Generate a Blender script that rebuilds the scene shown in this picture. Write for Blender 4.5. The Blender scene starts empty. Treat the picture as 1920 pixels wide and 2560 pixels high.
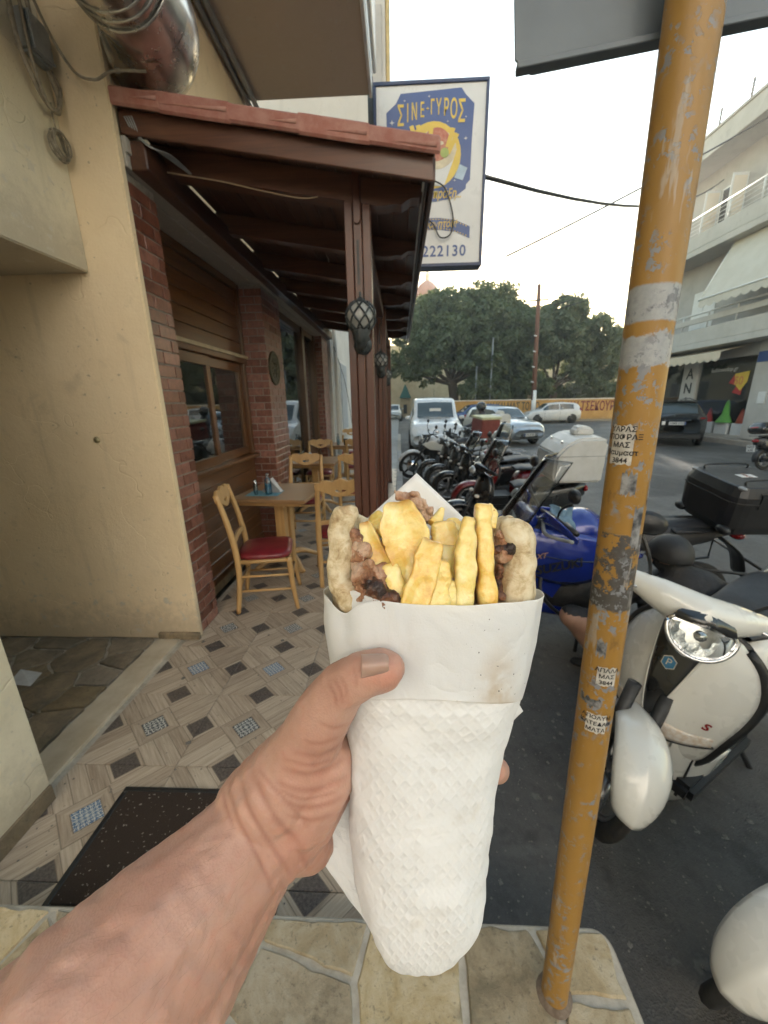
import bpy, bmesh, math, random
import numpy as np
from mathutils import Vector, Matrix, noise
random.seed(7); rng = np.random.default_rng(7)
S = bpy.context.scene; COL = S.collection
R_ = math.radians
# ---------------------------------------------------------------- camera
CAM_H = 1.63
def cam_basis(pitch=-16.0, yaw=2.5, roll=-1.0):
    p, y, r = R_(pitch), R_(yaw), R_(roll)
    fw = Vector((-math.sin(y)*math.cos(p), math.cos(y)*math.cos(p), math.sin(p)))
    ri = Vector((math.cos(y), math.sin(y), 0)); up = ri.cross(fw)
    return ri*math.cos(r)+up*math.sin(r), up*math.cos(r)-ri*math.sin(r), fw
CR, CU, CF = cam_basis()
cd = bpy.data.cameras.new('camera'); cam = bpy.data.objects.new('camera', cd); COL.objects.link(cam)
HELD = Matrix(((CR.x, CU.x, -CF.x, 0), (CR.y, CU.y, -CF.y, 0), (CR.z, CU.z, -CF.z, CAM_H), (0, 0, 0, 1)))
cam.matrix_world = HELD
cd.sensor_fit = 'HORIZONTAL'; cd.sensor_width = 36; cd.lens = 18.01
cd.clip_start = .01; cd.clip_end = 2000
cd.dof.use_dof = True; cd.dof.focus_distance = .19; cd.dof.aperture_fstop = 26
S.camera = cam
# ---------------------------------------------------------------- sky, sun, exposure
SUN_EL, SUN_AZ = 8.5, 12.5            # degrees above the horizon; degrees from +Y towards +X
wd = bpy.data.worlds.new('World'); S.world = wd; wd.use_nodes = True
wn = wd.node_tree; sky = wn.nodes.new('ShaderNodeTexSky'); sky.sky_type = 'NISHITA'; sky.sun_disc = False
sky.sun_elevation = R_(SUN_EL); sky.sun_rotation = R_(SUN_AZ); sky.altitude = 0; sky.air_density = 1.4; sky.dust_density = .4; sky.ozone_density = 1.0
wn.links.new(sky.outputs[0], wn.nodes['Background'].inputs[0]); wn.nodes['Background'].inputs[1].default_value = .15
sd = bpy.data.lights.new('sun', 'SUN'); sd.energy = 5.0; sd.angle = R_(.6); sd.color = (1, .91, .79)
sun = bpy.data.objects.new('sun', sd); COL.objects.link(sun); sun.location = (6, 25, 30)
_sd = Vector((math.sin(R_(SUN_AZ))*math.cos(R_(SUN_EL)), math.cos(R_(SUN_AZ))*math.cos(R_(SUN_EL)), math.sin(R_(SUN_EL))))
sun.rotation_euler = _sd.to_track_quat('Z', 'Y').to_euler()
S.view_settings.view_transform = 'Standard'; S.view_settings.look = 'None'; S.view_settings.exposure = 2.05; S.view_settings.gamma = 1
S.render.engine = 'CYCLES'; S.cycles.use_denoising = True; S.cycles.max_bounces = 6; S.cycles.diffuse_bounces = 3; S.cycles.glossy_bounces = 3; S.cycles.transmission_bounces = 4; S.cycles.use_adaptive_sampling = True; S.cycles.adaptive_threshold = .02; S.cycles.transparent_max_bounces = 24
S.cycles.sample_clamp_indirect = 6
# ---------------------------------------------------------------- shader helpers
class G:
    """small node-graph builder"""
    def __init__(s, name):
        s.m = bpy.data.materials.new(name); s.m.use_nodes = True; s.t = s.m.node_tree
        s.p = s.t.nodes['Principled BSDF']; s.out = s.t.nodes['Material Output']
    def n(s, ty, ins=None, **kw):
        nd = s.t.nodes.new('ShaderNode'+ty)
        for k, v in kw.items(): setattr(nd, k, v)
        for k, v in (ins or {}).items(): s.set(nd.inputs[k], v)
        return nd
    def set(s, sock, v):
        if isinstance(v, bpy.types.NodeSocket): s.t.links.new(v, sock)
        elif v is not None:
            if sock.type == 'RGBA' and len(v) == 3: v = (*v, 1)
            sock.default_value = v
    def co(s, w='Object'): return s.n('TexCoord').outputs[w]
    def math(s, op, a, b=None, c=None, clamp=False):
        nd = s.n('Math', operation=op, use_clamp=clamp)
        for i, v in enumerate((a, b, c)):
            if v is not None: s.set(nd.inputs[i], v)
        return nd.outputs[0]
    def xyz(s, v): return s.n('SeparateXYZ', {0: v}).outputs
    def comb(s, x, y, z=0.0): return s.n('CombineXYZ', {0: x, 1: y, 2: z}).outputs[0]
    def noise(s, co, scale, detail=4, rough=.6, dist=0.0): return s.n('TexNoise', {'Vector': co, 'Scale': scale, 'Detail': detail, 'Roughness': rough, 'Distortion': dist}).outputs[0]
    def voro(s, co, scale, feature='F1', out='Distance', rand=1.0): return s.n('TexVoronoi', {'Vector': co, 'Scale': scale, 'Randomness': rand}, feature=feature).outputs[out]
    def ramp(s, f, *stops):
        nd = s.n('ValToRGB', {0: f}); e = nd.color_ramp.elements
        while len(e) < len(stops): e.new(.5)
        for el, (p, c) in zip(e, stops):
            el.position = p; el.color = (*c, 1) if isinstance(c, tuple) else (c, c, c, 1)
        return nd.outputs[0]
    def mix(s, f, a, b, blend='MIX'):
        nd = s.n('Mix', data_type='RGBA', blend_type=blend); s.set(nd.inputs[0], f); s.set(nd.inputs[6], a); s.set(nd.inputs[7], b); return nd.outputs[2]
    def step(s, x, a, b):
        nd = s.n('MapRange', {0: x, 1: a, 2: b, 3: 0.0, 4: 1.0}); nd.interpolation_type = 'SMOOTHSTEP'; return nd.outputs[0]
    def mapv(s, co, scale=(1, 1, 1), loc=(0, 0, 0), rot=(0, 0, 0)): return s.n('Mapping', {0: co, 1: loc, 2: rot, 3: scale}).outputs[0]
    def rand(s): return s.n('ObjectInfo').outputs['Random']
    def bump(s, h, strength=.3, dist=.01, prev=None): return s.n('Bump', {'Height': h, 'Strength': strength, 'Distance': dist, 'Normal': prev}).outputs[0]
    def fin(s, col=None, rough=None, metal=None, nor=None, **kw):
        I = s.p.inputs
        if col is not None: s.set(I['Base Color'], col)
        if rough is not None: s.set(I['Roughness'], rough)
        if metal is not None: s.set(I['Metallic'], metal)
        if nor is not None: s.set(I['Normal'], nor)
        for k, v in kw.items(): s.set(I[k.replace('_', ' ')], v)
        return s.m
def mat(name, c, c2=None, scale=9, rough=.55, rvar=.12, metal=0, bump=.15, bscale=60, bdist=.004, rnd=0, coat=0, spec=None, stretch=None, **kw):
    g = G(name); co = g.co()
    if stretch: co = g.mapv(co, stretch)
    n1 = g.noise(co, scale, 5, .65)
    c2 = c2 or tuple(x*.72 for x in c)
    col = g.mix(g.step(n1, .3, .7), c2, c)
    if rnd:
        r = g.rand(); hsv = g.n('HueSaturation', {'Hue': g.math('MULTIPLY_ADD', r, .02*rnd, .5-.01*rnd), 'Value': g.math('MULTIPLY_ADD', r, .7*rnd, 1-.35*rnd), 'Color': col}); col = hsv.outputs[0]
    ro = g.math('MULTIPLY_ADD', g.noise(co, scale*2.3, 3), rvar*2, rough-rvar, clamp=True)
    nor = g.bump(g.noise(co, bscale, 4), bump, bdist) if bump else None
    if coat: kw['Coat_Weight'] = coat; kw['Coat_Roughness'] = .06
    return g.fin(col, ro, metal, nor, **kw)
def glassmat(name, tint=(.8, .85, .85), rough=.03, alpha=.25):
    g = G(name); t = g.n('BsdfTransparent', {0: tint}); gl = g.n('BsdfGlossy', {'Color': (1, 1, 1), 'Roughness': rough})
    fr = g.n('Fresnel', {0: 1.5}).outputs[0]; mx = g.n('MixShader', {0: g.math('MULTIPLY_ADD', fr, 1.0, alpha*.12, clamp=True), 1: t.outputs[0], 2: gl.outputs[0]})
    d = g.n('BsdfDiffuse', {0: tuple(x*.12 for x in tint)}); m2 = g.n('MixShader', {0: alpha, 1: mx.outputs[0], 2: d.outputs[0]})
    m3 = g.n('MixShader', {0: g.math('MULTIPLY', fr, .9), 1: m2.outputs[0], 2: gl.outputs[0]})
    g.t.links.new(m3.outputs[0], g.out.inputs[0]); return g.m
# ---------------------------------------------------------------- object helpers
WORLD = {}                                    # parents whose children are given in world coordinates
def props(o, label=None, cat=None, group=None, kind=None, plabel=None):
    for k, v in (('label', label or plabel), ('category', cat), ('group', group), ('kind', kind)):
        if v: o[k] = v
    return o
def thing(name, label, cat, loc=(0, 0, 0), rotz=0, group=None, world=True, kind=None):
    o = bpy.data.objects.new(name, None); COL.objects.link(o); o.empty_display_size = .1
    o.location = loc; o.rotation_euler = (0, 0, rotz)
    if world: WORLD[o.name] = Vector(loc)
    return props(o, label, cat, group, kind)
def link(name, me, m=None, parent=None, smooth=False):
    o = bpy.data.objects.new(name, me); COL.objects.link(o)
    if m is not None and not me.materials: me.materials.append(m)
    if parent is not None:
        o.parent = parent
        if parent.name in WORLD:
            me_off = WORLD[parent.name]; WORLD[o.name] = me_off
            if me_off.length: me.transform(Matrix.Translation(-me_off))
    if smooth: me.shade_smooth()
    return o
def mesh(name, v, f, m=None, parent=None, smooth=False):
    me = bpy.data.meshes.new(name); me.from_pydata([tuple(x) for x in v], [], f); me.update()
    return link(name, me, m, parent, smooth)
def fromnp(name, V, F, m=None, parent=None, smooth=False):
    me = bpy.data.meshes.new(name); k = F.shape[1]
    me.vertices.add(len(V)); me.vertices.foreach_set('co', V.astype(np.float32).ravel())
    me.loops.add(F.size); me.loops.foreach_set('vertex_index', F.astype(np.int32).ravel())
    me.polygons.add(len(F)); me.polygons.foreach_set('loop_start', np.arange(0, F.size, k, dtype=np.int32)); me.polygons.foreach_set('loop_total', np.full(len(F), k, dtype=np.int32))
    me.update(calc_edges=True); me.validate()
    return link(name, me, m, parent, smooth)
def bmo(name, bm, m=None, parent=None, smooth=False, bevel=0, seg=1):
    if bevel: bmesh.ops.bevel(bm, geom=list(bm.edges), offset=bevel, segments=seg, affect='EDGES', clamp_overlap=True)
    me = bpy.data.meshes.new(name); bmesh.ops.recalc_face_normals(bm, faces=bm.faces); bm.to_mesh(me); bm.free()
    return link(name, me, m, parent, smooth)
def addbox(bm, x0, x1, y0, y1, z0, z1, M=None):
    vs = [bm.verts.new((x, y, z)) for x in (x0, x1) for y in (y0, y1) for z in (z0, z1)]
    for f in ((0, 1, 3, 2), (4, 6, 7, 5), (0, 4, 5, 1), (2, 3, 7, 6), (0, 2, 6, 4), (1, 5, 7, 3)): bm.faces.new([vs[i] for i in f])
    if M is not None:
        for v in vs: v.co = M @ v.co
    return vs
def box(name, b, m=None, parent=None, bevel=.004, seg=1, M=None, smooth=False):
    bm = bmesh.new(); addbox(bm, *b, M=M); return bmo(name, bm, m, parent, smooth, bevel, seg)
def tube(name, pts, r, m=None, parent=None, n=8, caps=True, flat=None, up=None):
    """swept tube; r number or list; flat=(a,b) scales the section"""
    P = [Vector(p) for p in pts]; k = len(P); rr = r if hasattr(r, '__len__') else [r]*k
    V = []; prev = Vector(up) if up else None
    for i in range(k):
        t = (P[min(i+1, k-1)]-P[max(i-1, 0)]).normalized()
        if prev is None: prev = Vector((0, 0, 1)) if abs(t.z) < .9 else Vector((0, 1, 0))
        a = t.cross(prev)
        if a.length < 1e-5: a = t.orthogonal()
        a.normalize(); b = a.cross(t).normalized(); prev = b
        fa, fb = flat or (1, 1)
        for j in range(n):
            q = 2*math.pi*(j+.5)/n; V.append(P[i]+a*math.cos(q)*rr[i]*fa+b*math.sin(q)*rr[i]*fb)
    F = [(i*n+j, i*n+(j+1) % n, (i+1)*n+(j+1) % n, (i+1)*n+j) for i in range(k-1) for j in range(n)]
    if caps: F += [tuple(range(n-1, -1, -1)), tuple((k-1)*n+j for j in range(n))]
    return mesh(name, V, F, m, parent, n > 5)
def spline(pts, k=8):
    """Catmull-Rom"""
    P = [Vector(p) for p in pts]; out = []
    for i in range(len(P)-1):
        a, b, c, d = P[max(i-1, 0)], P[i], P[i+1], P[min(i+2, len(P)-1)]
        for j in range(k):
            t = j/k; out.append(.5*((2*b)+(c-a)*t+(2*a-5*b+4*c-d)*t*t+(3*b-a-3*c+d)*t**3))
    return out+[P[-1]]
def lathe(name, prof, m=None, parent=None, n=24, M=None, smooth=True):
    """profile (r,z) about local z"""
    V = []; F = []; k = len(prof)
    for r, z in prof:
        for j in range(n): q = 2*math.pi*j/n; V.append(Vector((r*math.cos(q), r*math.sin(q), z)))
    if M is not None: V = [M @ v for v in V]
    for i in range(k-1):
        for j in range(n): F.append((i*n+j, i*n+(j+1) % n, (i+1)*n+(j+1) % n, (i+1)*n+j))
    return mesh(name, V, F, m, parent, smooth)
def torus(name, R, r, m=None, parent=None, M=None, n=32, k=10, sq=1.0):
    V = []; F = []
    for i in range(n):
        a = 2*math.pi*i/n
        for j in range(k):
            b = 2*math.pi*j/k; V.append(Vector(((R+r*math.cos(b))*math.cos(a), (R+r*math.cos(b))*math.sin(a), r*sq*math.sin(b))))
    if M is not None: V = [M @ v for v in V]
    F = [(i*k+j, ((i+1) % n)*k+j, ((i+1) % n)*k+(j+1) % k, i*k+(j+1) % k) for i in range(n) for j in range(k)]
    return mesh(name, V, F, m, parent, True)
def prism(name, outline, t, m=None, parent=None, M=None, bevel=0, smooth=False, seg=1):
    """2-D outline (x,y) extruded along z by t, then placed by M"""
    bm = bmesh.new(); a = [bm.verts.new((x, y, 0)) for x, y in outline]; f = bm.faces.new(a)
    r = bmesh.ops.extrude_face_region(bm, geom=[f]); bmesh.ops.translate(bm, verts=[v for v in r['geom'] if isinstance(v, bmesh.types.BMVert)], vec=(0, 0, t))
    if bevel: bmesh.ops.bevel(bm, geom=list(bm.edges), offset=bevel, segments=seg, affect='EDGES', clamp_overlap=True)
    if M is not None: bmesh.ops.transform(bm, matrix=M, verts=bm.verts)
    return bmo(name, bm, m, parent, smooth)
def frame(o, x, y=None, z=None):
    """matrix with origin o and axes x, y, z (z default x cross y)"""
    x = Vector(x); y = Vector(y); z = Vector(z) if z is not None else x.cross(y).normalized(); o = Vector(o)
    return Matrix(((x.x, y.x, z.x, o.x), (x.y, y.y, z.y, o.y), (x.z, y.z, z.z, o.z), (0, 0, 0, 1)))
_fonts = {}
def text(name, s, size, M, m, parent=None, ext=.0006, align='CENTER', sx=1.0, shear=0, bold=0, space=1.0):
    c = bpy.data.curves.new(name, 'FONT'); c.body = s; c.size = size; c.align_x = align; c.align_y = 'CENTER'; c.extrude = ext; c.shear = shear; c.offset = bold*size; c.space_character = space; c.resolution_u = 3
    o = bpy.data.objects.new(name, c); COL.objects.link(o); bpy.context.view_layer.update()
    me = bpy.data.meshes.new_from_object(o.evaluated_get(bpy.context.evaluated_depsgraph_get())); bpy.data.objects.remove(o); bpy.data.curves.remove(c)
    me.transform(M @ Matrix.Diagonal((sx, 1, 1, 1))); me.name = name; me.materials.clear()
    return link(name, me, m, parent)
def grid(name, fn, nu, nv, m=None, parent=None, smooth=True, closeu=False, uv=None):
    V = [fn(i/(nu-(0 if closeu else 1)), j/(nv-1)) for j in range(nv) for i in range(nu)]; F = []
    for j in range(nv-1):
        for i in range(nu if closeu else nu-1): F.append((j*nu+i, j*nu+(i+1) % nu, (j+1)*nu+(i+1) % nu, (j+1)*nu+i))
    o = mesh(name, V, F, m, parent, smooth)
    if uv:
        u = o.data.uv_layers.new(name='UVMap')
        for p in o.data.polygons:
            for li, vi in zip(p.loop_indices, p.vertices):
                i, j = vi % nu, vi//nu; i2 = i
                if closeu and i == 0 and any((w % nu) == nu-1 for w in p.vertices): i2 = nu
                u.data[li].uv = (i2/(nu-(0 if closeu else 1))*uv[0], j/(nv-1)*uv[1])
    return o
_ico = []
def blob_mesh(spheres, voxel, smooth=4, fac=.5):
    """union of spheres ((x,y,z),r) as one continuous surface"""
    if not _ico:
        bm = bmesh.new(); bmesh.ops.create_icosphere(bm, subdivisions=2, radius=1); _ico.append(np.array([v.co[:] for v in bm.verts])); _ico.append(np.array([[v.index for v in f.verts] for f in bm.faces])); bm.free()
    uv_, uf = _ico; C_ = np.array([tuple(c) for c, r in spheres]); Rr = np.array([r for c, r in spheres]); V = (C_[:, None, :]+uv_[None]*Rr[:, None, None]).reshape(-1, 3); F = (uf[None]+(np.arange(len(C_))*len(uv_))[:, None, None]).reshape(-1, 3)
    me = bpy.data.meshes.new('tmp'); me.vertices.add(len(V)); me.vertices.foreach_set('co', V.astype(np.float32).ravel()); me.loops.add(F.size); me.loops.foreach_set('vertex_index', F.astype(np.int32).ravel()); me.polygons.add(len(F)); me.polygons.foreach_set('loop_start', np.arange(0, F.size, 3, dtype=np.int32)); me.polygons.foreach_set('loop_total', np.full(len(F), 3, dtype=np.int32)); me.update(calc_edges=True)
    o = bpy.data.objects.new('tmp', me); COL.objects.link(o)
    md = o.modifiers.new('r', 'REMESH'); md.mode = 'VOXEL'; md.voxel_size = voxel; md.use_smooth_shade = True
    if smooth: s = o.modifiers.new('s', 'SMOOTH'); s.factor = fac; s.iterations = smooth
    bpy.context.view_layer.update(); r = bpy.data.meshes.new_from_object(o.evaluated_get(bpy.context.evaluated_depsgraph_get()))
    bpy.data.objects.remove(o); bpy.data.meshes.remove(me); r.materials.clear(); return r
def chain(pts, rs, step=.35):
    out = []
    for (a, ra), (b, rb) in zip(zip(pts, rs), list(zip(pts, rs))[1:]):
        a, b = Vector(a), Vector(b); k = max(1, int((b-a).length/(step*min(ra, rb))))
        out += [(a.lerp(b, i/k), ra+(rb-ra)*i/k) for i in range(k)]
    return out+[(Vector(pts[-1]), rs[-1])]
def getco(me):
    a = np.empty(len(me.vertices)*3, np.float32); me.vertices.foreach_get('co', a); return a.reshape(-1, 3).astype(float)
def getno(me):
    a = np.empty(len(me.vertices)*3, np.float32); me.vertex_normals.foreach_get('vector', a); return a.reshape(-1, 3).astype(float)
def setco(me, a): me.vertices.foreach_set('co', a.astype(np.float32).ravel()); me.update()
def nz(p, s=1.0, o=0.0): return noise.noise(Vector((p[0]*s+o, p[1]*s+o*1.7, p[2]*s-o)))
def fbm(p, s=1.0, o=0.0, k=4): return sum(nz(p, s*2**i, o+i*3.1)*.55**i for i in range(k))
def vn(P, s=1.0, o=0.0):
    """vectorised value noise, -1..1"""
    P = P*s+np.array([o*1.3, o*2.7, o*.7])+100; I = np.floor(P); f = P-I; u = f*f*(3-2*f)
    def h(dx, dy, dz):
        q = np.sin((I[:, 0]+dx)*127.1+(I[:, 1]+dy)*311.7+(I[:, 2]+dz)*74.7)*43758.5453; return (q-np.floor(q))*2-1
    r = 0
    for dx in (0, 1):
        for dy in (0, 1):
            for dz in (0, 1): r = r+h(dx, dy, dz)*(u[:, 0] if dx else 1-u[:, 0])*(u[:, 1] if dy else 1-u[:, 1])*(u[:, 2] if dz else 1-u[:, 2])
    return r
def vfbm(P, s=1.0, o=0.0, k=4): return sum(vn(P, s*2**i, o+i*3.1)*.55**i for i in range(k))
def copy_tree(o, parent=None):
    c = o.copy(); COL.objects.link(c); c.parent = parent
    for ch in [x for x in COL.objects if x.parent == o]: copy_tree(ch, c)
    return c
# ---------------------------------------------------------------- materials of the place
def plaster(name, c, c2, streak=.4, crack=True):
    g = G(name); co = g.co(); n = g.noise(co, 1.6, 6, .62); n2 = g.noise(co, 14, 5, .7); x = g.xyz(co)
    col = g.mix(g.step(n, .32, .72), c2, c)
    st = g.noise(g.mapv(co, (9, 9, .7)), 1.0, 4, .6)
    col = g.mix(g.math('MULTIPLY', g.step(st, .56, .78), streak), col, tuple(v*.62 for v in c2))
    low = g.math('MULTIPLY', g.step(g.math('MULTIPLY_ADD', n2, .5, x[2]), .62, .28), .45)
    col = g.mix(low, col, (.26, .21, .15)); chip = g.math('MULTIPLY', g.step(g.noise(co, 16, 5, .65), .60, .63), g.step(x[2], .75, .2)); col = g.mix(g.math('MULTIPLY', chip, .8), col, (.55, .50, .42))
    sp = g.step(g.noise(co, 38, 2, .5), .71, .76)
    col = g.mix(g.math('MULTIPLY', sp, .45), col, (.2, .15, .1)); col = g.mix(g.math('MULTIPLY', g.step(g.noise(co, 3.4, 6, .7, .6), .56, .70), .28), col, tuple(v*.55 for v in c2))
    h = g.math('ADD', g.math('MULTIPLY', n2, .6), g.math('MULTIPLY', g.noise(co, 90, 3), .35))
    if crack:
        cr = g.voro(g.n('VectorMath', {0: co, 1: g.n('TexNoise', {'Vector': co, 'Scale': 3.0}).outputs[1]}, operation='ADD').outputs[0], 1.1, 'DISTANCE_TO_EDGE')
        h = g.math('SUBTRACT', h, g.math('MULTIPLY', g.math('SUBTRACT', 1.0, g.step(cr, .0, .006)), .5))
    return g.fin(col, .78, 0, g.bump(h, .5, .012))
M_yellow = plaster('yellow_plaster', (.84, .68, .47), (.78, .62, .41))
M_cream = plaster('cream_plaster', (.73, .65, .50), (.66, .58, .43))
M_white = plaster('white_plaster', (.74, .73, .70), (.62, .61, .58), .15)
M_soffit = plaster('soffit_plaster', (.80, .70, .57), (.76, .66, .53), .1, False)
M_greyw = plaster('grey_render', (.46, .435, .405), (.40, .375, .345), .2, False)
M_paleg = plaster('pale_render', (.56, .53, .48), (.49, .46, .41), .2, False)
def wood(name, a, b, axis=1, rough=.38, coat=.25, rnd=.5):
    g = G(name); co = g.co(); sc = [26, 26, 26]; sc[axis] = 1.6
    r = g.rand(); cc = g.n('VectorMath', {0: co, 1: g.comb(g.math('MULTIPLY', r, 7.0), g.math('MULTIPLY', r, 3.0), g.math('MULTIPLY', r, 9.0))}, operation='ADD').outputs[0]
    m = g.mapv(cc, sc); n = g.noise(m, 1.0, 5, .65, .4); f = g.noise(g.mapv(cc, [x*4 for x in sc]), 1.0, 3)
    col = g.mix(g.step(g.math('MULTIPLY_ADD', f, .4, n), .45, .95), b, a)
    col = g.n('HueSaturation', {'Value': g.math('MULTIPLY_ADD', r, rnd*.5, 1-rnd*.25), 'Color': col}).outputs[0]
    col = g.mix(g.math('MULTIPLY', g.step(g.noise(cc, 2.4, 3), .5, .8), .22), col, tuple(v*.55 for v in b))
    return g.fin(col, g.math('MULTIPLY_ADD', n, .3, rough-.12), 0, g.bump(f, .15, .002), Coat_Weight=coat, Coat_Roughness=.22)
M_brownw = wood('brown_wood_y', (.115, .048, .028), (.065, .027, .017), 1)
M_brownx = wood('brown_wood_x', (.14, .055, .029), (.08, .031, .018), 0)
M_brownz = wood('brown_wood_z', (.125, .040, .020), (.072, .023, .012), 2)
M_panel = wood('oak_panel_y', (.165, .068, .021), (.088, .033, .010), 1, .32, .4)
M_panelz = wood('oak_panel_z', (.155, .062, .020), (.085, .031, .010), 2, .32, .4)
M_beech = wood('beech_z', (.60, .37, .155), (.49, .28, .105), 2, .4, .3, .2)
M_beechx = wood('beech_x', (.60, .37, .155), (.49, .28, .105), 0, .4, .3, .2)
M_top = wood('tabletop', (.40, .235, .115), (.30, .165, .075), 0, .3, .35, .15)
def brickmat():
    g = G('red_brick'); co = g.co(); r = g.rand(); cc = g.n('VectorMath', {0: co, 1: g.comb(g.math('MULTIPLY', r, 31.0), g.math('MULTIPLY', r, 17.0), 0.0)}, operation='ADD').outputs[0]
    n = g.noise(cc, 22, 5, .7); col = g.mix(g.step(n, .3, .72), (.155, .048, .030), (.30, .112, .072))
    col = g.mix(g.math('MULTIPLY', g.step(g.noise(cc, 9, 3), .58, .8), .35), col, (.11, .05, .04))
    col = g.n('HueSaturation', {'Value': g.math('MULTIPLY_ADD', r, .7, .62), 'Saturation': g.math('MULTIPLY_ADD', r, -.2, 1.05), 'Color': col}).outputs[0]
    return g.fin(col, g.math('MULTIPLY_ADD', n, .3, .18), 0, g.bump(g.math('ADD', n, g.noise(cc, 120, 3)), .35, .004), Coat_Weight=.35, Coat_Roughness=.28)
M_brick = brickmat()
M_mortar = mat('mortar', (.36, .32, .28), (.26, .23, .2), 30, .9, bump=.4, bscale=120)
def tilemat():
    g = G('floor_tile'); x, y, _ = g.xyz(g.co()); A, Mu, S_ = (lambda v: g.math('ABSOLUTE', v)), (lambda a, b: g.math('MULTIPLY', a, b)), (lambda a, b: g.math('SUBTRACT', a, b))
    X, Y = Mu(x, 1/.2325), Mu(y, 1/.2172); ax, ay = A(X), A(Y); p, q = g.math('ADD', ax, ay), S_(ax, ay); aq = A(q); r = g.rand()
    # grain runs along the boards: two diagonal families
    sg = g.math('SIGN', Mu(X, Y)); u = g.math('ADD', x, Mu(y, sg)); v = S_(x, Mu(y, sg))
    off = Mu(r, 23.0)
    inner = g.math('LESS_THAN', p, .56)
    ga = g.noise(g.comb(g.math('ADD', Mu(u, 4), off), Mu(v, 70), sg), 1.0, 5, .7, .3); gb = g.noise(g.comb(Mu(u, 70), g.math('ADD', Mu(v, 4), off), sg), 1.0, 5, .7, .3)
    grain = g.math('ADD', Mu(ga, S_(1.0, inner)), Mu(gb, inner))
    # board id -> shade
    stripe = g.math('FLOOR', Mu(g.math('ADD', q, 1.0), 2.5)); bid = g.math('ADD', Mu(stripe, S_(1.0, inner)), Mu(inner, 9.0))
    shade = g.n('TexWhiteNoise', {'Vector': g.comb(g.math('ADD', bid, Mu(r, 50)), g.math('ADD', Mu(g.math('SIGN', X), 3.0), g.math('SIGN', Y)), 1.0)}, noise_dimensions='3D').outputs[0]
    gr = g.math('MULTIPLY_ADD', shade, .22, g.math('MULTIPLY', grain, .98))
    col = g.ramp(gr, (.28, (.19, .14, .10)), (.5, (.37, .29, .215)), (.78, (.53, .44, .34)))
    # thin dark lines between boards
    sfr = g.math('FRACT', Mu(g.math('ADD', q, 1.0), 2.5)); ln = g.math('MAXIMUM', g.math('LESS_THAN', sfr, .03), g.math('GREATER_THAN', sfr, .975)); ln = Mu(ln, S_(1.0, inner))
    l2 = g.math('LESS_THAN', A(S_(p, .56)), .014); l3 = g.math('LESS_THAN', A(S_(aq, .70)), .014); l4 = g.math('LESS_THAN', A(S_(p, .31)), .014)
    ln = g.math('MAXIMUM', g.math('MAXIMUM', ln, l2), g.math('MAXIMUM', l3, l4))
    col = g.mix(Mu(ln, .55), col, (.09, .065, .045))
    dk = g.math('GREATER_THAN', aq, .70); dn = g.noise(g.co(), 90, 4, .7)
    col = g.mix(dk, col, g.ramp(dn, (.35, (.06, .048, .042)), (.7, (.165, .14, .125))))
    # printed centre: lace motif
    dec = g.math('LESS_THAN', p, .30); rad = g.math('SQRT', g.math('ADD', Mu(X, X), Mu(Y, Y))); an = g.math('ARCTAN2', Y, X)
    ro = g.math('ROUND', Mu(g.math('FRACT', Mu(r, 7.7)), 4.0)); k = g.math('MULTIPLY_ADD', ro, 4.0, 8.0)
    w1 = g.math('SINE', g.math('ADD', Mu(rad, 85.0), Mu(g.math('SINE', Mu(an, k)), 2.2))); w2 = g.math('SINE', g.math('ADD', Mu(p, 62.0), Mu(r, 9.0))); w3 = g.math('COSINE', Mu(q, 60.0))
    pat = g.math('GREATER_THAN', g.math('ADD', w1, Mu(g.math('ADD', w2, w3), .6)), .15)
    blue = g.mix(g.math('GREATER_THAN', g.math('FRACT', Mu(r, 3.3)), .35), (.05, .06, .075), (.09, .16, .27))
    col = g.mix(dec, col, g.mix(pat, blue, (.58, .58, .54)))
    dirt = g.noise(g.n('TexCoord').outputs['Object'], 6, 5, .7); col = g.mix(Mu(g.step(dirt, .5, .85), .3), col, (.12, .09, .065))
    return g.fin(col, g.math('MULTIPLY_ADD', grain, .25, .28), 0, g.bump(g.math('SUBTRACT', Mu(grain, .4), ln), .25, .002), Specular_IOR_Level=.45)
M_tile = tilemat()
def stonemat(name, cols, sc=7):
    g = G(name); co = g.co(); r = g.rand(); cc = g.n('VectorMath', {0: co, 1: g.comb(g.math('MULTIPLY', r, 13.0), g.math('MULTIPLY', r, 29.0), 0.0)}, operation='ADD').outputs[0]
    n = g.noise(cc, sc, 8, .7, .5); n2 = g.noise(cc, sc*7, 5, .75)
    col = g.ramp(n, (.28, cols[0]), (.47, cols[1]), (.62, cols[2]), (.8, cols[3]))
    col = g.n('HueSaturation', {'Value': g.math('MULTIPLY_ADD', r, .5, .75), 'Saturation': g.math('MULTIPLY_ADD', g.math('FRACT', g.math('MULTIPLY', r, 9.1)), .5, .7), 'Color': col}).outputs[0]
    col = g.mix(g.math('MULTIPLY', g.step(n2, .62, .72), .6), col, (.05, .045, .035))
    col = g.mix(g.math('MULTIPLY', g.step(g.noise(cc, 4.5, 6, .7), .50, .66), .62), col, (.135, .11, .065)); col = g.mix(g.math('MULTIPLY', g.step(g.noise(cc, 60, 4, .8), .56, .68), .5), col, (.06, .052, .036))
    return g.fin(col, .62, 0, g.bump(g.math('ADD', n, g.math('MULTIPLY', n2, .5)), .7, .012))
M_stone = stonemat('ledge_stone', ((.20, .145, .075), (.42, .33, .20), (.52, .44, .31), (.60, .54, .42)))
M_stone2 = stonemat('paving_stone', ((.10, .085, .065), (.20, .155, .105), (.29, .225, .145), (.36, .30, .21)), 5)
M_joint = mat('stone_joint', (.50, .46, .39), (.36, .32, .26), 20, .9, bump=.6, bscale=90)
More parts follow.
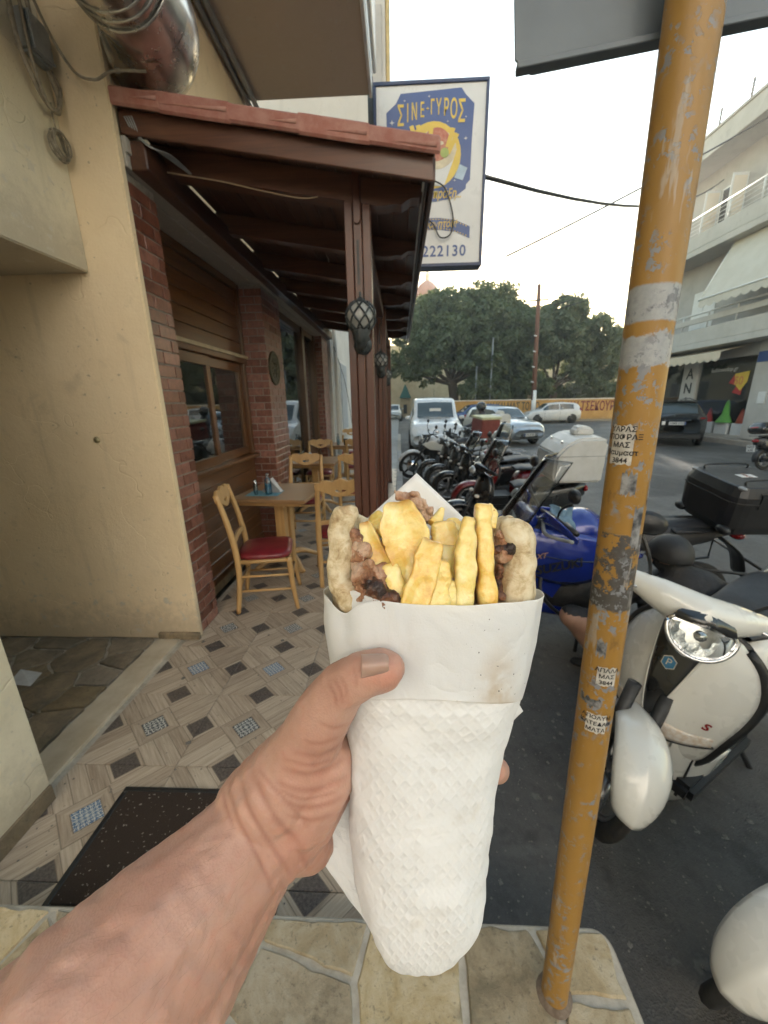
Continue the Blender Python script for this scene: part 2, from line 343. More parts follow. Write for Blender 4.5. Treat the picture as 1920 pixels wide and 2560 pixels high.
def asphalt():
    g = G('asphalt'); co = g.co(); a = g.noise(co, .45, 6, .6); b = g.noise(co, 55, 4, .75); s = g.voro(co, 160)
    tr = g.noise(g.mapv(co, (5.5, .9, 1), rot=(0, 0, .35)), 1.0, 5, .7, 1.4); pat = g.step(g.noise(co, .8, 5, .55, .5), .50, .58); oil = g.step(g.noise(co, 2.6, 4, .6), .60, .70)
    col = g.mix(g.step(a, .3, .7), (.055, .053, .050), (.125, .118, .11)); col = g.mix(g.math('MULTIPLY', g.step(b, .42, .78), .5), col, (.135, .125, .115))
    col = g.mix(g.math('MULTIPLY', g.step(tr, .52, .66), .5), col, (.026, .025, .025)); col = g.mix(g.math('MULTIPLY', pat, .45), col, (.17, .162, .15)); col = g.mix(g.math('MULTIPLY', oil, .55), col, (.02, .019, .018))
    col = g.mix(g.math('MULTIPLY', g.step(g.noise(co, 9, 3), .66, .72), .6), col, (.19, .18, .16)); col = g.mix(g.math('MULTIPLY', g.step(g.noise(co, 14, 5, .75), .46, .70), .45), col, (.03, .028, .026)); col = g.mix(g.math('MULTIPLY', g.step(g.noise(co, 170, 2, .6), .68, .72), .4), col, (.20, .19, .17))
    crk = g.voro(g.n('VectorMath', {0: co, 1: g.n('TexNoise', {'Vector': co, 'Scale': 2.2}).outputs[1]}, operation='ADD').outputs[0], .55, 'DISTANCE_TO_EDGE')
    ck = g.math('MULTIPLY', g.math('SUBTRACT', 1.0, g.step(crk, .001, .006)), g.step(a, .5, .6)); col = g.mix(g.math('MULTIPLY', ck, .35), col, (.015, .015, .015))
    h = g.math('SUBTRACT', g.math('ADD', b, g.math('MULTIPLY', s, .8)), g.math('MULTIPLY', ck, .6))
    return g.fin(col, g.math('MULTIPLY_ADD', g.step(tr, .5, .66), -.18, .66), 0, g.bump(h, .55, .006))
M_asph = asphalt()
M_steel = mat('steel_duct', (.62, .60, .57), (.45, .43, .40), 6, .26, .1, .95, .12, 8, .01)
M_grey = mat('grey_plastic', (.32, .33, .33), rough=.55)
M_cable = mat('dusty_cable', (.34, .29, .22), (.2, .17, .13), 40, .7)
M_black = mat('black_plastic', (.012, .012, .013), (.02, .02, .021), 12, .42, bump=.05)
M_rubber = mat('tyre_rubber', (.016, .016, .016), (.028, .027, .026), 30, .8, bump=.3, bscale=140)
M_iron = mat('cast_iron', (.035, .04, .042), (.075, .085, .088), 30, .5, .15, .3)
M_tc = mat('terracotta', (.36, .135, .10), (.46, .24, .19), 12, .75, bump=.4, bscale=70, rnd=.5)
M_red = mat('red_leatherette', (.23, .020, .028), (.16, .014, .02), 10, .32, bump=.15, bscale=220, bdist=.001, coat=.15)
M_chrome = mat('chrome', (.75, .75, .75), (.62, .62, .62), 6, .1, .05, 1, 0)
M_whitep = mat('white_paint', (.76, .75, .72), (.70, .69, .66), 9, .5, bump=.08)
def glob(name, c, rough=.9, **kw): return mat(name, c, rough=rough, **kw)
# ---------------------------------------------------------------- ground
def structure(o): o['kind'] = 'structure'; return o
ZR, ZT, ZL = -.12, .08, .20           # road, terrace, ledge
structure(mesh('road', [(-.075, -60, ZR), (140, -60, ZR), (140, 190, ZR), (-.075, 190, ZR)], [(0, 1, 2, 3)], M_asph))
structure(mesh('ground', [(-140, -60, ZR-.02), (140, -60, ZR-.02), (140, 190, ZR-.02), (-140, 190, ZR-.02)], [(0, 1, 2, 3)], M_asph))
def inst(name, me, loc, parent, rot=None):
    o = bpy.data.objects.new(name, me); COL.objects.link(o); o.parent = parent
    o.location = Vector(loc)-WORLD.get(parent.name, Vector()) if parent else loc
    if rot: o.rotation_euler = rot
    return o
def piecemesh(name, b, m, bevel=.002):
    bm = bmesh.new(); addbox(bm, *b); bmesh.ops.bevel(bm, geom=list(bm.edges), offset=bevel, segments=1, affect='EDGES'); me = bpy.data.meshes.new(name); bm.to_mesh(me); bm.free(); me.materials.append(m); return me
TX, TY = .4675, .437
floor = structure(box('terrace_floor', (-1.52, -.08, .30, 9.2, ZR-.05, ZT-.006), M_joint, None, .0)); WORLD[floor.name] = Vector()
tile_me = piecemesh('floor_tile', (-TX/2+.0016, TX/2-.0016, -TY/2+.0016, TY/2-.0016, -.007, 0), M_tile, .0012)
for i in range(3):
    for j in range(-2, 18): inst('floor_tile', tile_me, (-1.475+(i+.5)*TX, 1.30+(j+.5)*TY, ZT+random.uniform(-.0006, .0006)), floor)
kerb_me = piecemesh('kerb_stone', (-.065, .065, -.245, .245, -.18, 0), mat('kerb_concrete', (.42, .40, .37), (.30, .28, .26), 12, .85, bump=.5, rnd=.4), .012)
kerb = structure(box('kerb', (-.078, .045, .76, 20, ZR-.1, ZT-.04), M_joint, None, 0)); WORLD[kerb.name] = Vector()
for j in range(24): inst('kerb_stone', kerb_me, (-.008, 1.02+j*.5, ZT-.012+random.uniform(-.004, .004)), kerb)
# stone ledge the pole stands on, with crazy paving
def voronoi_cells(bx, pts, gap):
    """convex cells of points clipped to a box (x0,x1,y0,y1), shrunk by gap"""
    out = []
    for i, p in enumerate(pts):
        poly = [(bx[0], bx[2]), (bx[1], bx[2]), (bx[1], bx[3]), (bx[0], bx[3])]
        for k, q in enumerate(pts):
            if k == i: continue
            nx, ny = q[0]-p[0], q[1]-p[1]; L = math.hypot(nx, ny); nx /= L; ny /= L; d = nx*(p[0]+q[0])/2+ny*(p[1]+q[1])/2-gap/2
            new = []
            for a, b in zip(poly, poly[1:]+poly[:1]):
                sa, sb = a[0]*nx+a[1]*ny-d, b[0]*nx+b[1]*ny-d
                if sa <= 0: new.append(a)
                if sa*sb < 0: t = sa/(sa-sb); new.append((a[0]+(b[0]-a[0])*t, a[1]+(b[1]-a[1])*t))
            poly = new
            if len(poly) < 3: break
        if len(poly) >= 3: out.append(poly)
    return out
def rough_poly(poly, amp, seed, sub=5):
    out = []
    for a, b in zip(poly, poly[1:]+poly[:1]):
        for s in range(sub):
            t = s/sub; x, y = a[0]+(b[0]-a[0])*t, a[1]+(b[1]-a[1])*t
            out.append((x+amp*nz((x, y, seed), 18), y+amp*nz((x, y, seed+5), 18)))
    return out
def paving(parent, bx, n, z, t, m, gap, seed, name='paving_stone', stretch=1.0, keep=None, jit=None):
    rr = random.Random(seed); pts = []
    while len(pts) < n:
        c = (rr.uniform(bx[0], bx[1]), rr.uniform(bx[2], bx[3]))
        if all(math.hypot((c[0]-p[0])/stretch, c[1]-p[1]) > .82*math.sqrt((bx[1]-bx[0])*(bx[3]-bx[2])/n/stretch)*.9 for p in pts) or rr.random() < .01: pts.append(c)
    for k, poly in enumerate(voronoi_cells(bx, pts, gap)):
        if keep and not keep(poly): continue
        pl = rough_poly(poly, jit or gap*.7, seed+k, 7); cx = sum(p[0] for p in pl)/len(pl); cy = sum(p[1] for p in pl)/len(pl)
        o = prism(name, [(x-cx, y-cy) for x, y in pl], t, m, None, bevel=.004)
        o.parent = parent; o.location = Vector((cx, cy, z-t+rr.uniform(-.002, .003)))-WORLD.get(parent.name, Vector()); o.rotation_euler = (rr.uniform(-.006, .006), rr.uniform(-.006, .006), 0)
ledge = thing('stone_ledge', 'low raised ledge paved with pale irregular stones at the foot of the yellow pole', 'ledge', (0, .4, ZR))
cr = .045; X1, Y1 = .575, .742
out = [(-3, -1.6), (X1+.04, -1.6), (X1, Y1-cr)]+[(X1-cr+cr*math.cos(a), Y1-cr+cr*math.sin(a)) for a in (.4, .8, 1.2)]+[(X1-cr, Y1), (-3, Y1+.004)]
prism('mortar_bed', out, ZL-.006-ZR+.02, M_joint, ledge, Matrix.Translation((0, 0, ZR-.02)), .006)
paving(ledge, (-1.55, .555, -.25, .728), 46, ZL, .03, M_stone, .017, 12, 'ledge_stone', jit=.010)
# recess with crazy paving, threshold
porch = structure(box('porch_floor', (-3.4, -1.50, .9, 2.4, ZR, ZT-.012), M_joint, None, 0)); WORLD[porch.name] = Vector()
paving(porch, (-3.3, -1.70, 1.1, 2.25), 34, ZT+.002, .02, M_stone2, .016, 23, stretch=1.7)
box('threshold_strip', (-1.672, -1.508, 1.15, 2.235, ZT-.04, ZT+.012), mat('marble', (.58, .50, .38), (.45, .37, .26), 5, .5, bump=.3), porch, .003)
# ---------------------------------------------------------------- yellow walls on the left
w = thing('porch_wall', 'yellow plaster wall with a small round knob facing the camera at the left', 'wall', (-2.2, 2.4, ZT))
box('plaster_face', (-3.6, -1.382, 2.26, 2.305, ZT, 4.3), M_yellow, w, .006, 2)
box('wall_body', (-3.6, -1.72, 2.305, 2.57, ZT, 4.3), M_yellow, w, 0)
box('skirting_stone', (-1.665, -1.374, 2.236, 2.262, ZT, ZT+.052), M_stone2, w, .006)
lathe('knob', [(0, .012), (.012, .012), (.017, .007), (.019, 0)], mat('brass_knob', (.42, .36, .22), rough=.35, metal=.6), w, 16, Matrix.Translation((-1.808, 2.259, 1.44)) @ Matrix.Rotation(R_(90), 4, 'X'))
w = thing('porch_lintel', 'cream plaster lintel over the porch opening with dusty cables on it', 'wall', (-2.5, 1.2, 2.3))
box('lintel', (-3.6, -1.65, -1, 2.262, 2.317, 4.3), M_cream, w, .006, 2)
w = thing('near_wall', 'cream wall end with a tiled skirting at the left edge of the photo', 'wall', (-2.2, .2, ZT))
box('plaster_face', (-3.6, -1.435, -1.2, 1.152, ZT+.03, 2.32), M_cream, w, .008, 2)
box('skirting_tile', (-1.436, -1.424, -.2, 1.145, ZT, ZT+.075), M_stone2, w, .002)
w = thing('porch_back_wall', 'shaded yellow wall at the back of the porch', 'wall', (-3.6, 1.7, ZT))
box('plaster_face', (-3.75, -3.55, -1, 2.6, ZT, 4.3), M_yellow, w, .003)
o = mesh('flyer', [(-2.33, 1.91, ZT+.012), (-2.17, 1.885, ZT+.008), (-2.13, 1.765, ZT+.013), (-2.29, 1.79, ZT+.007), (-2.23, 1.84, ZT+.016)], [(0, 4, 1), (1, 4, 2), (2, 4, 3), (3, 4, 0)], mat('flyer_paper', (.75, .76, .78), rough=.5)); props(o, 'white paper flyer lying on the porch stones', 'paper'); md = o.modifiers.new('t', 'SOLIDIFY'); md.thickness = .0008
# cables, junction box, coil
jb = thing('junction_box', 'grey dusty junction box on the lintel with cables looping below it', 'junction box', (-1.64, 2.18, 3.15))
jz = 3.2
box('box', (-1.648, -1.59, 2.10, 2.225, 3.13, 3.285), M_grey, jb, .012, 2); box('lid', (-1.592, -1.581, 2.107, 2.218, 3.138, 3.278), M_grey, jb, .006, 2)
for y, z in ((2.115, 3.145), (2.21, 3.145), (2.115, 3.27), (2.21, 3.27)): lathe('screw', [(0, .004), (.006, .003), (.007, 0)], M_grey, jb, 8, Matrix.Translation((-1.581, y, z)) @ Matrix.Rotation(R_(90), 4, 'Y'))
def cable(label, pts, r=.008, m=None, name='cable', group='cables on the cream lintel'):
    o = tube(name, spline(pts, 8), r, m or M_cable, None, 7); return props(o, label, 'cable', group)
cable('thick dusty cable hanging in a loop from the top left corner', [(-1.60, 2.02, 3.75), (-1.60, 2.04, 3.3), (-1.61, 2.06, 3.12), (-1.61, 2.13, 2.99), (-1.61, 2.21, 2.97), (-1.61, 2.235, 3.04), (-1.61, 2.2, 3.12)], .010)
cable('pale cable running down into the junction box', [(-1.60, 2.12, 3.8), (-1.60, 2.14, 3.45), (-1.61, 2.16, 3.28)], .009)
cable('second pale cable looping under the junction box', [(-1.58, 2.06, 3.8), (-1.60, 2.1, 3.4), (-1.59, 2.09, 3.1), (-1.6, 2.15, 2.96), (-1.6, 2.22, 3.0), (-1.6, 2.24, 3.08), (-1.61, 2.21, 3.14)], .007)
cable('long cable sagging from the lintel across to the tiled roof', [(-1.56, 2.0, 3.62), (-1.55, 2.12, 3.3), (-1.5, 2.2, 3.13), (-1.4, 2.2, 3.08), (-1.3, 2.19, 3.10), (-1.15, 2.2, 3.1)], .006)
cp = []
for k in range(60): a = k*.72; rr_ = .045+.006*math.sin(k*1.7); cp.append((-1.63+.0006*k, 2.185+rr_*math.cos(a), 2.83+rr_*1.25*math.sin(a)))
cable('coil of thin wire hanging below the junction box', [(-1.62, 2.19, 3.0), (-1.63, 2.2, 2.93)]+cp, .0035, name='wire_coil')
# ---------------------------------------------------------------- facade: brick pillars
BH, BL, MJ = .0745, .205, .009
bface = piecemesh('brick', (-.012, .004, 0, BL, 0, BH-MJ), M_brick, .0025)     # long face towards +X
bhalf = piecemesh('brick_half', (-.012, .004, 0, BL*.48, 0, BH-MJ), M_brick, .0025)
def pillar(label, y0, y1, x, z1=2.80, side=False, depth=.30, loc=None):
    p = thing('brick_pillar', label, 'pillar', (x-.1, (y0+y1)/2, ZT), group='brick pillars along the taverna front')
    box('mortar_core', (x-depth, x-.003, y0+.004, y1-.002, ZT, z1), M_mortar, p, 0)
    W_ = y1-y0; nrow = int((z1-ZT)/BH)
    for r in range(nrow):
        z = ZT+.004+r*BH; cuts = []
        a = y0 if r % 2 else y0-BL*.5
        while a < y1-.02:
            s, e = max(a, y0), min(a+BL-MJ, y1)
            if e-s > .03: cuts.append((s, e))
            a += BL
        for s, e in cuts:
            o = inst('brick', bface, (x+random.uniform(-.0015, .0015), s, z), p); o.scale = (1, (e-s)/BL, 1)
        if side:
            a = x-depth if r % 2 == 0 else x-depth-BL*.5
            while a < x-.02:
                s, e = max(a, x-depth), min(a+BL-MJ, x-.006)
                if e-s > .03:
                    o = inst('brick', bface, (e, y0+random.uniform(-.001, .001), z), p, (0, 0, R_(-90)+math.pi)); o.rotation_euler = (0, 0, R_(90)); o.scale = (-1, (e-s)/BL, 1)
                a += BL
    return p
pillar('brick pillar beside the yellow wall, nearest to the camera', 2.306, 2.575, -1.405)
pillar('brick pillar with the round metal plaque', 4.32, 4.92, -1.41, side=True, depth=.27)
pillar('far brick pillar at the end of the taverna beside the white house', 7.55, 8.1, -1.42, 2.85, side=True, depth=.25)
pq = thing('wall_plaque', 'round weathered bronze plaque on the middle brick pillar', 'plaque', (-1.40, 4.53, 2.01))
Mq = Matrix.Translation((-1.400, 4.53, 2.01)) @ Matrix.Rotation(R_(90), 4, 'Y') @ Matrix.Rotation(R_(90), 4, 'Z')
M_bronze = mat('bronze', (.10, .085, .05), (.05, .05, .035), 30, .5, .15, .5, .4, 50)
lathe('disc', [(0, .012), (.12, .012), (.15, .008)], M_bronze, pq, 40, Mq); torus('rim', .165, .016, M_bronze, pq, Mq, 40, 8); torus('inner_ring', .115, .006, M_bronze, pq, Mq @ Matrix.Translation((0, 0, .012)), 36, 6)
for k in range(8):
    a = k*math.pi/4; tube('petal', [Mq @ Vector((.03*math.cos(a), .03*math.sin(a), .014)), Mq @ Vector((.1*math.cos(a), .1*math.sin(a), .014))], [.012, .004], M_bronze, pq, 6)
# cornice
c = thing('cornice', 'grey white plaster cornice above the taverna windows', 'cornice', (-1.5, 5, 2.8)); M_corn = plaster('cornice_plaster', (.55, .53, .50), (.47, .45, .42), .12, False)
box('fascia', (-1.47, -1.372, 2.305, 8.14, 2.80, 2.93), M_corn, c, .004); box('soffit', (-1.75, -1.47, 2.575, 8.12, 2.795, 2.93), M_corn, c, .003); box('bead', (-1.372, -1.36, 2.305, 8.14, 2.86, 2.93), M_corn, c, .003)
wu = thing('upper_wall', 'yellow plaster wall above the tiled canopy', 'wall', (-1.6, 5, 2.93)); box('plaster_face', (-1.75, -1.40, 2.305, 8.1, 2.932, 4.3), M_yellow, wu, 0)
# window bay with panels
XP = -1.65
bay = thing('window_bay', 'wooden window bay with sliding panes, shutter box and plank panelling below', 'window', (XP, 3.45, ZT))
box('backing', (XP-.09, XP-.028, 2.575, 4.325, ZT, 1.06), M_panelz, bay, 0)
for k in range(7):
    z = ZT+.07+k*.1305; box('plank', (XP-.026, XP-.004, 2.578, 4.318, z, z+.128), M_panel, bay, .004)
box('base_board', (XP-.026, XP+.012, 2.578, 4.318, ZT, ZT+.068), M_panel, bay, .004)
sill = box('sill', (XP-.05, XP+.06, 2.578, 4.318, 1.062, 1.10), M_panel, bay, .006); box('sill_nosing', (XP+.0605, XP+.068, 2.58, 4.316, 1.075, 1.097), M_panel, sill, .002)
for y in (2.578, 4.25): box('jamb', (XP-.07, XP+.012, y, y+.068, 1.10, 2.06), M_panelz, bay, .004)
M_glass = glassmat('window_glass', (.82, .84, .8), .02, .08)
for y0, y1, x in ((2.65, 3.50, XP-.012), (3.46, 4.248, XP-.045)):
    s = box('sash_bottom_rail', (x-.022, x+.016, y0, y1, 1.102, 1.185), M_panel, bay, .003); box('sash_top_rail', (x-.022, x+.016, y0, y1, 1.955, 2.035), M_panel, bay, .003)
    for y in (y0, y1-.062): box('sash_stile', (x-.022, x+.016, y, y+.062, 1.186, 1.954), M_panelz, bay, .003)
    box('pane', (x-.005, x, y0+.06, y1-.06, 1.183, 1.957), M_glass, bay, 0)
box('head_rail', (XP-.06, XP+.03, 2.578, 4.318, 2.04, 2.115), M_panel, bay, .005); box('head_bead', (XP+.0305, XP+.045, 2.58, 4.316, 2.085, 2.115), mat('worn_edge', (.5, .4, .26), rough=.4), bay, .002)
for k in range(5): box('shutter_slat', (XP-.03, XP-.002, 2.645, 4.25, 2.118+k*.122, 2.236+k*.122), M_panel, bay, .004)
for y in (2.578, 4.252): box('shutter_guide', (XP-.03, XP+.02, y, y+.066, 2.117, 2.79), M_panelz, bay, .004)
box('shutter_box', (XP-.03, XP+.025, 2.645, 4.25, 2.73, 2.79), M_panel, bay, .004)
# glazed doors
dr = thing('glazed_doors', 'tall glazed wooden doors between the brick pillars', 'door', (-1.6, 6.2, ZT)); M_frame = wood('dark_frame_z', (.12, .055, .022), (.07, .03, .012), 2)
for y, wdt in ((4.925, .13), (6.55, .14), (7.42, .125)): box('door_post', (-1.66, -1.54, y, y+wdt, ZT, 2.79), M_frame, dr, .005)
box('lower_panel', (-1.63, -1.59, 6.69, 7.42, ZT, .95), M_panel, dr, .004); box('pane', (-1.612, -1.606, 6.69, 7.42, .95, 2.7), M_glass, dr, 0)
box('top_rail', (-1.65, -1.56, 5.055, 7.42, 2.70, 2.79), M_frame, dr, .004)
box('pane', (-1.612, -1.606, 5.055, 6.55, ZT+.1, 2.7), M_glass, dr, 0)
# room behind
rm = thing('dining_room', 'dim dining room with pale walls and wooden dado seen through the glass', 'room', (-3, 5, ZT))
M_room = mat('room_wall', (.80, .76, .64), (.76, .71, .58), 3, .8, bump=0)
box('back_wall', (-3.3, -3.2, 2.6, 8.2, ZT, 2.9), M_room, rm, 0); box('dado', (-3.2, -3.17, 2.6, 8.1, ZT, 1.05), M_panel, rm, .004)
box('end_wall', (-4.6, -1.7, 8.1, 8.2, ZT, 2.9), M_room, rm, 0); box('end_dado', (-3.17, -1.7, 8.07, 8.1, ZT, 1.05), M_panel, rm, .004); box('room_floor', (-3.2, -1.66, 2.575, 8.1, ZT-.1, ZT-.002), M_stone2, rm, 0); box('ceiling', (-4.6, -1.75, 2.3, 8.1, 2.83, 2.95), M_room, rm, 0)
for y, z in ((3.0, 1.95), (3.55, 1.62), (4.1, 1.9), (4.6, 1.6), (5.2, 1.9)):
    p = box('picture', (-3.198, -3.175, y, y+.34, z-.2, z+.22), M_black, rm, .003); box('print', (-3.174, -3.171, y+.04, y+.30, z-.16, z+.18), mat('picture_print', (.55, .5, .4), (.15, .12, .1), 25, .4), p, 0)
# ---------------------------------------------------------------- canopy
def dz(x): return 2.80-.162*x          # underside of the roof boards
cn = thing('canopy', 'brown timber lean-to canopy with terracotta tiles over the terrace', 'canopy', (-.6, 5, 2.6))
XA, XB, YA, YB = -1.372, .165, 2.31, 8.0
def sloped(name, x0, x1, y0, y1, h0, h1, m, parent=cn, bevel=.004):
    v = [(x, y, dz(x)+h) for x in (x0, x1) for y in (y0, y1) for h in (h0, h1)]
    o = mesh(name, v, [(0, 1, 3, 2), (4, 6, 7, 5), (0, 4, 5, 1), (2, 3, 7, 6), (0, 2, 6, 4), (1, 5, 7, 3)], m, parent)
    if bevel: md = o.modifiers.new('b', 'BEVEL'); md.width = bevel; md.segments = 1
    return o
nb = 15; wb = (XB-XA)/nb
for k in range(nb): sloped('roof_board', XA+k*wb+.001, XA+(k+1)*wb-.001, YA+.03, YB, 0, .018, M_brownw)
sloped('barge_board', XA-.01, XB+.01, YA, YA+.028, -.085, .018, M_brownx)
sloped('verge_batten', XA-.01, XB+.015, YA-.012, YA+.03, .019, .034, M_brownx)
sloped('eave_board', XB-.002, XB+.022, YA+.03, YB, -.07, .03, M_brownw)
ys = [2.60]+[2.60+.78*k for k in range(1, 7)]
for y in ys:
    prof = [(XA, -.002), (-.05, -.002), (.125, -.002), (.135, -.035), (.115, -.062), (.07, -.066), (.045, -.085), (.02, -.105), (-.03, -.108), (-.07, -.122), (-.12, -.13), (XA, -.13)]
    bm = bmesh.new(); hw = .045 if y > 2.7 else .055
    for yy in (y-hw, y+hw): bm.faces.new([bm.verts.new((x, yy, dz(x)+h)) for x, h in prof])
    bm.verts.ensure_lookup_table(); n_ = len(prof)
    for i in range(n_): bm.faces.new([bm.verts[i], bm.verts[(i+1) % n_], bm.verts[n_+(i+1) % n_], bm.verts[n_+i]])
    bmo('rafter', bm, M_brownx, cn, False, .004)
box('wall_plate', (XA-.01, XA+.085, YA+.03, YB, 2.80, 2.925), M_brownw, cn, .005)
box('purlin', (-.285, -.185, 2.66, YB, 2.59, 2.70), M_brownw, cn, .005)
for k in range(4): tube('light_cable', spline([(-1.345+.012*k, 2.30, 3.0), (-1.31+.012*k, 2.33, 2.93-.01*k), (-1.22+.012*k, 2.4, 2.885), (-1.15, 2.6, 2.87)], 6), .0035, M_grey, cn, 6)
tube('thin_cable', spline([(-1.33, 2.53, 2.885), (-1.0, 2.535, 2.83), (-.75, 2.54, 2.775), (-.55, 2.535, 2.735), (-.45, 2.54, 2.74)], 6), .004, mat('pale_cable', (.5, .36, .22)), cn, 6)
tube('eave_light_strip', spline([(XB-.03, 2.36, dz(XB)-.02), (XB-.035, 3.5, dz(XB)-.035), (XB-.028, 5, dz(XB)-.028), (XB-.034, 7.9, dz(XB)-.03)], 10), .007, M_whitep, cn, 6)
# roman tiles: verge row facing the camera, then rows along the eave
def tile_mesh(L, W_, H, t=.014):
    n = 8; V = []; F = []
    for s in (0, 1):
        for k, (yy, sc) in enumerate(((0, 1.06), (L, .94))):
            for i in range(n+1):
                a = math.pi*i/n; r = 1 if s == 0 else (1-t/H)
                V.append((-yy, W_/2*sc*math.cos(a)*(r if s == 0 else 1-2*t/W_), H*sc*math.sin(a)*r))
    m_ = n+1
    for i in range(n): F += [(i, i+1, m_+i+1, m_+i), (2*m_+i, 3*m_+i, 3*m_+i+1, 2*m_+i+1), (i, 2*m_+i, 2*m_+i+1, i+1), (m_+i, m_+i+1, 3*m_+i+1, 3*m_+i)]
    F += [(0, m_, 3*m_, 2*m_), (n, 2*m_+n, 3*m_+n, m_+n)]
    me = bpy.data.meshes.new('roof_tile'); me.from_pydata(V, [], F); me.update(); me.shade_smooth(); me.materials.append(M_tc); return me
rt = tile_mesh(.42, .19, .07, .014); sl = math.atan(.162)
def put_tile(x, y, dh=0.0, k=0):
    o = inst('roof_tile', rt, (x, y, dz(x)+.030+dh), cn); o.rotation_euler = (random.uniform(-.02, .02), sl*.86, random.uniform(-.015, .015)); return o
for k in range(5):
    o = put_tile(.185-k*.335, YA+.045, k*.003)
    if k == 4: o.scale = (.5, 1, 1)
for j in range(1, 29): put_tile(.185, YA+.035+j*.2); put_tile(-.16, YA+.035+j*.2)
ed = [(YA-.06, -.004)]
for k in range(5): sloped('verge_tile_edge', max(-1.385, .180-(k+1)*.335+.006), .192-k*.335+.012, YA-.05, YA-.03, .006-.006*(k % 2), .082+.006*(k % 2), M_tc, bevel=.014)
# posts and lanterns
def post(label, y, lamp_label):
    p = thing('canopy_post', label, 'post', (-.235, y, ZT), group='brown timber posts along the terrace edge')
    for x0, x1, dy in ((-.310, -.262, .052), (-.259, -.211, .060), (-.208, -.160, .052)): box('timber', (x0, x1, y-dy, y+dy, ZT, dz(-.3)-.14 if y > 2.7 else dz(-.23)+.0-.02), M_brownz, p, .004)
    prism('top_peg', [(-.02+.02*math.cos(a)+.0, .24+.02*math.sin(a)) for a in np.linspace(0, math.pi, 6)]+[(-.02+.02*math.cos(a), .02*math.sin(a)) for a in np.linspace(math.pi, 2*math.pi, 6)], .014, M_brownz, p, frame((-.215, y-.061, 2.62), (1, 0, 0), (0, 0, 1), (0, -1, 0)), .002)
    prism('groove_inlay', [(.006*math.cos(a), .22+.006*math.sin(a)) for a in np.linspace(0, math.pi, 5)]+[(.006*math.cos(a), .006*math.sin(a)) for a in np.linspace(math.pi, 2*math.pi, 5)], .003, M_black, p, frame((-.235, y-.0605, 2.3), (1, 0, 0), (0, 0, 1), (0, -1, 0)))
    box('foot_plate', (-.32, -.15, y-.07, y+.07, ZT, ZT+.02), M_iron, p, .003)
    l = thing('wall_lantern', lamp_label, 'lantern', (-.235, y-.07, 1.95), group='globe lanterns on the canopy posts')
    c = Vector((-.222, y-.155, 2.105)); r = .084; T = Matrix.Translation
    lathe('globe', [(r*.98*math.sin(a), -r*.98*math.cos(a)) for a in np.linspace(.25, math.pi-.12, 14)], mat('frosted_globe', (.55, .55, .52), rough=.3, Transmission_Weight=.3), l, 24, T(c))
    for d in (-1, 1):
        for k in range(8):
            a0 = k*math.pi/4; tube('lattice_bar', [c+Vector((math.cos(a0+d*t*.75)*math.sin(t), math.sin(a0+d*t*.75)*math.sin(t), -math.cos(t)))*(r+.004) for t in np.linspace(.3, 2.95, 12)], .0055, M_iron, l, 5)
    lathe('cap', [(0, .135), (.006, .13), (.009, .115), (.004, .108), (.012, .1), (.028, .088), (.042, .075), (.044, .07)], M_iron, l, 18, T(c))
    lathe('neck', [(.05, -.062), (.056, -.085), (.045, -.1), (.05, -.12), (.03, -.14), (.02, -.17), (.0, -.175)], M_iron, l, 18, T(c))
    lathe('wall_rose', [(0, .022), (.03, .02), (.05, .012), (.056, 0)], M_iron, l, 24, frame((-.222, y-.061, 1.965), (1, 0, 0), (0, 0, 1), (0, -1, 0)))
    tube('arm', spline([(-.222, y-.07, 1.965), (-.222, y-.11, 1.93), (-.222, y-.155, 1.94)], 6), .012, M_iron, l, 8)
post('nearest brown timber post holding the canopy', 2.60, 'large lattice globe lantern on the nearest canopy post')
post('second brown timber post holding the canopy', 5.05, 'smaller looking lattice globe lantern on the second canopy post')
post('farthest brown timber post at the end of the canopy', 7.55, 'far small globe lantern on the last canopy post')
# duct, conduits, balcony above
d = thing('steel_duct', 'dented shiny steel ventilation duct above the canopy', 'duct', (-1.12, 1.6, 3.3)); R0 = .205; C0 = Vector((-1.125, 0, 3.335))
def ring(name, y0, y1, r0, r1=None, k=36):
    def f(u, v):
        a = u*2*math.pi; y = y0+(y1-y0)*v; r = (r0+((r1 or r0)-r0)*v); r += .006*nz((math.cos(a)*1.5, math.sin(a)*1.5, y*3), 1.3, 2)
        return (C0.x+r*math.cos(a), y, C0.z+r*math.sin(a))
    return grid(name, f, k, 14, M_steel, d, True, True)
ring('duct_section', .2, 1.25, R0); ring('duct_section', 1.23, 2.02, R0+.003); ring('duct_section', 2.0, 2.2, R0)
for y in (1.24, 1.96, 2.0, 2.045): torus('seam_ring', R0+.004, .007, M_steel, d, frame((C0.x, y, C0.z), (1, 0, 0), (0, 0, 1), (0, -1, 0)), 40, 8)
grid('elbow', lambda u, v: (lambda a, b: (C0.x-.24+(.24+R0*math.cos(a))*math.cos(b), 2.2+(.24+R0*math.cos(a))*math.sin(b), C0.z+R0*math.sin(a)))(u*2*math.pi, v*math.pi/2), 36, 12, M_steel, d, True, True)
for x, lab in ((-1.36, 'grey conduit pipe beside the steel duct, next to the wall'), (-1.30, 'grey conduit pipe beside the steel duct, farther from the wall')):
    o = tube('conduit', [(x, .6, 4.26), (x, 4.4, 4.26)], .022, M_grey, None, 10); props(o, lab, 'pipe', 'conduits under the balcony')
b = thing('balcony', 'beige balcony slab overhead with a white edge trim', 'balcony', (-.8, 2.5, 4.3))
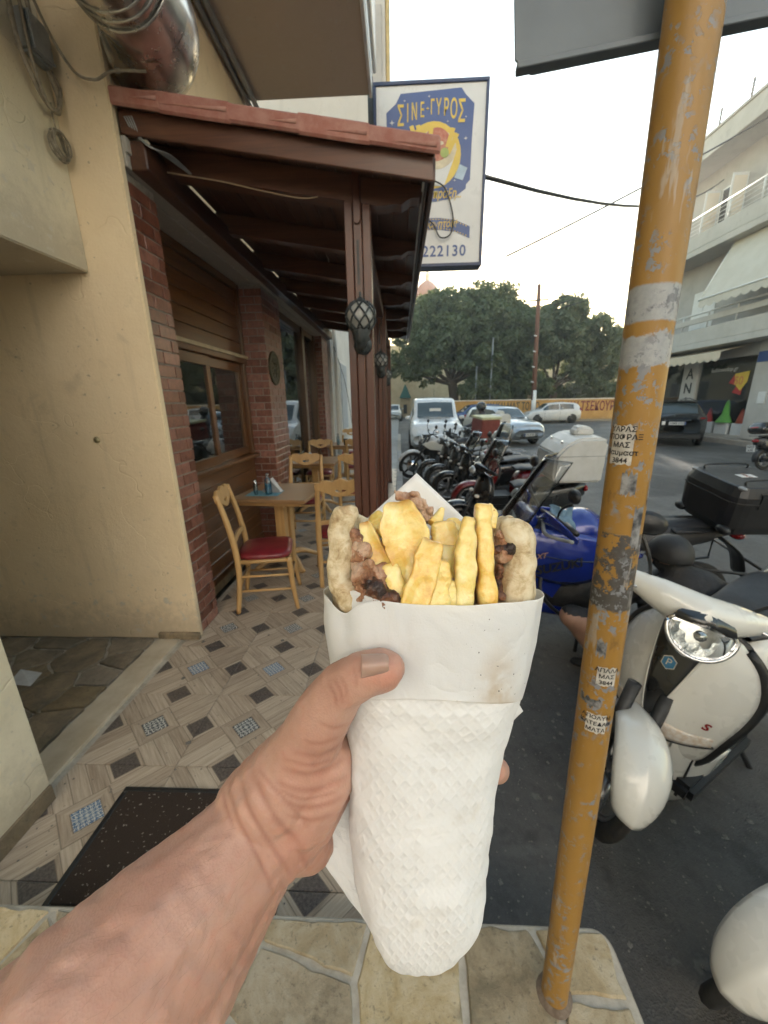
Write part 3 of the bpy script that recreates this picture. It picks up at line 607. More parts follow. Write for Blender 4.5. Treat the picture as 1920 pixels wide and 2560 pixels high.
box('slab', (-1.75, -.26, -1.5, 4.38, 4.30, 4.52), M_soffit, b, .006); box('edge_trim', (-.26, -.232, -1.5, 4.39, 4.285, 4.6), M_whitep, b, .004); tube('drain_pipe', [(-.205, -1, 4.42), (-.205, 4.3, 4.42), (-.205, 4.3, 5.2)], .018, M_whitep, b, 8)
up = thing('upper_house', 'pale upper storey of the house beyond the balcony', 'building', (-1, 6.6, 4.5))
box('wall', (-4, -.14, 5.7, 8.1, 4.32, 12), M_paleg, up, 0); box('corner_pipe', (-.138, -.09, 5.72, 5.8, 4.9, 12), mat('ochre_pipe', (.6, .45, .2)), up, .01); box('window_panel', (-.7, -.18, 5.68, 5.7, 5.15, 5.9), M_greyw, up, .004)
# ---------------------------------------------------------------- white house beyond
wh = thing('white_house', 'white plastered house with shuttered openings beyond the taverna', 'building', (-3, 12, ZR))
box('wall', (-7, -1.36, 8.15, 20, ZR, 4.6), M_white, wh, 0); box('plinth', (-1.36, -1.33, 8.15, 20, ZR, .55), M_white, wh, .004)
for y in (9.1, 11.4, 13.9, 16.2):
    wfr = box('window', (-1.36, -1.335, y, y+1.05, .95, 2.55), M_whitep, wh, .004); box('shutter', (-1.335, -1.315, y+.08, y+.97, 1.02, 2.48), mat('grey_blue_shutter', (.45, .5, .56), rough=.5), wfr, .003); box('sill', (-1.335, -1.24, y-.06, y+1.11, .9, .95), M_white, wfr, .004)
tube('drain_pipe', [(-1.30, 8.35, ZT), (-1.30, 8.35, 4.4)], .045, M_whitep, wh, 10)
cable('thin cable slanting down the white house front', [(-1.3, 8.2, 2.7), (-1.2, 9.0, 2.0), (-1.1, 9.3, .9)], .006, M_black, group='cables')
nh = thing('added_street_house', 'long plain pale house added farther along the left side of the street', 'house', (-7, 32, ZR)); box('wall', (-14, -2.7, 20.6, 46, ZR, 7.4), M_cream, nh, .02)  # continues the street; added to keep low yellow sky out of the shop panes
for y in range(22, 44, 4): wq = box('window', (-2.7, -2.66, y, y+1.2, 1.2, 3.0), M_whitep, nh, .01); box('shutter', (-2.66, -2.63, y+.08, y+1.12, 1.28, 2.92), M_grey, wq, .01)
o = box('pavement', (-1.4, -.078, 9.2, 60, ZR-.02, ZT-.03), mat('pavement_concrete', (.4, .39, .37), (.3, .29, .27), 3, .85, bump=.3), None, 0); structure(o)

# grit along the kerb and on the road
def grit(n, seed, bx, z, m):
    r = np.random.default_rng(seed); P = np.stack([r.uniform(bx[0], bx[1], n), r.uniform(bx[2], bx[3], n), np.full(n, z)], 1); s = r.uniform(.0012, .0045, n)*(1+2.2*(r.random(n) > .95)); B = np.array([[-1, -.7, 0], [1, -.8, 0], [.8, .9, 0], [-.9, .8, 0], [.1, 0, .9]])
    a = r.uniform(0, 6.28, n); c, s_ = np.cos(a), np.sin(a); Q = B[None]*s[:, None, None]; V = np.stack([Q[..., 0]*c[:, None]-Q[..., 1]*s_[:, None], Q[..., 0]*s_[:, None]+Q[..., 1]*c[:, None], Q[..., 2]], -1)+P[:, None]
    F = np.array([[0, 1, 4], [1, 2, 4], [2, 3, 4], [3, 0, 4]]); return fromnp('grit', V.reshape(-1, 3), (F[None]+np.arange(n)[:, None, None]*5).reshape(-1, 3), m)
M_grit = mat('grit_stone', (.26, .24, .21), (.10, .09, .08), 300, .9, bump=0)
o = grit(1500, 4, (.06, 1.5, .8, 3.2), ZR+.001, M_grit); props(o, 'loose grit and crumbs scattered on the road by the kerb', 'grit', kind='stuff')
o = grit(260, 9, (-1.45, -.1, .8, 2.4), ZT+.001, M_grit); props(o, 'small crumbs scattered on the terrace tiles', 'crumbs', kind='stuff')
# ---------------------------------------------------------------- shop sign
def signpt(cx, cy, lift=0.0):     # measured on the sign: 0..1300 across, 0..2070 down
    return Vector((-.235+cx/1300*1.095, 4.60-.012-lift, 4.525-cy/2070*1.545))
sg = thing('shop_sign', 'tall white and blue gyros shop sign hanging from the balcony', 'sign', (.3, 4.68, 2.98))
M_sblue = mat('sign_blue', (.045, .085, .24), (.05, .095, .26), 5, .35, bump=0); M_swhite = mat('sign_white', (.66, .66, .64), (.6, .6, .58), 3, .3, bump=0); M_syel = mat('sign_yellow', (.72, .52, .08), (.66, .45, .05), 8, .35, bump=0)
M_snavy = mat('sign_frame', (.03, .05, .12), rough=.4); M_sred = mat('sign_red', (.42, .10, .055), (.55, .25, .15), 25, .4, bump=0); M_sbread = mat('sign_bread', (.72, .62, .42), rough=.4, bump=0); M_slb = mat('sign_lightblue', (.45, .58, .68), rough=.4, bump=0)
x0, x1, z0, z1 = -.235, .86, 2.98, 4.525
box('light_box', (x0+.02, x1-.02, 4.60, 4.74, z0+.02, z1-.02), M_swhite, sg, .004)
for b in ((x0, x1, z1-.03, z1), (x0, x1, z0, z0+.03), (x0, x0+.028, z0+.03, z1-.03), (x1-.028, x1, z0+.03, z1-.03)): box('frame', (b[0], b[1], 4.585, 4.755, b[2], b[3]), M_snavy, sg, .003)
def flat(name, pts, m, lift, t=.0015):
    P = [signpt(x-75, y-75, 0) for x, y in pts]; prism(name, [(p.x, p.z) for p in P], t, m, sg, frame((0, 4.5985-lift, 0), (1, 0, 0), (0, 0, 1), (0, -1, 0)))
flat('emblem_field', [(385, 200), (1065, 165), (1120, 240), (1215, 330), (1200, 700), (1195, 1140), (1150, 1190), (1150, 1235), (1000, 1340), (800, 1370), (500, 1370), (330, 1250), (240, 1150), (225, 700), (222, 390), (330, 300)], M_sblue, 0)
circ = lambda cx, cy, rx, ry, n=28, a0=0, a1=2*math.pi: [(cx+rx*math.cos(a), cy+ry*math.sin(a)) for a in np.linspace(a0, a1, n, endpoint=(a1-a0) < 6.2)]
flat('yellow_disc', circ(760, 860, 320, 365), M_syel, .002)
flat('wrap_paper', [(560, 840), (980, 760), (1030, 800), (1000, 900), (900, 1180), (840, 1200), (700, 1190), (600, 1000)], M_swhite, .004)
flat('pita', circ(790, 800, 235, 215), M_sbread, .0055); flat('filling', circ(800, 745, 160, 180), M_sred, .0075)
for k, (x, y, x2, y2) in enumerate(((505, 540, 560, 700), (580, 535, 620, 700), (740, 510, 720, 720), (985, 580, 920, 780), (1030, 640, 930, 850))):
    d_ = Vector((y2-y, x-x2)).normalized()*24; flat('painted_chip', [(x-d_.x, y-d_.y), (x+d_.x, y+d_.y), (x2+d_.x, y2+d_.y), (x2-d_.x, y2-d_.y)], M_syel, .0095)
for k in range(7): flat('painted_meat', circ(760+random.uniform(-70, 110), 730+random.uniform(-110, 130), random.uniform(25, 45), random.uniform(18, 35), 9), M_sbread if k % 2 else M_sred, .0095+.0003*k)
flat('painted_lettuce', circ(890, 840, 50, 55, 11), mat('sign_green', (.42, .5, .12), rough=.4, bump=0), .012)
flat('film_frame', [(1070, 965), (1160, 1010), (1110, 1145), (1010, 1110)], M_slb, .004)
flat('film_strip', [(560, 1555), (860, 1560), (1040, 1590), (1215, 1670), (1215, 1810), (1050, 1730), (860, 1700), (560, 1690)], M_sblue, 0)
for k in range(15):
    x = 700+k*33; y = 1568+max(0, (k-5))**1.6*2.6
    flat('film_hole', [(x, y), (x+14, y+2), (x+14, y+14), (x, y+12)], M_syel, .002); flat('film_hole', [(x, y+112), (x+14, y+114), (x+14, y+126), (x, y+124)], M_syel, .002)
def stext(name, s, cx, cy, h, m, lift, sx=1, **k): return text(name, s, h/2070*1.545*1.38, frame(signpt(cx-75, cy-75, lift-.0105), (1, 0, 0), (0, 0, 1), (0, -1, 0)), m, sg, .0008, sx=sx, **k)
for s, cx, cy, h in (('Σ', 385, 440, 250), ('Ι', 465, 415, 215), ('Ν', 540, 400, 200), ('Ε', 630, 385, 180), ('Γ', 745, 360, 180), ('Υ', 815, 362, 190), ('Ρ', 900, 370, 205), ('Ο', 985, 390, 235), ('Σ', 1075, 420, 270)):
    stext('sign_letter', s, cx, cy, h*.86, M_syel, .004, .46, bold=.012)
for x, y, r in ((690, 365, 20), (285, 495, 30), (1130, 690, 22), (430, 275, 14), (705, 240, 14), (920, 505, 14), (1125, 465, 12), (1015, 1140, 14)):
    flat('star', [(x+(r if k % 2 == 0 else r*.3)*math.sin(k*math.pi/4), y-(r if k % 2 == 0 else r*.3)*math.cos(k*math.pi/4)) for k in range(8)], M_swhite if r != 20 else M_syel, .004)
stext('sign_letter', 'πράξη...', 930, 1290, 105, M_syel, .004, .72, shear=.25, bold=.012); stext('sign_letter', 'φαγητού!', 850, 1635, 88, M_syel, .004, .85, shear=.3, bold=.012)
stext('phone_number', '222130', 910, 1960, 135, M_sblue, .002, .98, bold=.018, space=1.12)
tube('hanging_cable', spline([signpt(690, 1080, .03), signpt(830, 1180, .03), signpt(930, 1500, .03), signpt(900, 1700, .03), signpt(780, 1730, .03), signpt(700, 1580, .03), signpt(600, 1500, .03)], 8), .007, M_black, sg, 6)
box('bracket', (-1.4, -.235, 4.62, 4.70, 3.62, 3.70), M_iron, sg, .004); box('bracket_post', (-.29, -.238, 4.63, 4.69, 3.5, 4.6), M_iron, sg, .004)
# overhead wires
def wire(label, a, b, sag, r=.012):
    P = [Vector(a).lerp(Vector(b), t)-Vector((0, 0, sag*4*t*(1-t))) for t in np.linspace(0, 1, 15)]; props(tube('overhead_wire', P, r, M_black, None, 6), label, 'wire', 'wires over the street')
wire('black cable running from the gyros sign across the street', (.86, 4.66, 3.78), (12.0, 17.5, 9.3), .5, .022)
wire('thin wire slanting across the pale sky', (2.9, 12, 5.35), (12.6, 16, 10.6), .1, .024)
for k in range(4): wire('faint wire far away over the street, number %s from the top' % ('one two three four'.split()[k]), (11.8, 33, 9.2-k*.35), (24, 30, 13.6-k*.5), .35, .025)
# ---------------------------------------------------------------- trees
def leafmat(name, a, b):
    g = G(name); n = g.noise(g.co(), .9, 3, .6); r = g.n('NewGeometry').outputs['Random Per Island']; col = g.mix(g.math('MULTIPLY_ADD', r, .6, g.math('MULTIPLY', n, .4)), a, b)
    d = g.n('BsdfDiffuse', {0: col}); t = g.n('BsdfTranslucent', {0: g.mix(.5, col, (.16, .17, .03))}); gl = g.n('BsdfGlossy', {0: (.5, .5, .5), 1: .4})
    m1 = g.n('MixShader', {0: .5, 1: d.outputs[0], 2: t.outputs[0]}); m2 = g.n('MixShader', {0: .07, 1: m1.outputs[0], 2: gl.outputs[0]}); g.t.links.new(m2.outputs[0], g.out.inputs[0]); return g.m
M_leaf = leafmat('ficus_leaves', (.09, .122, .055), (.19, .225, .10)); M_leaf2 = leafmat('pale_leaves', (.12, .148, .078), (.21, .24, .13)); M_bark = mat('bark', (.14, .105, .075), (.07, .05, .036), 14, .85, bump=.7, bscale=30, bdist=.03)
def leaves(centres, radii, n, size, seed, flat=.8):
    r = np.random.default_rng(seed); C = np.array(centres); Rr = np.array(radii); w = Rr**2; k = r.choice(len(C), n, p=w/w.sum())
    d = r.normal(size=(n, 3)); d /= np.linalg.norm(d, axis=1)[:, None]; rad = r.random(n)**.55
    P = C[k]+d*(Rr[k]*rad)[:, None]*np.array([1, 1, flat])
    nn = d+r.normal(size=(n, 3))*.55+np.array([0, 0, .35]); nn /= np.linalg.norm(nn, axis=1)[:, None]
    t = np.cross(nn, r.normal(size=(n, 3))); t /= np.linalg.norm(t, axis=1)[:, None]; b = np.cross(nn, t); s = size*r.uniform(.6, 1.35, n)[:, None]
    V = np.empty((n, 4, 3)); V[:, 0] = P-t*s; V[:, 1] = P-b*s*.5+t*s*.1; V[:, 2] = P+t*s; V[:, 3] = P+b*s*.5+t*s*.1
    return V.reshape(-1, 3), np.arange(n*4).reshape(-1, 4)
def tree(label, base, trunk_h, lobes, n, leaf, m, seed, trunk_r=.3, cat='tree', group='ficus trees behind the ochre wall', name='ficus_tree'):
    t = thing(name, label, cat, base, group=group); B = Vector(base); rr = random.Random(seed)
    cs, rs = [], []
    for (x, y, z, r) in lobes:
        k = int(12+r*r*6.5)
        for i in range(k):
            u = Vector((rr.gauss(0, 1), rr.gauss(0, 1), rr.gauss(0, 1))).normalized()*(rr.random()**.35)
            cs.append((x+u.x*r, y+u.y*r, z+u.z*r*.85)); rs.append(rr.uniform(.45, .85)*max(.7, r*.36))
    V, F = leaves(cs, rs, n, leaf, seed); fromnp('crown', V, F, m, t)
    top = Vector((base[0]+rr.uniform(-.4, .4), base[1], base[2]+trunk_h))
    tube('trunk', spline([B-Vector((0, 0, .2)), B.lerp(top, .5)+Vector((rr.uniform(-.15, .15), 0, 0)), top], 5), [trunk_r*1.3]+[trunk_r]*9+[trunk_r*.8], M_bark, t, 10)
    for (x, y, z, r) in lobes: tube('limb', spline([top-Vector((0, 0, .3)), top.lerp(Vector((x, y, z)), .5)+Vector((0, 0, -.4)), (x, y, z)], 4), [trunk_r*.55*(1-i/9) for i in range(9)], M_bark, t, 6)
    return t
tree('huge dense ficus tree with its crown spreading low over the parked van', (5.0, 36.5, 0), 3.4, [(4.2, 36, 7.6, 3.6), (7.6, 36.5, 8.0, 3.6), (1.6, 35, 5.6, 2.2), (.6, 34.5, 4.4, 1.5), (2.2, 35, 4.2, 1.6), (5.4, 36, 9.4, 2.0), (9.4, 37, 6.0, 3.0), (2.6, 36, 8.0, 2.4), (6.4, 35, 5.2, 2.4), (7.5, 38.5, 6.5, 3.5)], 110000, .15, M_leaf, 3, .42)
tree('broad greyish green tree on the right behind the ochre wall', (14.2, 37, 0), 3.0, [(13.6, 37, 7.0, 3.2), (16.4, 37.5, 6.2, 2.8), (11.6, 36.5, 6.4, 2.8), (14.6, 37, 8.6, 1.8), (18.2, 38, 5.0, 2.2), (15.2, 36, 4.6, 1.8), (19.5, 39, 6.4, 1.9)], 90000, .14, M_leaf2, 5, .30)
tree('tall ficus crown between the two big trees', (10.2, 40, 0), 4, [(9.8, 40, 8.4, 2.6), (11.6, 40.5, 8.0, 2.4), (10, 40, 6, 2.8), (13, 41, 8.2, 2.2), (10.6, 37.5, 7.4, 2.3), (11.2, 38, 5.2, 2.2), (12, 41, 4.5, 2.4)], 70000, .15, M_leaf, 8, .3)
tree('small round shrub tree behind the parked cars', (6.3, 34.3, 0), .9, [(6.2, 34.3, 2.2, 1.3), (8.2, 34.6, 2.3, 1.3), (7.2, 34.5, 2.8, 1.2)], 9000, .15, M_leaf, 12, .1, 'shrub', None, 'shrub')
tree('thin leafy shrub beside the right end of the ochre wall', (17.3, 36, 0), 1, [(17.2, 36, 2.6, 1.0), (18.2, 36, 2.2, 1.1)], 3000, .14, M_leaf2, 15, .08, 'shrub', None, 'shrub')
tree('dark bushy tree behind the utility pole', (11.2, 35.2, 0), 1.3, [(11.2, 35.2, 3.0, 1.4), (12.3, 35.4, 2.6, 1.1)], 8000, .15, M_leaf, 19, .14, 'tree', None)
# ---------------------------------------------------------------- ochre wall, church, utility pole
w = thing('ochre_wall', 'ochre boundary wall with red graffiti behind the parked white car', 'wall', (12, 33, ZR)); M_ochre = plaster('ochre_plaster', (.62, .34, .09), (.52, .27, .07), .2, False)
box('wall', (3.2, 24, 33.0, 33.25, ZR, 1.55), M_ochre, w, 0); box('coping', (3.2, 24, 32.96, 33.29, 1.552, 1.64), M_soffit, w, .01)
F_ = lambda x, z: frame((x, 32.992, z), (1, 0, 0), (0, 0, 1), (0, -1, 0))
text('graffiti', 'ΝΑ ΚΑΙ ΤΣΕΚΟΥΡΙ ΕΤΟΙΜΟ', 1.0, F_(16.3, .98), mat('graffiti_red', (.22, .02, .03), rough=.7), w, .003, sx=.58, bold=.02); text('graffiti', 'ΠΟΛΗ ΚΑΙ ΜΑΣ ΤΟ ΚΟ', .85, F_(8.9, 1.05), mat('graffiti_grey', (.07, .06, .05), rough=.7), w, .003, sx=.55, bold=.02)
o = box('verge', (3.2, 24, 31.9, 32.96, ZR-.05, ZR+.1), mat('verge_concrete', (.36, .3, .22), rough=.9), None, .02); structure(o)
ch = thing('church', 'sandstone church with a red tiled dome rising behind the trees', 'church', (5, 62, ZR)); M_sand = plaster('sandstone', (.62, .48, .30), (.52, .38, .22), .2, False); M_rt = mat('red_roof_tile', (.40, .13, .07), (.3, .09, .05), 5, .8)
box('nave', (-3.5, 17, 58, 74, ZR, 9.2), M_sand, ch, .1); box('apse_wall', (-5, 0.6, 50, 57.9, ZR, 6.6), M_sand, ch, .1)
T = Matrix.Translation
lathe('drum', [(1.55, 9.0), (1.55, 15.6), (1.75, 15.7), (1.75, 16.0)], M_sand, ch, 8, T((4.05, 62, 0)), False); dome = lathe('dome', [(1.8, 16.0), (1.65, 16.7), (1.2, 17.5), (.6, 18.0), (.32, 18.1)], M_rt, ch, 16, T((4.05, 62, 0)))
lathe('lantern', [(.3, 18.05), (.3, 18.7), (.42, 18.75), (.1, 19.3), (0, 19.4)], M_sand, dome, 10, T((4.05, 62, 0)))
cross = tube('cross', [(4.05, 62, 19.3), (4.05, 62, 20.4)], .05, M_chrome, dome, 6); 
for k in range(8): a = k*math.pi/4+math.pi/8; tube('window', [Vector((4.05+1.45*math.cos(a), 62+1.45*math.sin(a), z)) for z in (13.2, 15.0)], .28, M_black, ch, 8)
for x in (-4, -2.3): wdw = box('window', (x, x+.9, 49.97, 50.0, 2.2, 4.0), M_black, ch, .01); box('sill', (x-.1, x+1.0, 49.9, 49.97, 2.1, 2.2), M_sand, wdw, .01)
ks = thing('kiosk', 'small stone kiosk with a green pointed roof at the end of the street', 'kiosk', (.6, 46, ZR)); box('body', (.1, 1.2, 45.6, 46.6, ZR, 2.0), M_sand, ks, .03); lathe('roof', [(.95, 2.0), (.5, 2.7), (.12, 3.4), (0, 3.5)], mat('green_roof', (.05, .16, .12), rough=.6), ks, 4, T((.65, 46.1, 0)) @ Matrix.Rotation(R_(45), 4, 'Z'), False); box('opening', (.45, .85, 45.58, 45.6, .3, 1.3), M_black, ks, 0)
up_ = thing('utility_pole', 'leaning brown wooden utility pole with a whitewashed foot', 'pole', (10.6, 32, ZR))
tube('shaft', [(10.62, 32, ZR), (10.25, 32, 9.7)], [.19, .13], mat('pole_wood', (.20, .085, .05), (.12, .05, .03), 8, .85, stretch=(6, 6, .5)), up_, 10); tube('white_foot', [(10.622, 31.998, ZR+.01), (10.545, 31.998, 2.3)], [.197, .185], M_whitep, up_, 10)
for k, z in enumerate((2.9, 4.0, 5.1, 6.2)): tube('insulator', [(10.42-.02*k, 31.9, z), (10.2-.02*k, 31.85, z+.04)], .05, M_whitep, up_, 6)
tube('cross_arm', [(9.6, 31.9, 8.6), (11.0, 31.9, 8.65)], .06, M_bark, up_, 6)
for x, z1_, lab in ((7.5, 6.4, 'thin grey lamp mast in front of the trees, taller one'), (6.3, 4.3, 'thin grey lamp mast in front of the trees, shorter one')): props(tube('lamp_mast', [(x, 33.6, 0), (x, 33.6, z1_)], .06, M_grey, None, 8), lab, 'mast', 'thin masts by the trees')
for k, (x0, x1, y, h) in enumerate(((8, 22, 66, 6.5), (21, 36, 60, 7.5), (-22, -6, 64, 7))):  # houses added beyond the trees to block low sky glare
    fh = thing('added_far_house', ('low pale house added far behind the trees in the middle', 'low pale house added far behind the trees on the right', 'low pale house added far down the street on the left')[k], 'house', ((x0+x1)/2, y, ZR), group='houses added far behind the trees'); box('wall', (x0, x1, y, y+9, ZR, h), M_sand, fh, .05); box('roof', (x0-.4, x1+.4, y-.4, y+9.4, h, h+.5), M_rt, fh, .05)
    for j in range(int((x1-x0)/3)): box('window', (x0+1+j*3, x0+2.1+j*3, y-.03, y, 2.2, 3.8), M_black, fh, .02)
tree('long dark hedge added behind the ochre wall', (16, 41, 0), .8, [(9+1.6*k, 41.5+.4*(k % 3), 1.9+.5*(k % 2), 1.7) for k in range(9)], 26000, .17, M_leaf, 27, .1, 'hedge', None, 'hedge')  # added to close the gaps under the crowns where sun glow came through
# unseen house added behind the viewer: it bounces low sun into the shade and is mirrored in paint and glass
bh = thing('fill_house', 'unseen pale house added behind the viewer to bounce sunlight', 'house', (2, -12, ZR)); box('wall', (-16, 20, -20, -10, ZR, 13), plaster('fill_plaster', (.80, .77, .73), (.75, .72, .68), .15, False), bh, .05)
for j in range(9):
    for z in (1.2, 4.6, 8.0, 10.6): wq = box('window', (-14+j*3.7, -12.6+j*3.7, -10.0, -9.96, z, z+1.7), M_whitep, bh, .02); box('pane', (-13.9+j*3.7, -12.7+j*3.7, -9.96, -9.95, z+.1, z+1.6), M_black, wq, 0)
# ---------------------------------------------------------------- apartment building on the right
ab = thing('apartment_building', 'grey three storey apartment block with balconies above a dress shop', 'building', (14, 15, ZR))
XF, XB_, Y0_, Y1_ = 12.9, 11.8, 4.0, 21.0
box('facade', (XF, 22, Y0_, Y1_, 3.5, 10.42), M_greyw, ab, 0)
box('roof_slab', (XB_, 22, Y0_, Y1_+.3, 10.41, 11.1), M_paleg, ab, .02); box('roof_lip', (XB_-.05, 22, Y0_, Y1_+.35, 11.1, 11.17), M_paleg, ab, .01)
def railing(z0, z1, m, n, top=.035, x=XB_+.05, bars=4):
    r = tube('railing', [(x, Y0_, z1), (x, Y1_, z1)], top, m, ab, 6)
    for k in range(n): y = Y1_-.25-k*1.35; tube('baluster', [(x, y, z0), (x, y, z1)], .028, m, r, 6)
    for b in range(bars): z = z0+(z1-z0)*(b+.6)/(bars+.6); tube('bar', [(x, Y0_, z), (x, Y1_, z)], .011, m, r, 5)
M_dkrail = mat('dark_rail', (.16, .13, .12), rough=.5); railing(11.17, 11.79, M_dkrail, 11)
for zb, zp, zr, bars in ((7.02, 7.77, 8.43, 4), (3.46, 4.19, 4.76, 0)):
    box('balcony_slab', (XB_, XF, Y0_, Y1_, zb-.0, zb+.22), M_paleg, ab, .01); box('parapet', (XB_-.003, XB_+.14, Y0_, Y1_+.0, zb+.221, zp), M_paleg, ab, .01); railing(zp, zr, M_whitep, 12, bars=bars)
box('parapet_band', (XB_+.0, XB_+.06, Y0_, Y1_, 4.40, 4.60), M_paleg, ab, .01)
M_dglass = mat('dark_window', (.03, .035, .04), rough=.08, bump=0)
def win(y0, y1, z0, z1, shutters=True, blind=None):
    w_ = box('window', (XF-.03, XF-.002, y0, y1, z0, z1), M_whitep, ab, .01); box('pane', (XF-.036, XF-.031, y0+.07, y1-.07, z0+.07, z1-.07), blind or M_dglass, w_, 0); box('mullion', (XF-.05, XF-.037, (y0+y1)/2-.03, (y0+y1)/2+.03, z0+.05, z1-.05), M_whitep, w_, .005)
    if shutters:
        for ya, sg_ in ((y0, -1), (y1, 1)):
            sh = box('shutter', (XF-.42, XF-.37, 0, .02, 0, 0.02), M_whitep, w_, 0) if False else box('shutter', (XF-.62, XF-.04, ya+(.02 if sg_ > 0 else -.06), ya+(.06 if sg_ > 0 else -.02), z0, z1), M_whitep, w_, .006); box('louvre_panel', (XF-.56, XF-.10, ya+(.012 if sg_ > 0 else -.068), ya+(.068 if sg_ > 0 else -.012), z0+.1, z1-.1), M_soffit, w_, .004)
win(17.5, 18.7, 7.3, 9.5); win(12.2, 13.6, 7.3, 9.5); win(17.9, 19.2, 3.7, 5.9, False, M_whitep); win(8, 9.5, 7.3, 9.5)
for y in (20.3, 16.6, 14.2): box('pilaster_line', (XF-.025, XF-.001, y, y+.14, 7.24, 10.4), M_paleg, ab, .004)
box('wall_line', (XF-.012, XF-.001, 10, 16.6, 9.0, 9.05), M_dkrail, ab, 0)
# upper awning
M_awn = mat('awning_cloth', (.60, .56, .48), (.54, .5, .42), 2, .8, bump=.1); ya, yb = 9.0, 16.6
aw = thing('balcony_awning', 'large pale canvas awning rolled out over the first floor balcony', 'awning', (11.6, 13, 5.1))
mesh('canvas', [(12.2, ya, 7.0), (12.2, yb, 7.0), (11.35, yb, 5.12), (11.35, ya, 5.12), (12.2, ya, 6.985), (12.2, yb, 6.985), (11.34, yb, 5.105), (11.34, ya, 5.105)], [(0, 1, 2, 3), (7, 6, 5, 4), (1, 5, 6, 2), (0, 3, 7, 4), (2, 6, 7, 3)], M_awn, aw)
def valance(name, y0, y1, x, z, h, m, parent, n):
    V = []; F = []; N_ = n*8
    for i in range(N_+1): y = y0+(y1-y0)*i/N_; V += [(x, y, z), (x-.01, y, z-h*(.68+.32*abs(math.sin(math.pi*i/8))))]
    F = [(2*i, 2*i+1, 2*i+3, 2*i+2) for i in range(N_)]; o = mesh(name, V, F, m, parent); s_ = o.modifiers.new('s', 'SOLIDIFY'); s_.thickness = .006; return o
valance('valance', ya, yb, 11.345, 5.11, .3, M_awn, aw, 20); tube('roller_bar', [(11.34, ya, 5.12), (11.34, yb+.05, 5.12)], .035, M_whitep, aw, 8); tube('side_arm', [(12.2, yb, 6.95), (11.36, yb+.02, 5.15)], .03, M_whitep, aw, 6)
# shop
aw = thing('shop_awning', 'scalloped cream awning over the dress shop window', 'awning', (12, 18, 3.1)); M_awn2 = mat('cream_awning', (.66, .56, .42), (.6, .5, .36), 3, .8)
mesh('canvas', [(12.7, 15.5, 3.42), (12.7, 21, 3.42), (11.7, 21, 3.2), (11.7, 15.5, 3.2), (12.7, 15.5, 3.40), (12.7, 21, 3.40), (11.7, 21, 3.185), (11.7, 15.5, 3.185)], [(0, 1, 2, 3), (7, 6, 5, 4), (0, 3, 7, 4), (2, 3, 7, 6)], M_awn2, aw); valance('valance', 15.5, 21, 11.695, 3.2, .34, M_awn2, aw, 15)
XS = 12.7
box('shop_pier', (XS, XS+.4, 17.85, 18.75, .1, 3.46), M_paleg, ab, .01); box('shop_pier', (XS-.1, XS+.5, 13.3, 15.0, .1, 3.46), M_paleg, ab, .01); box('shop_pier', (XS, XS+.4, 20.6, 21, .1, 3.46), M_paleg, ab, .01)
box('shop_fascia', (XS+.02, XS+.3, 12, 21, 3.02, 3.45), M_greyw, ab, .005); box('shop_end_wall', (12.72, 14.4, 20.62, 20.98, .1, 3.44), M_paleg, ab, 0); box('shop_back_wall', (14.4, 14.5, 12, 21, .1, 3.46), M_paleg, ab, 0); box('shop_floor', (XS, 16, 12, 21, .0, .18), M_paleg, ab, .005); box('window_pelmet', (XS+.3, 16, 12, 21, 3.3, 3.44), M_dkrail, ab, 0)
M_shopg = glassmat('shop_glass', (.9, .92, .9), .03, .05)
for y0, y1 in ((15.0, 17.85), (18.75, 20.6), (10, 13.3)): box('shop_pane', (XS+.1, XS+.112, y0, y1, .18, 3.02), M_shopg, ab, 0)
Fx = lambda y, z, x=XS-.004: frame((x, y, z), (0, -1, 0), (0, 0, 1), (-1, 0, 0))
for s, z in (('A', 2.55), ('N', 1.95), ('I', 1.35)): text('shop_letter', s, .62, Fx(18.3, z), M_black, ab, .004, bold=.015)
text('shop_letter', 'fashionedop.gr', .22, Fx(16.6, 2.62, XS+.09), M_whitep, ab, .002)
ps = thing('sale_poster', 'yellow and red fifty percent sale sticker on the shop window', 'poster', (XS+.09, 15.6, 1.8)); Mp = Fx(15.75, 2.1, XS+.085)
prism('yellow_field', [(-.28, .33), (.36, .4), (.33, .02), (.1, -.3), (-.2, -.05)], .003, M_syel, ps, Mp); prism('red_arrow', [(-.5, .0), (-.3, .28), (.1, .3), (.35, .05), (.2, -.05), (.15, -.45), (-.25, -.35), (-.1, -.1)], .003, mat('poster_red', (.5, .03, .03), rough=.4), ps, Mp @ T((0, 0, -.004))); text('price', '50', .42, Mp @ T((-.05, .06, .006)), mat('poster_pink', (.75, .3, .1), rough=.4), ps, .002, bold=.02)
def mannequin(label, y, dress, x=13.05, h=1.15, group='mannequins in the dress shop window'):
    t = thing('mannequin', label, 'mannequin', (x, y, .62), group=group, world=False); box('plinth', (-.3, .3, -.3, .3, -.44, -.001), M_whitep, t, .01); m = mat('mannequin_skin', (.6, .58, .55), rough=.4)
    lathe('gown', [(.29*h, 0), (.27, .3), (.22, .7), (.16, 1.0), (.13, 1.08), (.17, 1.25), (.18, 1.36), (.12, 1.42)], mat(label[:9], dress, tuple(v*.5 for v in dress), 12, .5, stretch=(4, 4, .4)), t, 20)
    me = blob_mesh(chain([(0, 0, 1.38), (0, 0, 1.5), (0, 0, 1.56)], [.08, .045, .05])+chain([(0, 0, 1.6), (0, 0, 1.68)], [.085, .08])+chain([(0, .17, 1.38), (0, .26, 1.15), (-.1, .2, .95)], [.05, .04, .03])+chain([(0, -.17, 1.38), (0, -.26, 1.15), (-.1, -.2, .95)], [.05, .04, .03]), .02, 3); link('torso', me, m, t, True)
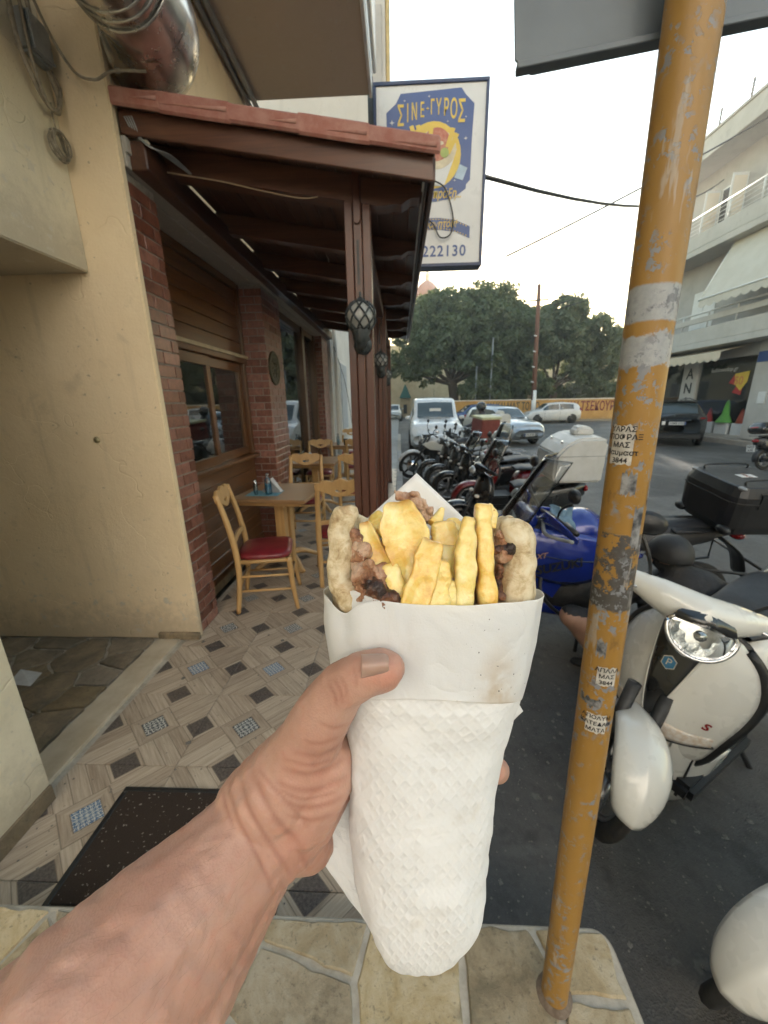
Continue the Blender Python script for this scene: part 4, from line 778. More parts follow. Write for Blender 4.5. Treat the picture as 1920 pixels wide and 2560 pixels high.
mannequin('shop mannequin in a red gown', 16.9, (.42, .015, .012)); mannequin('shop mannequin in a bright green gown', 16.1, (.12, .42, .03), 13.0, 1.5); mannequin('shop mannequin in an orange red dress beside the pier', 15.35, (.45, .06, .02)); mannequin('shop mannequin in a dark red dress at the back', 17.5, (.12, .012, .015), 13.9)
box('street_name_plate', (XS-.13, XS-.105, 14.2, 14.95, 2.75, 3.1), M_sblue, ab, .004); box('meter_box', (XS-.13, XS-.101, 14.3, 14.6, 1.35, 1.75), M_whitep, ab, .004)
o = box('shop_pavement', (12.3, 14, 5, 22, ZR-.05, .06), mat('shop_pavement', (.42, .37, .31), (.34, .29, .24), 4, .8, bump=.2), None, .02); structure(o)
# ---------------------------------------------------------------- cars
M_lens = mat('headlamp_glass', (.55, .58, .58), (.35, .37, .38), 40, .08, .04, .3, 0); M_redl = mat('tail_lamp', (.32, .01, .012), rough=.15, bump=0, coat=.5); M_plate = mat('plate_white', (.72, .72, .70), rough=.4, bump=0); M_cglass = mat('car_glass', (.055, .075, .08), (.04, .055, .06), 3, .04, .02, 0, 0, Specular_IOR_Level=.9)
def paint(name, c, metal=.0, rough=.28): return mat(name, c, tuple(v*.9 for v in c), 3, rough, .06, metal, 0, coat=.9)
M_alloy = mat('alloy', (.35, .35, .36), rough=.3, metal=.8, bump=0)
def crom(xs, ys, x):
    i = max(0, min(len(xs)-2, int(np.searchsorted(xs, x))-1)); t = (x-xs[i])/(xs[i+1]-xs[i]); t = max(0, min(1, t))
    g = lambda k: ys[max(0, min(len(ys)-1, k))]; a, b, c, d = g(i-1), g(i), g(i+1), g(i+2)
    v = .5*((2*b)+(c-a)*t+(2*a-5*b+4*c-d)*t*t+(3*b-a-3*c+d)*t**3); lo, hi = min(b, c), max(b, c); return max(lo-.02, min(hi+.02, v))
def wheel(parent, c, r, wd, rim=M_alloy, spokes=5, ax=(0, 1, 0), tyre=.3):
    """axle along local y"""
    Mx = frame(c, (1, 0, 0), (0, 0, 1), (0, -1, 0)); tr = r*tyre
    w_ = torus('wheel', r-tr*.5, tr*.5, M_rubber, parent, Mx, 36, 10, wd/tr); torus('rim', r-tr*1.02, .016, rim, w_, Mx, 32, 6, wd*20); lathe('hub', [(0, wd*.4), (.05*r/.3, wd*.38), (.06*r/.3, -wd*.38), (0, -wd*.4)], rim, w_, 14, Mx)
    for k in range(spokes):
        a = 2*math.pi*k/spokes+.3; tube('spoke', [Mx @ Vector((math.cos(a)*.04, math.sin(a)*.04, wd*.1)), Mx @ Vector((math.cos(a)*(r-tr), math.sin(a)*(r-tr), wd*.2))], [.028*r/.3, .02*r/.3], rim, w_, 6)
    return w_
def car(label, loc, rot, st, col, L_, wr=.30, axles=(1.25, -1.25), plate=None, rim=M_alloy, group='cars in the street', name='parked_car', cat='car', glass=(), front=None, rear=None, ptext=None):
    t = thing(name, label, cat, loc, R_(rot), group, world=False); xs = [s[0] for s in st]
    def prm(x, k): return crom(xs, [s[k] for s in st], x)
    def sec(x):
        zb, zl, zt, wl, wt = (prm(x, k) for k in range(1, 6)); zm = zb+(zl-zb)*.5
        return [(wl*.86, zb), (wl*.97, zb+.07), (wl, zm), (wl*.975, zl-.03), (wl*.955, zl), (wt, zt-.035), (wt*.9, zt), (0, zt+.02)]
    def surf(x, s):
        p = sec(x); i = min(int(s), len(p)-2); t_ = s-i; return Vector((x, p[i][0]+(p[i+1][0]-p[i][0])*t_, p[i][1]+(p[i+1][1]-p[i][1])*t_))
    N_ = 48; X = np.linspace(xs[0], xs[-1], N_); V = []; F = []
    for x in X:
        h = [(x, y, z) for y, z in sec(x)]; V += h+[(x, -y, z) for _, y, z in h[-2::-1]]
    m_ = 15
    for i in range(N_-1):
        for j in range(m_-1): F.append((i*m_+j, i*m_+j+1, (i+1)*m_+j+1, (i+1)*m_+j))
        F.append((i*m_+m_-1, i*m_, (i+1)*m_, (i+1)*m_+m_-1))
    F += [tuple(range(m_)), tuple((N_-1)*m_+j for j in range(m_-1, -1, -1))]
    mesh('body', V, F, col, t, True)
    for nm, x0, x1, s0, s1, both in glass:
        for sd in ((1, -1) if both else (0,)):
            if both:
                fn = lambda u, v: (lambda p: (p.x, sd*(p.y+.006), p.z+.003))(surf(x0+(x1-x0)*u, s0+(s1-s0)*v))
            else:
                fn = lambda u, v: (lambda p: (p.x+(.006 if x0 > 0 else -.006), p.y*(1 if v > .5 else -1) if abs(v-.5) > 1e-6 else 0, p.z+.007))(surf(x0+(x1-x0)*u, s0+(7-s0)*(1-abs(2*v-1))))
            grid(nm, fn, 10, 9 if not both else 6, M_cglass, t)
    for ax in axles:
        for sd in (1, -1):
            wl = prm(ax, 4); lathe('wheel_arch', [(0, .012), (wr*1.16, .012), (wr*1.2, -.01)], M_black, t, 28, frame((ax, sd*(wl*.985), wr+.02), (1, 0, 0), (0, 0, 1), (0, sd, 0)) if sd < 0 else frame((ax, wl*.985, wr+.02), (-1, 0, 0), (0, 0, 1), (0, 1, 0)))
            wheel(t, (ax, sd*(wl-.07), wr), wr, .2, rim)
    for sd in (1, -1): 
        xm = next((g[2] for g in glass if g[0] == 'side_window'), .7); p = surf(xm-.1, 4.2); lathe('mirror', [(0, -.1), (.07, -.08), (.09, 0), (.06, .09), (0, .1)], col, t, 12, T((p.x, sd*(p.y+.13), p.z+.05)) @ Matrix.Rotation(R_(90), 4, 'X') @ Matrix.Diagonal((.7, .8, 1, 1)))
        p = surf(-.1, 3.2); box('door_handle', (p.x-.1, p.x+.08, sd*(p.y+.0)-.012, sd*p.y+.022, p.z-.09, p.z-.06), col, t, .004)
        for xd in (.75, -.35): tube('door_gap', [(xd, sd*(surf(xd, s).y+.001), surf(xd, s).z) for s in (1, 2, 3, 3.9)], .006, M_black, t, 4)
    if front: front(t, surf)
    if rear: rear(t, surf)
    return t
def plate_(t, x, z, sgn, s, w_=.5):
    b = box('number_plate', (x-.006, x+.006, -w_/2, w_/2, z-.055, z+.055), M_plate, t, .003); box('plate_band', (x+sgn*.007-.001, x+sgn*.007+.001, sgn*w_/2-sgn*.05 if sgn < 0 else -w_/2, sgn*w_/2 if sgn < 0 else -w_/2+.05, z-.052, z+.052), M_sblue, b, 0)
    text('plate_text', s, .1, frame((x+sgn*.008, 0, z), (0, sgn, 0), (0, 0, 1), (sgn, 0, 0)), M_black, b, .001, bold=.01)
def lamp(t, name, x, y, z, rx, ry, rz, m=M_lens, rot=0):
    me = bpy.data.meshes.new(name); bm = bmesh.new(); bmesh.ops.create_uvsphere(bm, u_segments=14, v_segments=8, radius=1, matrix=T((x, y, z)) @ Matrix.Rotation(rot, 4, 'Z') @ Matrix.Diagonal((rx, ry, rz, 1))); bm.to_mesh(me); bm.free(); return link(name, me, m, t, True)
HATCH = [(-1.98, .42, .72, .86, .55, .50), (-1.92, .30, .86, 1.02, .74, .58), (-1.75, .26, .93, 1.30, .80, .56), (-1.45, .22, .94, 1.44, .83, .56), (-.5, .2, .92, 1.50, .84, .58), (.2, .2, .90, 1.46, .84, .57), (.45, .2, .90, 1.40, .84, .58), (1.02, .2, .885, 1.02, .84, .66), (1.2, .2, .88, .965, .83, .72), (1.75, .22, .78, .86, .82, .70), (1.95, .27, .64, .72, .76, .62), (2.03, .36, .52, .6, .66, .52)]
HG = (('side_window', -1.35, -.35, 4.15, 4.85, True), ('side_window', -.28, .85, 4.15, 4.85, True), ('windscreen', .50, .99, 6.05, 7, False), ('rear_window', -1.90, -1.62, 6.0, 7, False))
def hfront(pt):
    def f(t, s):
        for sd in (1, -1): lamp(t, 'headlamp', 1.80, sd*.60, .68, .17, .13, .10, M_lens, sd*-.5); lamp(t, 'fog_lamp', 1.93, sd*.58, .38, .05, .07, .05, M_black)
        box('grille', (1.95, 2.03, -.42, .42, .30, .50), M_black, t, .02); plate_(t, 2.035, .42, 1, pt); lamp(t, 'badge', 1.99, 0, .63, .02, .05, .05, M_chrome); box('wiper', (1.02, 1.05, -.5, .45, 1.02, 1.035), M_black, t, .004)
    return f
def hrear(pt):
    def f(t, s):
        for sd in (1, -1): lamp(t, 'tail_lamp', -1.86, sd*.66, .95, .1, .08, .17, M_redl)
        plate_(t, -1.995, .62, -1, pt)
    return f
car('silver hatchback facing the camera in the middle of the road', (4.35, 17.3, ZR), -70, HATCH, paint('silver_paint', (.48, .50, .52), .55, .3), 4, .30, (1.25, -1.25), glass=HG, front=hfront('YHK 8555'), rear=hrear('YHK 8555'))
car('white two door hatchback parked along the ochre wall', (11.5, 30.6, ZR), 180, HATCH, paint('white_car_paint', (.72, .70, .68)), 4, .30, (1.25, -1.25), glass=HG, front=hfront('YAB 207'), rear=hrear('YAB 207'), rim=mat('dark_alloy', (.1, .08, .07), rough=.4, metal=.5))
car('dark blue car half hidden behind the rider', (5.0, 26.5, ZR), 188, HATCH, paint('blue_car_paint', (.03, .07, .2)), 4, .30, (1.25, -1.25), glass=HG, front=hfront('IMX 410'), rear=hrear('IMX 410'))
car('small white car far down the street beside the posts', (-.6, 38, ZR), -92, HATCH, paint('far_white_paint', (.7, .7, .68)), 4, .30, (1.25, -1.25), glass=HG, front=hfront('HPT 221'), rear=hrear('HPT 221'))
VAN = [(-2.15, .40, 1.0, 1.55, .72, .62), (-2.12, .28, 1.08, 1.78, .86, .72), (-1.6, .22, 1.10, 1.86, .90, .75), (-.4, .22, 1.08, 1.87, .90, .74), (.3, .22, 1.06, 1.84, .90, .72), (.62, .22, 1.06, 1.72, .90, .72), (1.28, .22, 1.06, 1.17, .89, .74), (1.5, .22, 1.02, 1.10, .88, .74), (1.95, .24, .92, 1.0, .88, .72), (2.14, .28, .76, .84, .85, .68), (2.22, .36, .6, .68, .8, .62)]
def vfront(t, s):
    for sd in (1, -1): lamp(t, 'headlamp', 1.96, sd*.66, .78, .17, .13, .15, M_lens, sd*-.6)
    box('grille', (2.14, 2.22, -.5, .5, .52, .68), M_black, t, .02); box('bumper_insert', (2.16, 2.235, -.62, .62, .3, .47), M_black, t, .02); plate_(t, 2.24, .44, 1, 'KBE 3046'); lamp(t, 'badge', 2.19, 0, .76, .02, .06, .05, M_chrome); box('wiper', (1.3, 1.33, -.6, .5, 1.17, 1.185), M_black, t, .004); box('dashboard_paper', (1.0, 1.02, -.2, .2, 1.36, 1.5), M_whitep, t, .004)
    tube('aerial', [(.35, 0, 1.86), (.1, 0, 2.15)], .006, M_black, t, 5)
car('white panel van parked facing the camera by the kerb', (1.28, 15.2, ZR), -91, VAN, paint('van_paint', (.66, .67, .67)), 4.4, .31, (1.35, -1.4), glass=(('side_window', -.1, 1.05, 4.15, 4.85, True), ('windscreen', .68, 1.25, 6.05, 7, False)), front=vfront, name='parked_van', cat='van')
SUV = [(-2.33, .50, .85, 1.02, .70, .55), (-2.27, .34, 1.0, 1.12, .86, .62), (-2.05, .30, 1.06, 1.40, .92, .62), (-1.75, .27, 1.07, 1.56, .95, .62), (-.6, .25, 1.04, 1.64, .95, .64), (.3, .25, 1.02, 1.60, .95, .63), (.55, .25, 1.02, 1.52, .95, .64), (1.15, .25, 1.01, 1.13, .94, .74), (1.35, .25, 1.0, 1.08, .93, .76), (2.0, .28, .90, .98, .90, .72), (2.25, .32, .76, .84, .8, .62), (2.33, .45, .62, .7, .65, .5)]
def srear(t, s):
    for sd in (1, -1):
        lamp(t, 'tail_lamp', -2.18, sd*.66, 1.0, .12, .2, .055, M_redl); lamp(t, 'exhaust_tip', -2.26, sd*.58, .36, .06, .12, .035, M_chrome)
    box('bumper_insert', (-2.335, -2.25, -.78, .78, .28, .46), M_black, t, .03); plate_(t, -2.345, .83, -1, 'NMB 6203'); lamp(t, 'badge', -2.28, 0, 1.02, .02, .05, .05, M_chrome); box('chrome_strip', (-2.34, -2.32, -.4, .4, .93, .945), M_chrome, t, .003)
    for sd in (1, -1): tube('roof_rail', [(-1.6, sd*.58, 1.60), (-.5, sd*.6, 1.69), (.4, sd*.58, 1.65)], .018, M_black, t, 6)
    box('sticker', (-2.335, -2.332, .36, .46, .78, .9), M_whitep, t, 0); box('rear_spoiler', (-1.95, -1.7, -.56, .56, 1.575, 1.6), M_black, t, .01)
car('dark grey sport utility car parked by the dress shop, seen from behind', (10.85, 16.65, ZR), 67, SUV, paint('grey_car_paint', (.06, .062, .065), .4, .25), 4.7, .36, (1.42, -1.42), glass=(('side_window', -1.6, -.5, 4.15, 4.85, True), ('side_window', -.42, .95, 4.15, 4.85, True), ('windscreen', .6, 1.1, 6.05, 7, False), ('rear_window', -2.22, -1.83, 6.0, 7, False)), rear=srear, front=None)
# ---------------------------------------------------------------- terrace furniture
def holeprism(name, outer, holes, t, m, parent, M, bevel=.002):
    c = bpy.data.curves.new(name, 'CURVE'); c.dimensions = '2D'; c.fill_mode = 'BOTH'; c.extrude = t/2-bevel; c.bevel_depth = bevel; c.bevel_resolution = 1; c.offset = -bevel
    for pts in [outer]+holes:
        s = c.splines.new('POLY'); s.points.add(len(pts)-1); s.use_cyclic_u = True
        for p, q in zip(s.points, pts): p.co = (q[0], q[1], 0, 1)
    o = bpy.data.objects.new(name, c); COL.objects.link(o); bpy.context.view_layer.update(); me = bpy.data.meshes.new_from_object(o.evaluated_get(bpy.context.evaluated_depsgraph_get())); bpy.data.objects.remove(o); bpy.data.curves.remove(c)
    me.transform(M); me.materials.clear(); return link(name, me, m, parent)
def make_chair():
    t = thing('chair', 'x', 'chair', world=False, group='beech chairs with red seats on the terrace'); W_ = .195
    for s in (-1, 1):
        tube('back_leg', spline([(-.235, s*W_, 0), (-.20, s*W_, .25), (-.195, s*W_, .45), (-.225, s*W_*.98, .68), (-.285, s*W_*.95, .935)], 5), [.017+.006*math.sin(math.pi*i/20) for i in range(21)], M_beech, t, 8, flat=(1.0, 1.15))
        tube('front_leg', spline([(.215, s*(W_+.012), 0), (.19, s*W_, .2), (.178, s*W_, .43)], 5), [.015, .016, .017, .018, .019, .020, .021, .021, .021, .021, .021], M_beech, t, 8)
        for z, r in ((.17, .010), (.29, .010)): tube('side_stretcher', [(-.2, s*W_, z+.01), (.18, s*W_, z)], r, M_beechx, t, 6)
        tube('side_rail', [(-.19, s*W_*.97, .415), (.175, s*W_*.97, .41)], .018, M_beechx, t, 6)
    for x, z in ((.185, .23), (-.2, .22), (.178, .412), (-.195, .415)): tube('cross_rail', [(x, -W_, z), (x, W_, z)], .012, M_beech, t, 6)
    n = 25; ys = np.linspace(-W_-.012, W_+.012, n); wav = lambda y: .028*math.cos(y/W_*math.pi*1.55)*(1-.25*abs(y/W_))
    top = [(y, .93+.9*abs(wav(y))+.012*math.cos(y/W_*1.5)) for y in ys]; bot = [(y, .815-.035*math.cos(y/W_*math.pi*.9)*1.0+.03) for y in ys[::-1]]
    hole = [(.046*math.cos(a), .872+.0-.026*abs(math.sin(a))) for a in np.linspace(0, math.pi, 9)]+[(x, .872-.004*math.sin((x+.04)*150)) for x in np.linspace(-.036, .036, 6)]
    Mr = frame((-.268, 0, 0), (0, 1, 0), (-.20, 0, .98)); 
    o = holeprism('top_rail', top+bot, [hole], .022, M_beech, t, Matrix.Translation((-.07+.0, 0, .02)) @ frame((-.02, 0, 0), (0, 1, 0), (-.215, 0, .977)))
    prism('lower_slat', [(y, .60+.018*math.cos(y/W_*1.5)) for y in ys]+[(y, .565+.014*math.cos(y/W_*1.5)) for y in ys[::-1]], .018, M_beech, t, frame((-.095, 0, .0), (0, 1, 0), (-.2, 0, .98)), .002)
    def seat(u, v):
        a = 2*math.pi*u; c, s_ = math.cos(a), math.sin(a); k = (abs(c)**5+abs(s_)**5)**(-.2); r = [0, .5, .8, .95, 1.0, 1.0, .98, .9][int(round(v*7))]; z = [.487, .486, .480, .468, .455, .44, .43, .428][int(round(v*7))]
        return (.20*k*c*r-.005, (.205+.012*c)*k*s_*r, z)
    grid('seat', seat, 32, 8, M_red, t, True, True)
    return t
chair0 = make_chair(); used = []
def chair(label, x, y, deg):
    o = chair0 if not used else copy_tree(chair0); used.append(1); o.location = (x, y, ZT); o.rotation_euler = (0, 0, R_(deg)); o['label'] = label; return o
chair('beech chair with a red seat in front of the nearest table, seen from its side', -1.06, 2.83, 12)
chair('beech chair turned to the camera behind the nearest table', -1.15, 4.42, -88)
chair('beech chair at the right of the nearest table with its back to the camera', -.55, 3.30, 104)
chair('beech chair behind the second table facing the camera', -1.33, 6.28, -86)
chair('beech chair beside the nearest post at the second table', -.60, 4.95, 100)
chair('beech chair near the farthest table with its back to the post', -.75, 6.9, 95)
chair('beech chair at the far end of the terrace behind the last table', -1.15, 8.85, -92)
o = chair('beech chair inside the dining room behind the glass doors', -2.35, 7.0, -60)
def table(label, x, y, deg):
    t = thing('table', label, 'table', (x, y, ZT), R_(deg), 'square wooden tables on the terrace', False)
    box('table_top', (-.35, .35, -.36, .36, .722, .752), M_top, t, .006, 2); box('apron', (-.29, .29, -.3, .3, .68, .722), M_beechx, t, .004)
    for y_ in (-.075, .075): box('column', (-.045, .045, y_-.045, y_+.045, .1, .68), M_beech, t, .006)
    for k in range(4):
        a = R_(45+90*k); tube('foot', spline([(0, 0, .12), (.15*math.cos(a), .15*math.sin(a), .115), (.33*math.cos(a), .33*math.sin(a), .03)], 5), [.05, .048, .046, .044, .042, .04, .038, .035, .032, .03, .028], M_beechx, t, 8, flat=(1, .7))
    return t
table('nearest square wooden table with a blue bottle and napkins on it', -1.12, 3.53, -6); table('second wooden table with napkins, between the chairs', -1.22, 5.55, -3); table('last wooden table with dark cups on it', -1.08, 7.75, 0)
M_pap = mat('napkin_paper', (.76, .77, .78), rough=.7); M_blueliq = mat('blue_liquid', (.03, .32, .55), rough=.1, bump=0, Transmission_Weight=.3); M_clear = glassmat('clear_plastic', (.85, .92, .95), .05, .12); M_mat = mat('blue_placemat', (.10, .32, .45), (.2, .45, .55), 18, .4)
M_lace = None
def napkins(label, x, y, z, deg):
    t = thing('napkin_holder', label, 'napkin holder', (x, y, z), R_(deg), 'napkin holders on the tables', False)
    for s in (-1, 1): prism('holder_plate', [(-.085, 0), (.085, 0), (.085, .02), (0, .11), (-.085, .02)], .003, M_grey, t, frame((0, s*.028-.0015, .003), (1, 0, 0), (0, 0, 1), (0, -1, 0)), .0006)
    box('holder_base', (-.085, .085, -.03, .03, 0, .003), M_grey, t, 0)
    for k in range(9): y_ = -.022+k*.0055; prism('napkin', [(-.09, .004), (.09, .004), (0, .128+.002*(k % 3))], .003, M_pap, t, frame((0, y_+.0015, .004), (1, 0, 0), (0, 0, 1), (0, -1, 0)))
def bottle(label, x, y, z, col, h=.19):
    t = thing('bottle', label, 'bottle', (x, y, z), 0, 'bottles on the terrace tables', False); lathe('body', [(0, .002), (.03, .002), (.032, .02), (.032, h*.6), (.026, h*.72), (.014, h*.8), (.013, h*.86)], M_clear, t, 20); lathe('liquid', [(0, .004), (.028, .004), (.0295, .02), (.0295, h*.52), (0, h*.52)], col, t, 20); lathe('cap', [(.016, h*.86), (.018, h*.88), (.016, h), (0, h+.004)], M_clear, t, 14)
def shaker(label, x, y, z): 
    t = thing('salt_shaker', label, 'shaker', (x, y, z), 0, 'shakers on the nearest table', False); lathe('glass', [(0, .001), (.018, .001), (.017, .09), (.012, .1)], M_clear, t, 14); lathe('lid', [(.0125, .1), (.013, .115), (0, .122)], M_chrome, t, 12)
zt = ZT+.752
props(box('placemat', (-1.40, -1.10, 3.32, 3.54, zt+.001, zt+.003), M_mat, None, .0005), 'small blue placemat under the napkins on the nearest table', 'placemat')
napkins('triangular napkin stack on the nearest table', -1.19, 3.47, zt+.004, -8); bottle('bottle of bright blue liquid on the nearest table', -1.20, 3.385, zt+.004, M_blueliq); shaker('glass shaker left of the blue bottle', -1.31, 3.37, zt+.004); shaker('second glass shaker near the wall side of the napkins', -1.34, 3.43, zt+.004)
napkins('triangular napkin stack on the second table', -1.28, 5.45, zt+.001, 20); bottle('small bottle beside the napkins on the second table', -1.36, 5.35, zt+.001, M_blueliq, .15)
bottle('water bottle on the last table', -1.2, 7.55, zt+.001, mat('pale_liquid', (.35, .55, .65), rough=.1), .22)
for k, (x, y) in enumerate(((-1.05, 7.5), (-.87, 7.62))):
    t = thing('cup', ('dark paper cup beside the water bottle on the last table', 'dark paper cup nearer the edge of the last table')[k], 'cup', (x, y, zt+.001), 0, 'dark cups on the last table', False); lathe('body', [(0, .002), (.03, .002), (.042, .12)], M_black, t, 18); lathe('rim', [(.042, .119), (.045, .121), (.042, .124), (0, .118)], M_black, t, 18)
props(lathe('ashtray', [(0, .006), (.04, .006), (.048, .03), (.052, .03), (.05, 0)], M_black, None, 20, T((-.82, 7.85, zt+.001))), 'black ashtray on the last table', 'ashtray')
# doormat and litter
def matmat():
    g = G('doormat_fibre'); co = g.co(); n = g.noise(co, 260, 3, .8); s = g.step(g.noise(co, 75, 2, .5), .66, .70); return g.fin(g.mix(s, g.mix(n, (.02, .012, .008), (.075, .045, .028)), (.35, .3, .25)), .95, 0, g.bump(n, 1, .01))
dm = thing('doormat', 'dark brown doormat on the patterned tiles below the forearm', 'doormat', (-.8, .98, ZT)); box('pile', (-1.14, -.42, .80, 1.175, ZT+.001, ZT+.012), matmat(), dm, .003)
for b in ((-1.163, -.397, 1.176, 1.196), (-1.163, -1.141, .752, 1.1755), (-.419, -.397, .752, 1.1755)): box('rubber_edge', (b[0], b[1], b[2], b[3], ZT+.001, ZT+.010), M_black, dm, .003)
# yellow pole and plate
def polemat():
    g = G('pole_paint'); co = g.co(); x = g.xyz(co); z = x[2]; n = g.noise(co, 30, 6, .7); n2 = g.noise(co, 95, 4, .7); st = g.noise(g.mapv(co, (30, 30, 5)), 1, 4, .7)
    col = g.mix(g.noise(co, 7, 4), (.29, .155, .030), (.36, .195, .042))
    col = g.mix(g.math('MULTIPLY', g.step(z, 1.5, 1.95), .35), col, (.29, .175, .06))
    def band(z0, z1, e, seed): return g.math('MULTIPLY', g.step(g.math('ADD', z, g.math('MULTIPLY', g.math('SUBTRACT', n, .5), e)), z0-.002, z0+.002), g.step(g.math('ADD', z, g.math('MULTIPLY', g.math('SUBTRACT', n, .5), e)), z1+.002, z1-.002))
    grey = g.mix(n2, (.22, .235, .25), (.44, .455, .47))
    col = g.mix(band(1.728, 1.772, .012, 1), col, g.mix(g.step(n, .55, .62), grey, (.12, .13, .15)))
    col = g.mix(g.math('MULTIPLY', band(1.672, 1.712, .05, 2), 1.0), col, grey)
    tape = g.math('MULTIPLY', band(1.292, 1.425, .03, 3), g.step(g.math('ADD', n, g.math('MULTIPLY', g.step(z, 1.33, 1.30), .4)), .44, .47)); col = g.mix(tape, col, g.mix(n2, (.045, .040, .036), (.10, .092, .085)))
    chips = g.math('MULTIPLY', g.step(g.noise(co, 60, 4, .7), .54, .57), g.step(g.noise(co, 14, 3), .44, .56)); col = g.mix(chips, col, (.22, .23, .25))
    scr = g.step(st, .60, .66); col = g.mix(g.math('MULTIPLY', scr, .55), col, (.40, .38, .35))
    rust = g.step(g.noise(g.mapv(co, (1, 1, .5)), 26, 4, .7), .62, .7); col = g.mix(g.math('MULTIPLY', rust, .5), col, (.13, .07, .03))
    edge = g.math('MULTIPLY', g.step(x[0], .018, .026), g.step(n, .42, .5)); col = g.mix(g.math('MULTIPLY', edge, .7), col, (.38, .36, .33))
    h = g.math('SUBTRACT', g.math('MULTIPLY', n2, .2), g.math('ADD', chips, g.math('MULTIPLY', tape, -1.0)))
    return g.fin(col, g.math('MULTIPLY_ADD', tape, .25, .42), 0, g.bump(h, .4, .002))
P0_, P1_ = Vector((.378, .606, ZL)), Vector((.327, .60, 2.9)); PR = .0305
pl = thing('sign_pole', 'worn yellow metal pole with peeling paint, tape and sticker remnants', 'pole', tuple(P0_), world=False)
ax = (P1_-P0_).normalized(); Mpole = Vector((0, 0, 1)).rotation_difference(ax).to_matrix().to_4x4()
def poleshell(name, r, z0, z1, a0, a1, m, parent=pl, n=40, k=2, jag=0, seed=1):
    """z measured as world height along the pole"""
    def f(u, v):
        a = a0+(a1-a0)*u; e0 = jag*nz((u*6, seed, 0), 1); e1 = jag*nz((u*6, seed+3, 0), 1); zz = (z0+e0)+((z1+e1)-(z0+e0))*v-ZL
        return Mpole @ Vector((r*math.cos(a), r*math.sin(a), zz))
    return grid(name, f, n, k, m, parent, True, abs(a1-a0) > 6.2)
pm = polemat()
# object space of the shaft: z is height above the road datum so that paint bands sit where they were worn
sh = poleshell('shaft', PR, 0.0, 2.9, 0, 2*math.pi, None, n=48, k=60); sh.data.transform(T((0, 0, 0)))
def shift_z(o, dz_):
    o.data.transform(T((0, 0, dz_))); o.location.z -= dz_
shift_z(sh, ZL); sh.data.materials.append(pm)
lathe('base_collar', [(PR+.012, .0), (PR+.009, .006), (PR+.003, .010), (PR, .012)], mat('rusty_mortar', (.22, .17, .13), (.12, .085, .06), 60, .9), pl, 24)
M_stk = mat('sticker_paper', (.60, .58, .54), (.42, .4, .36), 60, .6); M_stkd = mat('sticker_ink', (.03, .03, .035), rough=.6)
toc = math.atan2(-P0_.y, -P0_.x)            # side of the pole that faces the viewer
def sticker(z0, z1, da0, da1, rows, seed):
    s = poleshell('sticker', PR+.0006, z0, z1, toc+da0, toc+da1, M_stk, n=14, jag=.004, seed=seed)
    n_ = len(rows)
    for i, tx in enumerate(rows):
        a = toc+(da0+da1)/2; zz = z1-(i+.5)*(z1-z0)/n_-ZL; w_ = min(.010, (z1-z0)/n_*.85)
        o = text('sticker_print', tx, w_*1.1, Matrix.Identity(4), M_stkd, s, .0001, bold=.02); me = o.data
        for v in me.vertices: aa = a+v.co.x/PR; p = Mpole @ Vector(((PR+.0010)*math.cos(aa), (PR+.0010)*math.sin(aa), zz+v.co.y)); v.co = p
sticker(1.535, 1.592, -.95, .10, ('ΥΑΡΑΣ', 'ΑΠΟΦΡΑΞ', 'ΜΑΣ', 'Θαυμαστ', '3844'), 2); sticker(1.148, 1.185, -.1, .9, ('ΑΠΑΛΛ', 'ΜΑΣ', '3844'), 5); sticker(1.045, 1.085, -.35, .75, ('ΑΠΟΛΥΜ', 'ΚΑΤΕΔΑΦ', 'ΜΑΤΑ'), 8)
M_torn = mat('torn_black', (.025, .028, .035), (.3, .3, .3), 55, .5)
for z0, z1, a0, a1, s in ((1.49, 1.523, -.2, .45, 11), (1.405, 1.47, .55, 1.05, 13), (1.10, 1.115, -.9, .3, 15), (1.205, 1.235, -.3, .2, 17), (1.47, 1.51, 1.2, 1.35, 21)): poleshell('torn_sticker', PR+.0005, z0, z1, toc+a0, toc+a1, M_torn, n=16, jag=.012, seed=s)
sp = thing('traffic_plate', 'grey back of a metal traffic plate behind the pole top', 'sign', (.45, .64, 2.0)); M_alu = mat('plate_back', (.15, .175, .195), (.12, .14, .158), 4, .5, .1, .3, .15, 20)
Ms = frame((.155, .655, 2.038), Vector((.985, -.06, .085)).normalized(), Vector((-.06, .10, .99)).normalized()); Ms = Ms @ T((0, 0, 0))
prism('plate', [(.0, .02), (.02, 0), (.8, 0), (.82, .02), (.82, .58), (.8, .6), (.02, .6), (0, .58)], .003, M_alu, sp, Ms, .001); prism('folded_edge', [(.0, .0), (.82, .0), (.82, .008), (.0, .008)], .014, M_alu, sp, Ms @ T((0, -.0005, .003)), .001)
for y_ in (.2, .4): tube('clamp', [Ms @ Vector((.12, y_, .01)), Ms @ Vector((.3, y_, .01))], .012, M_chrome, sp, 8)
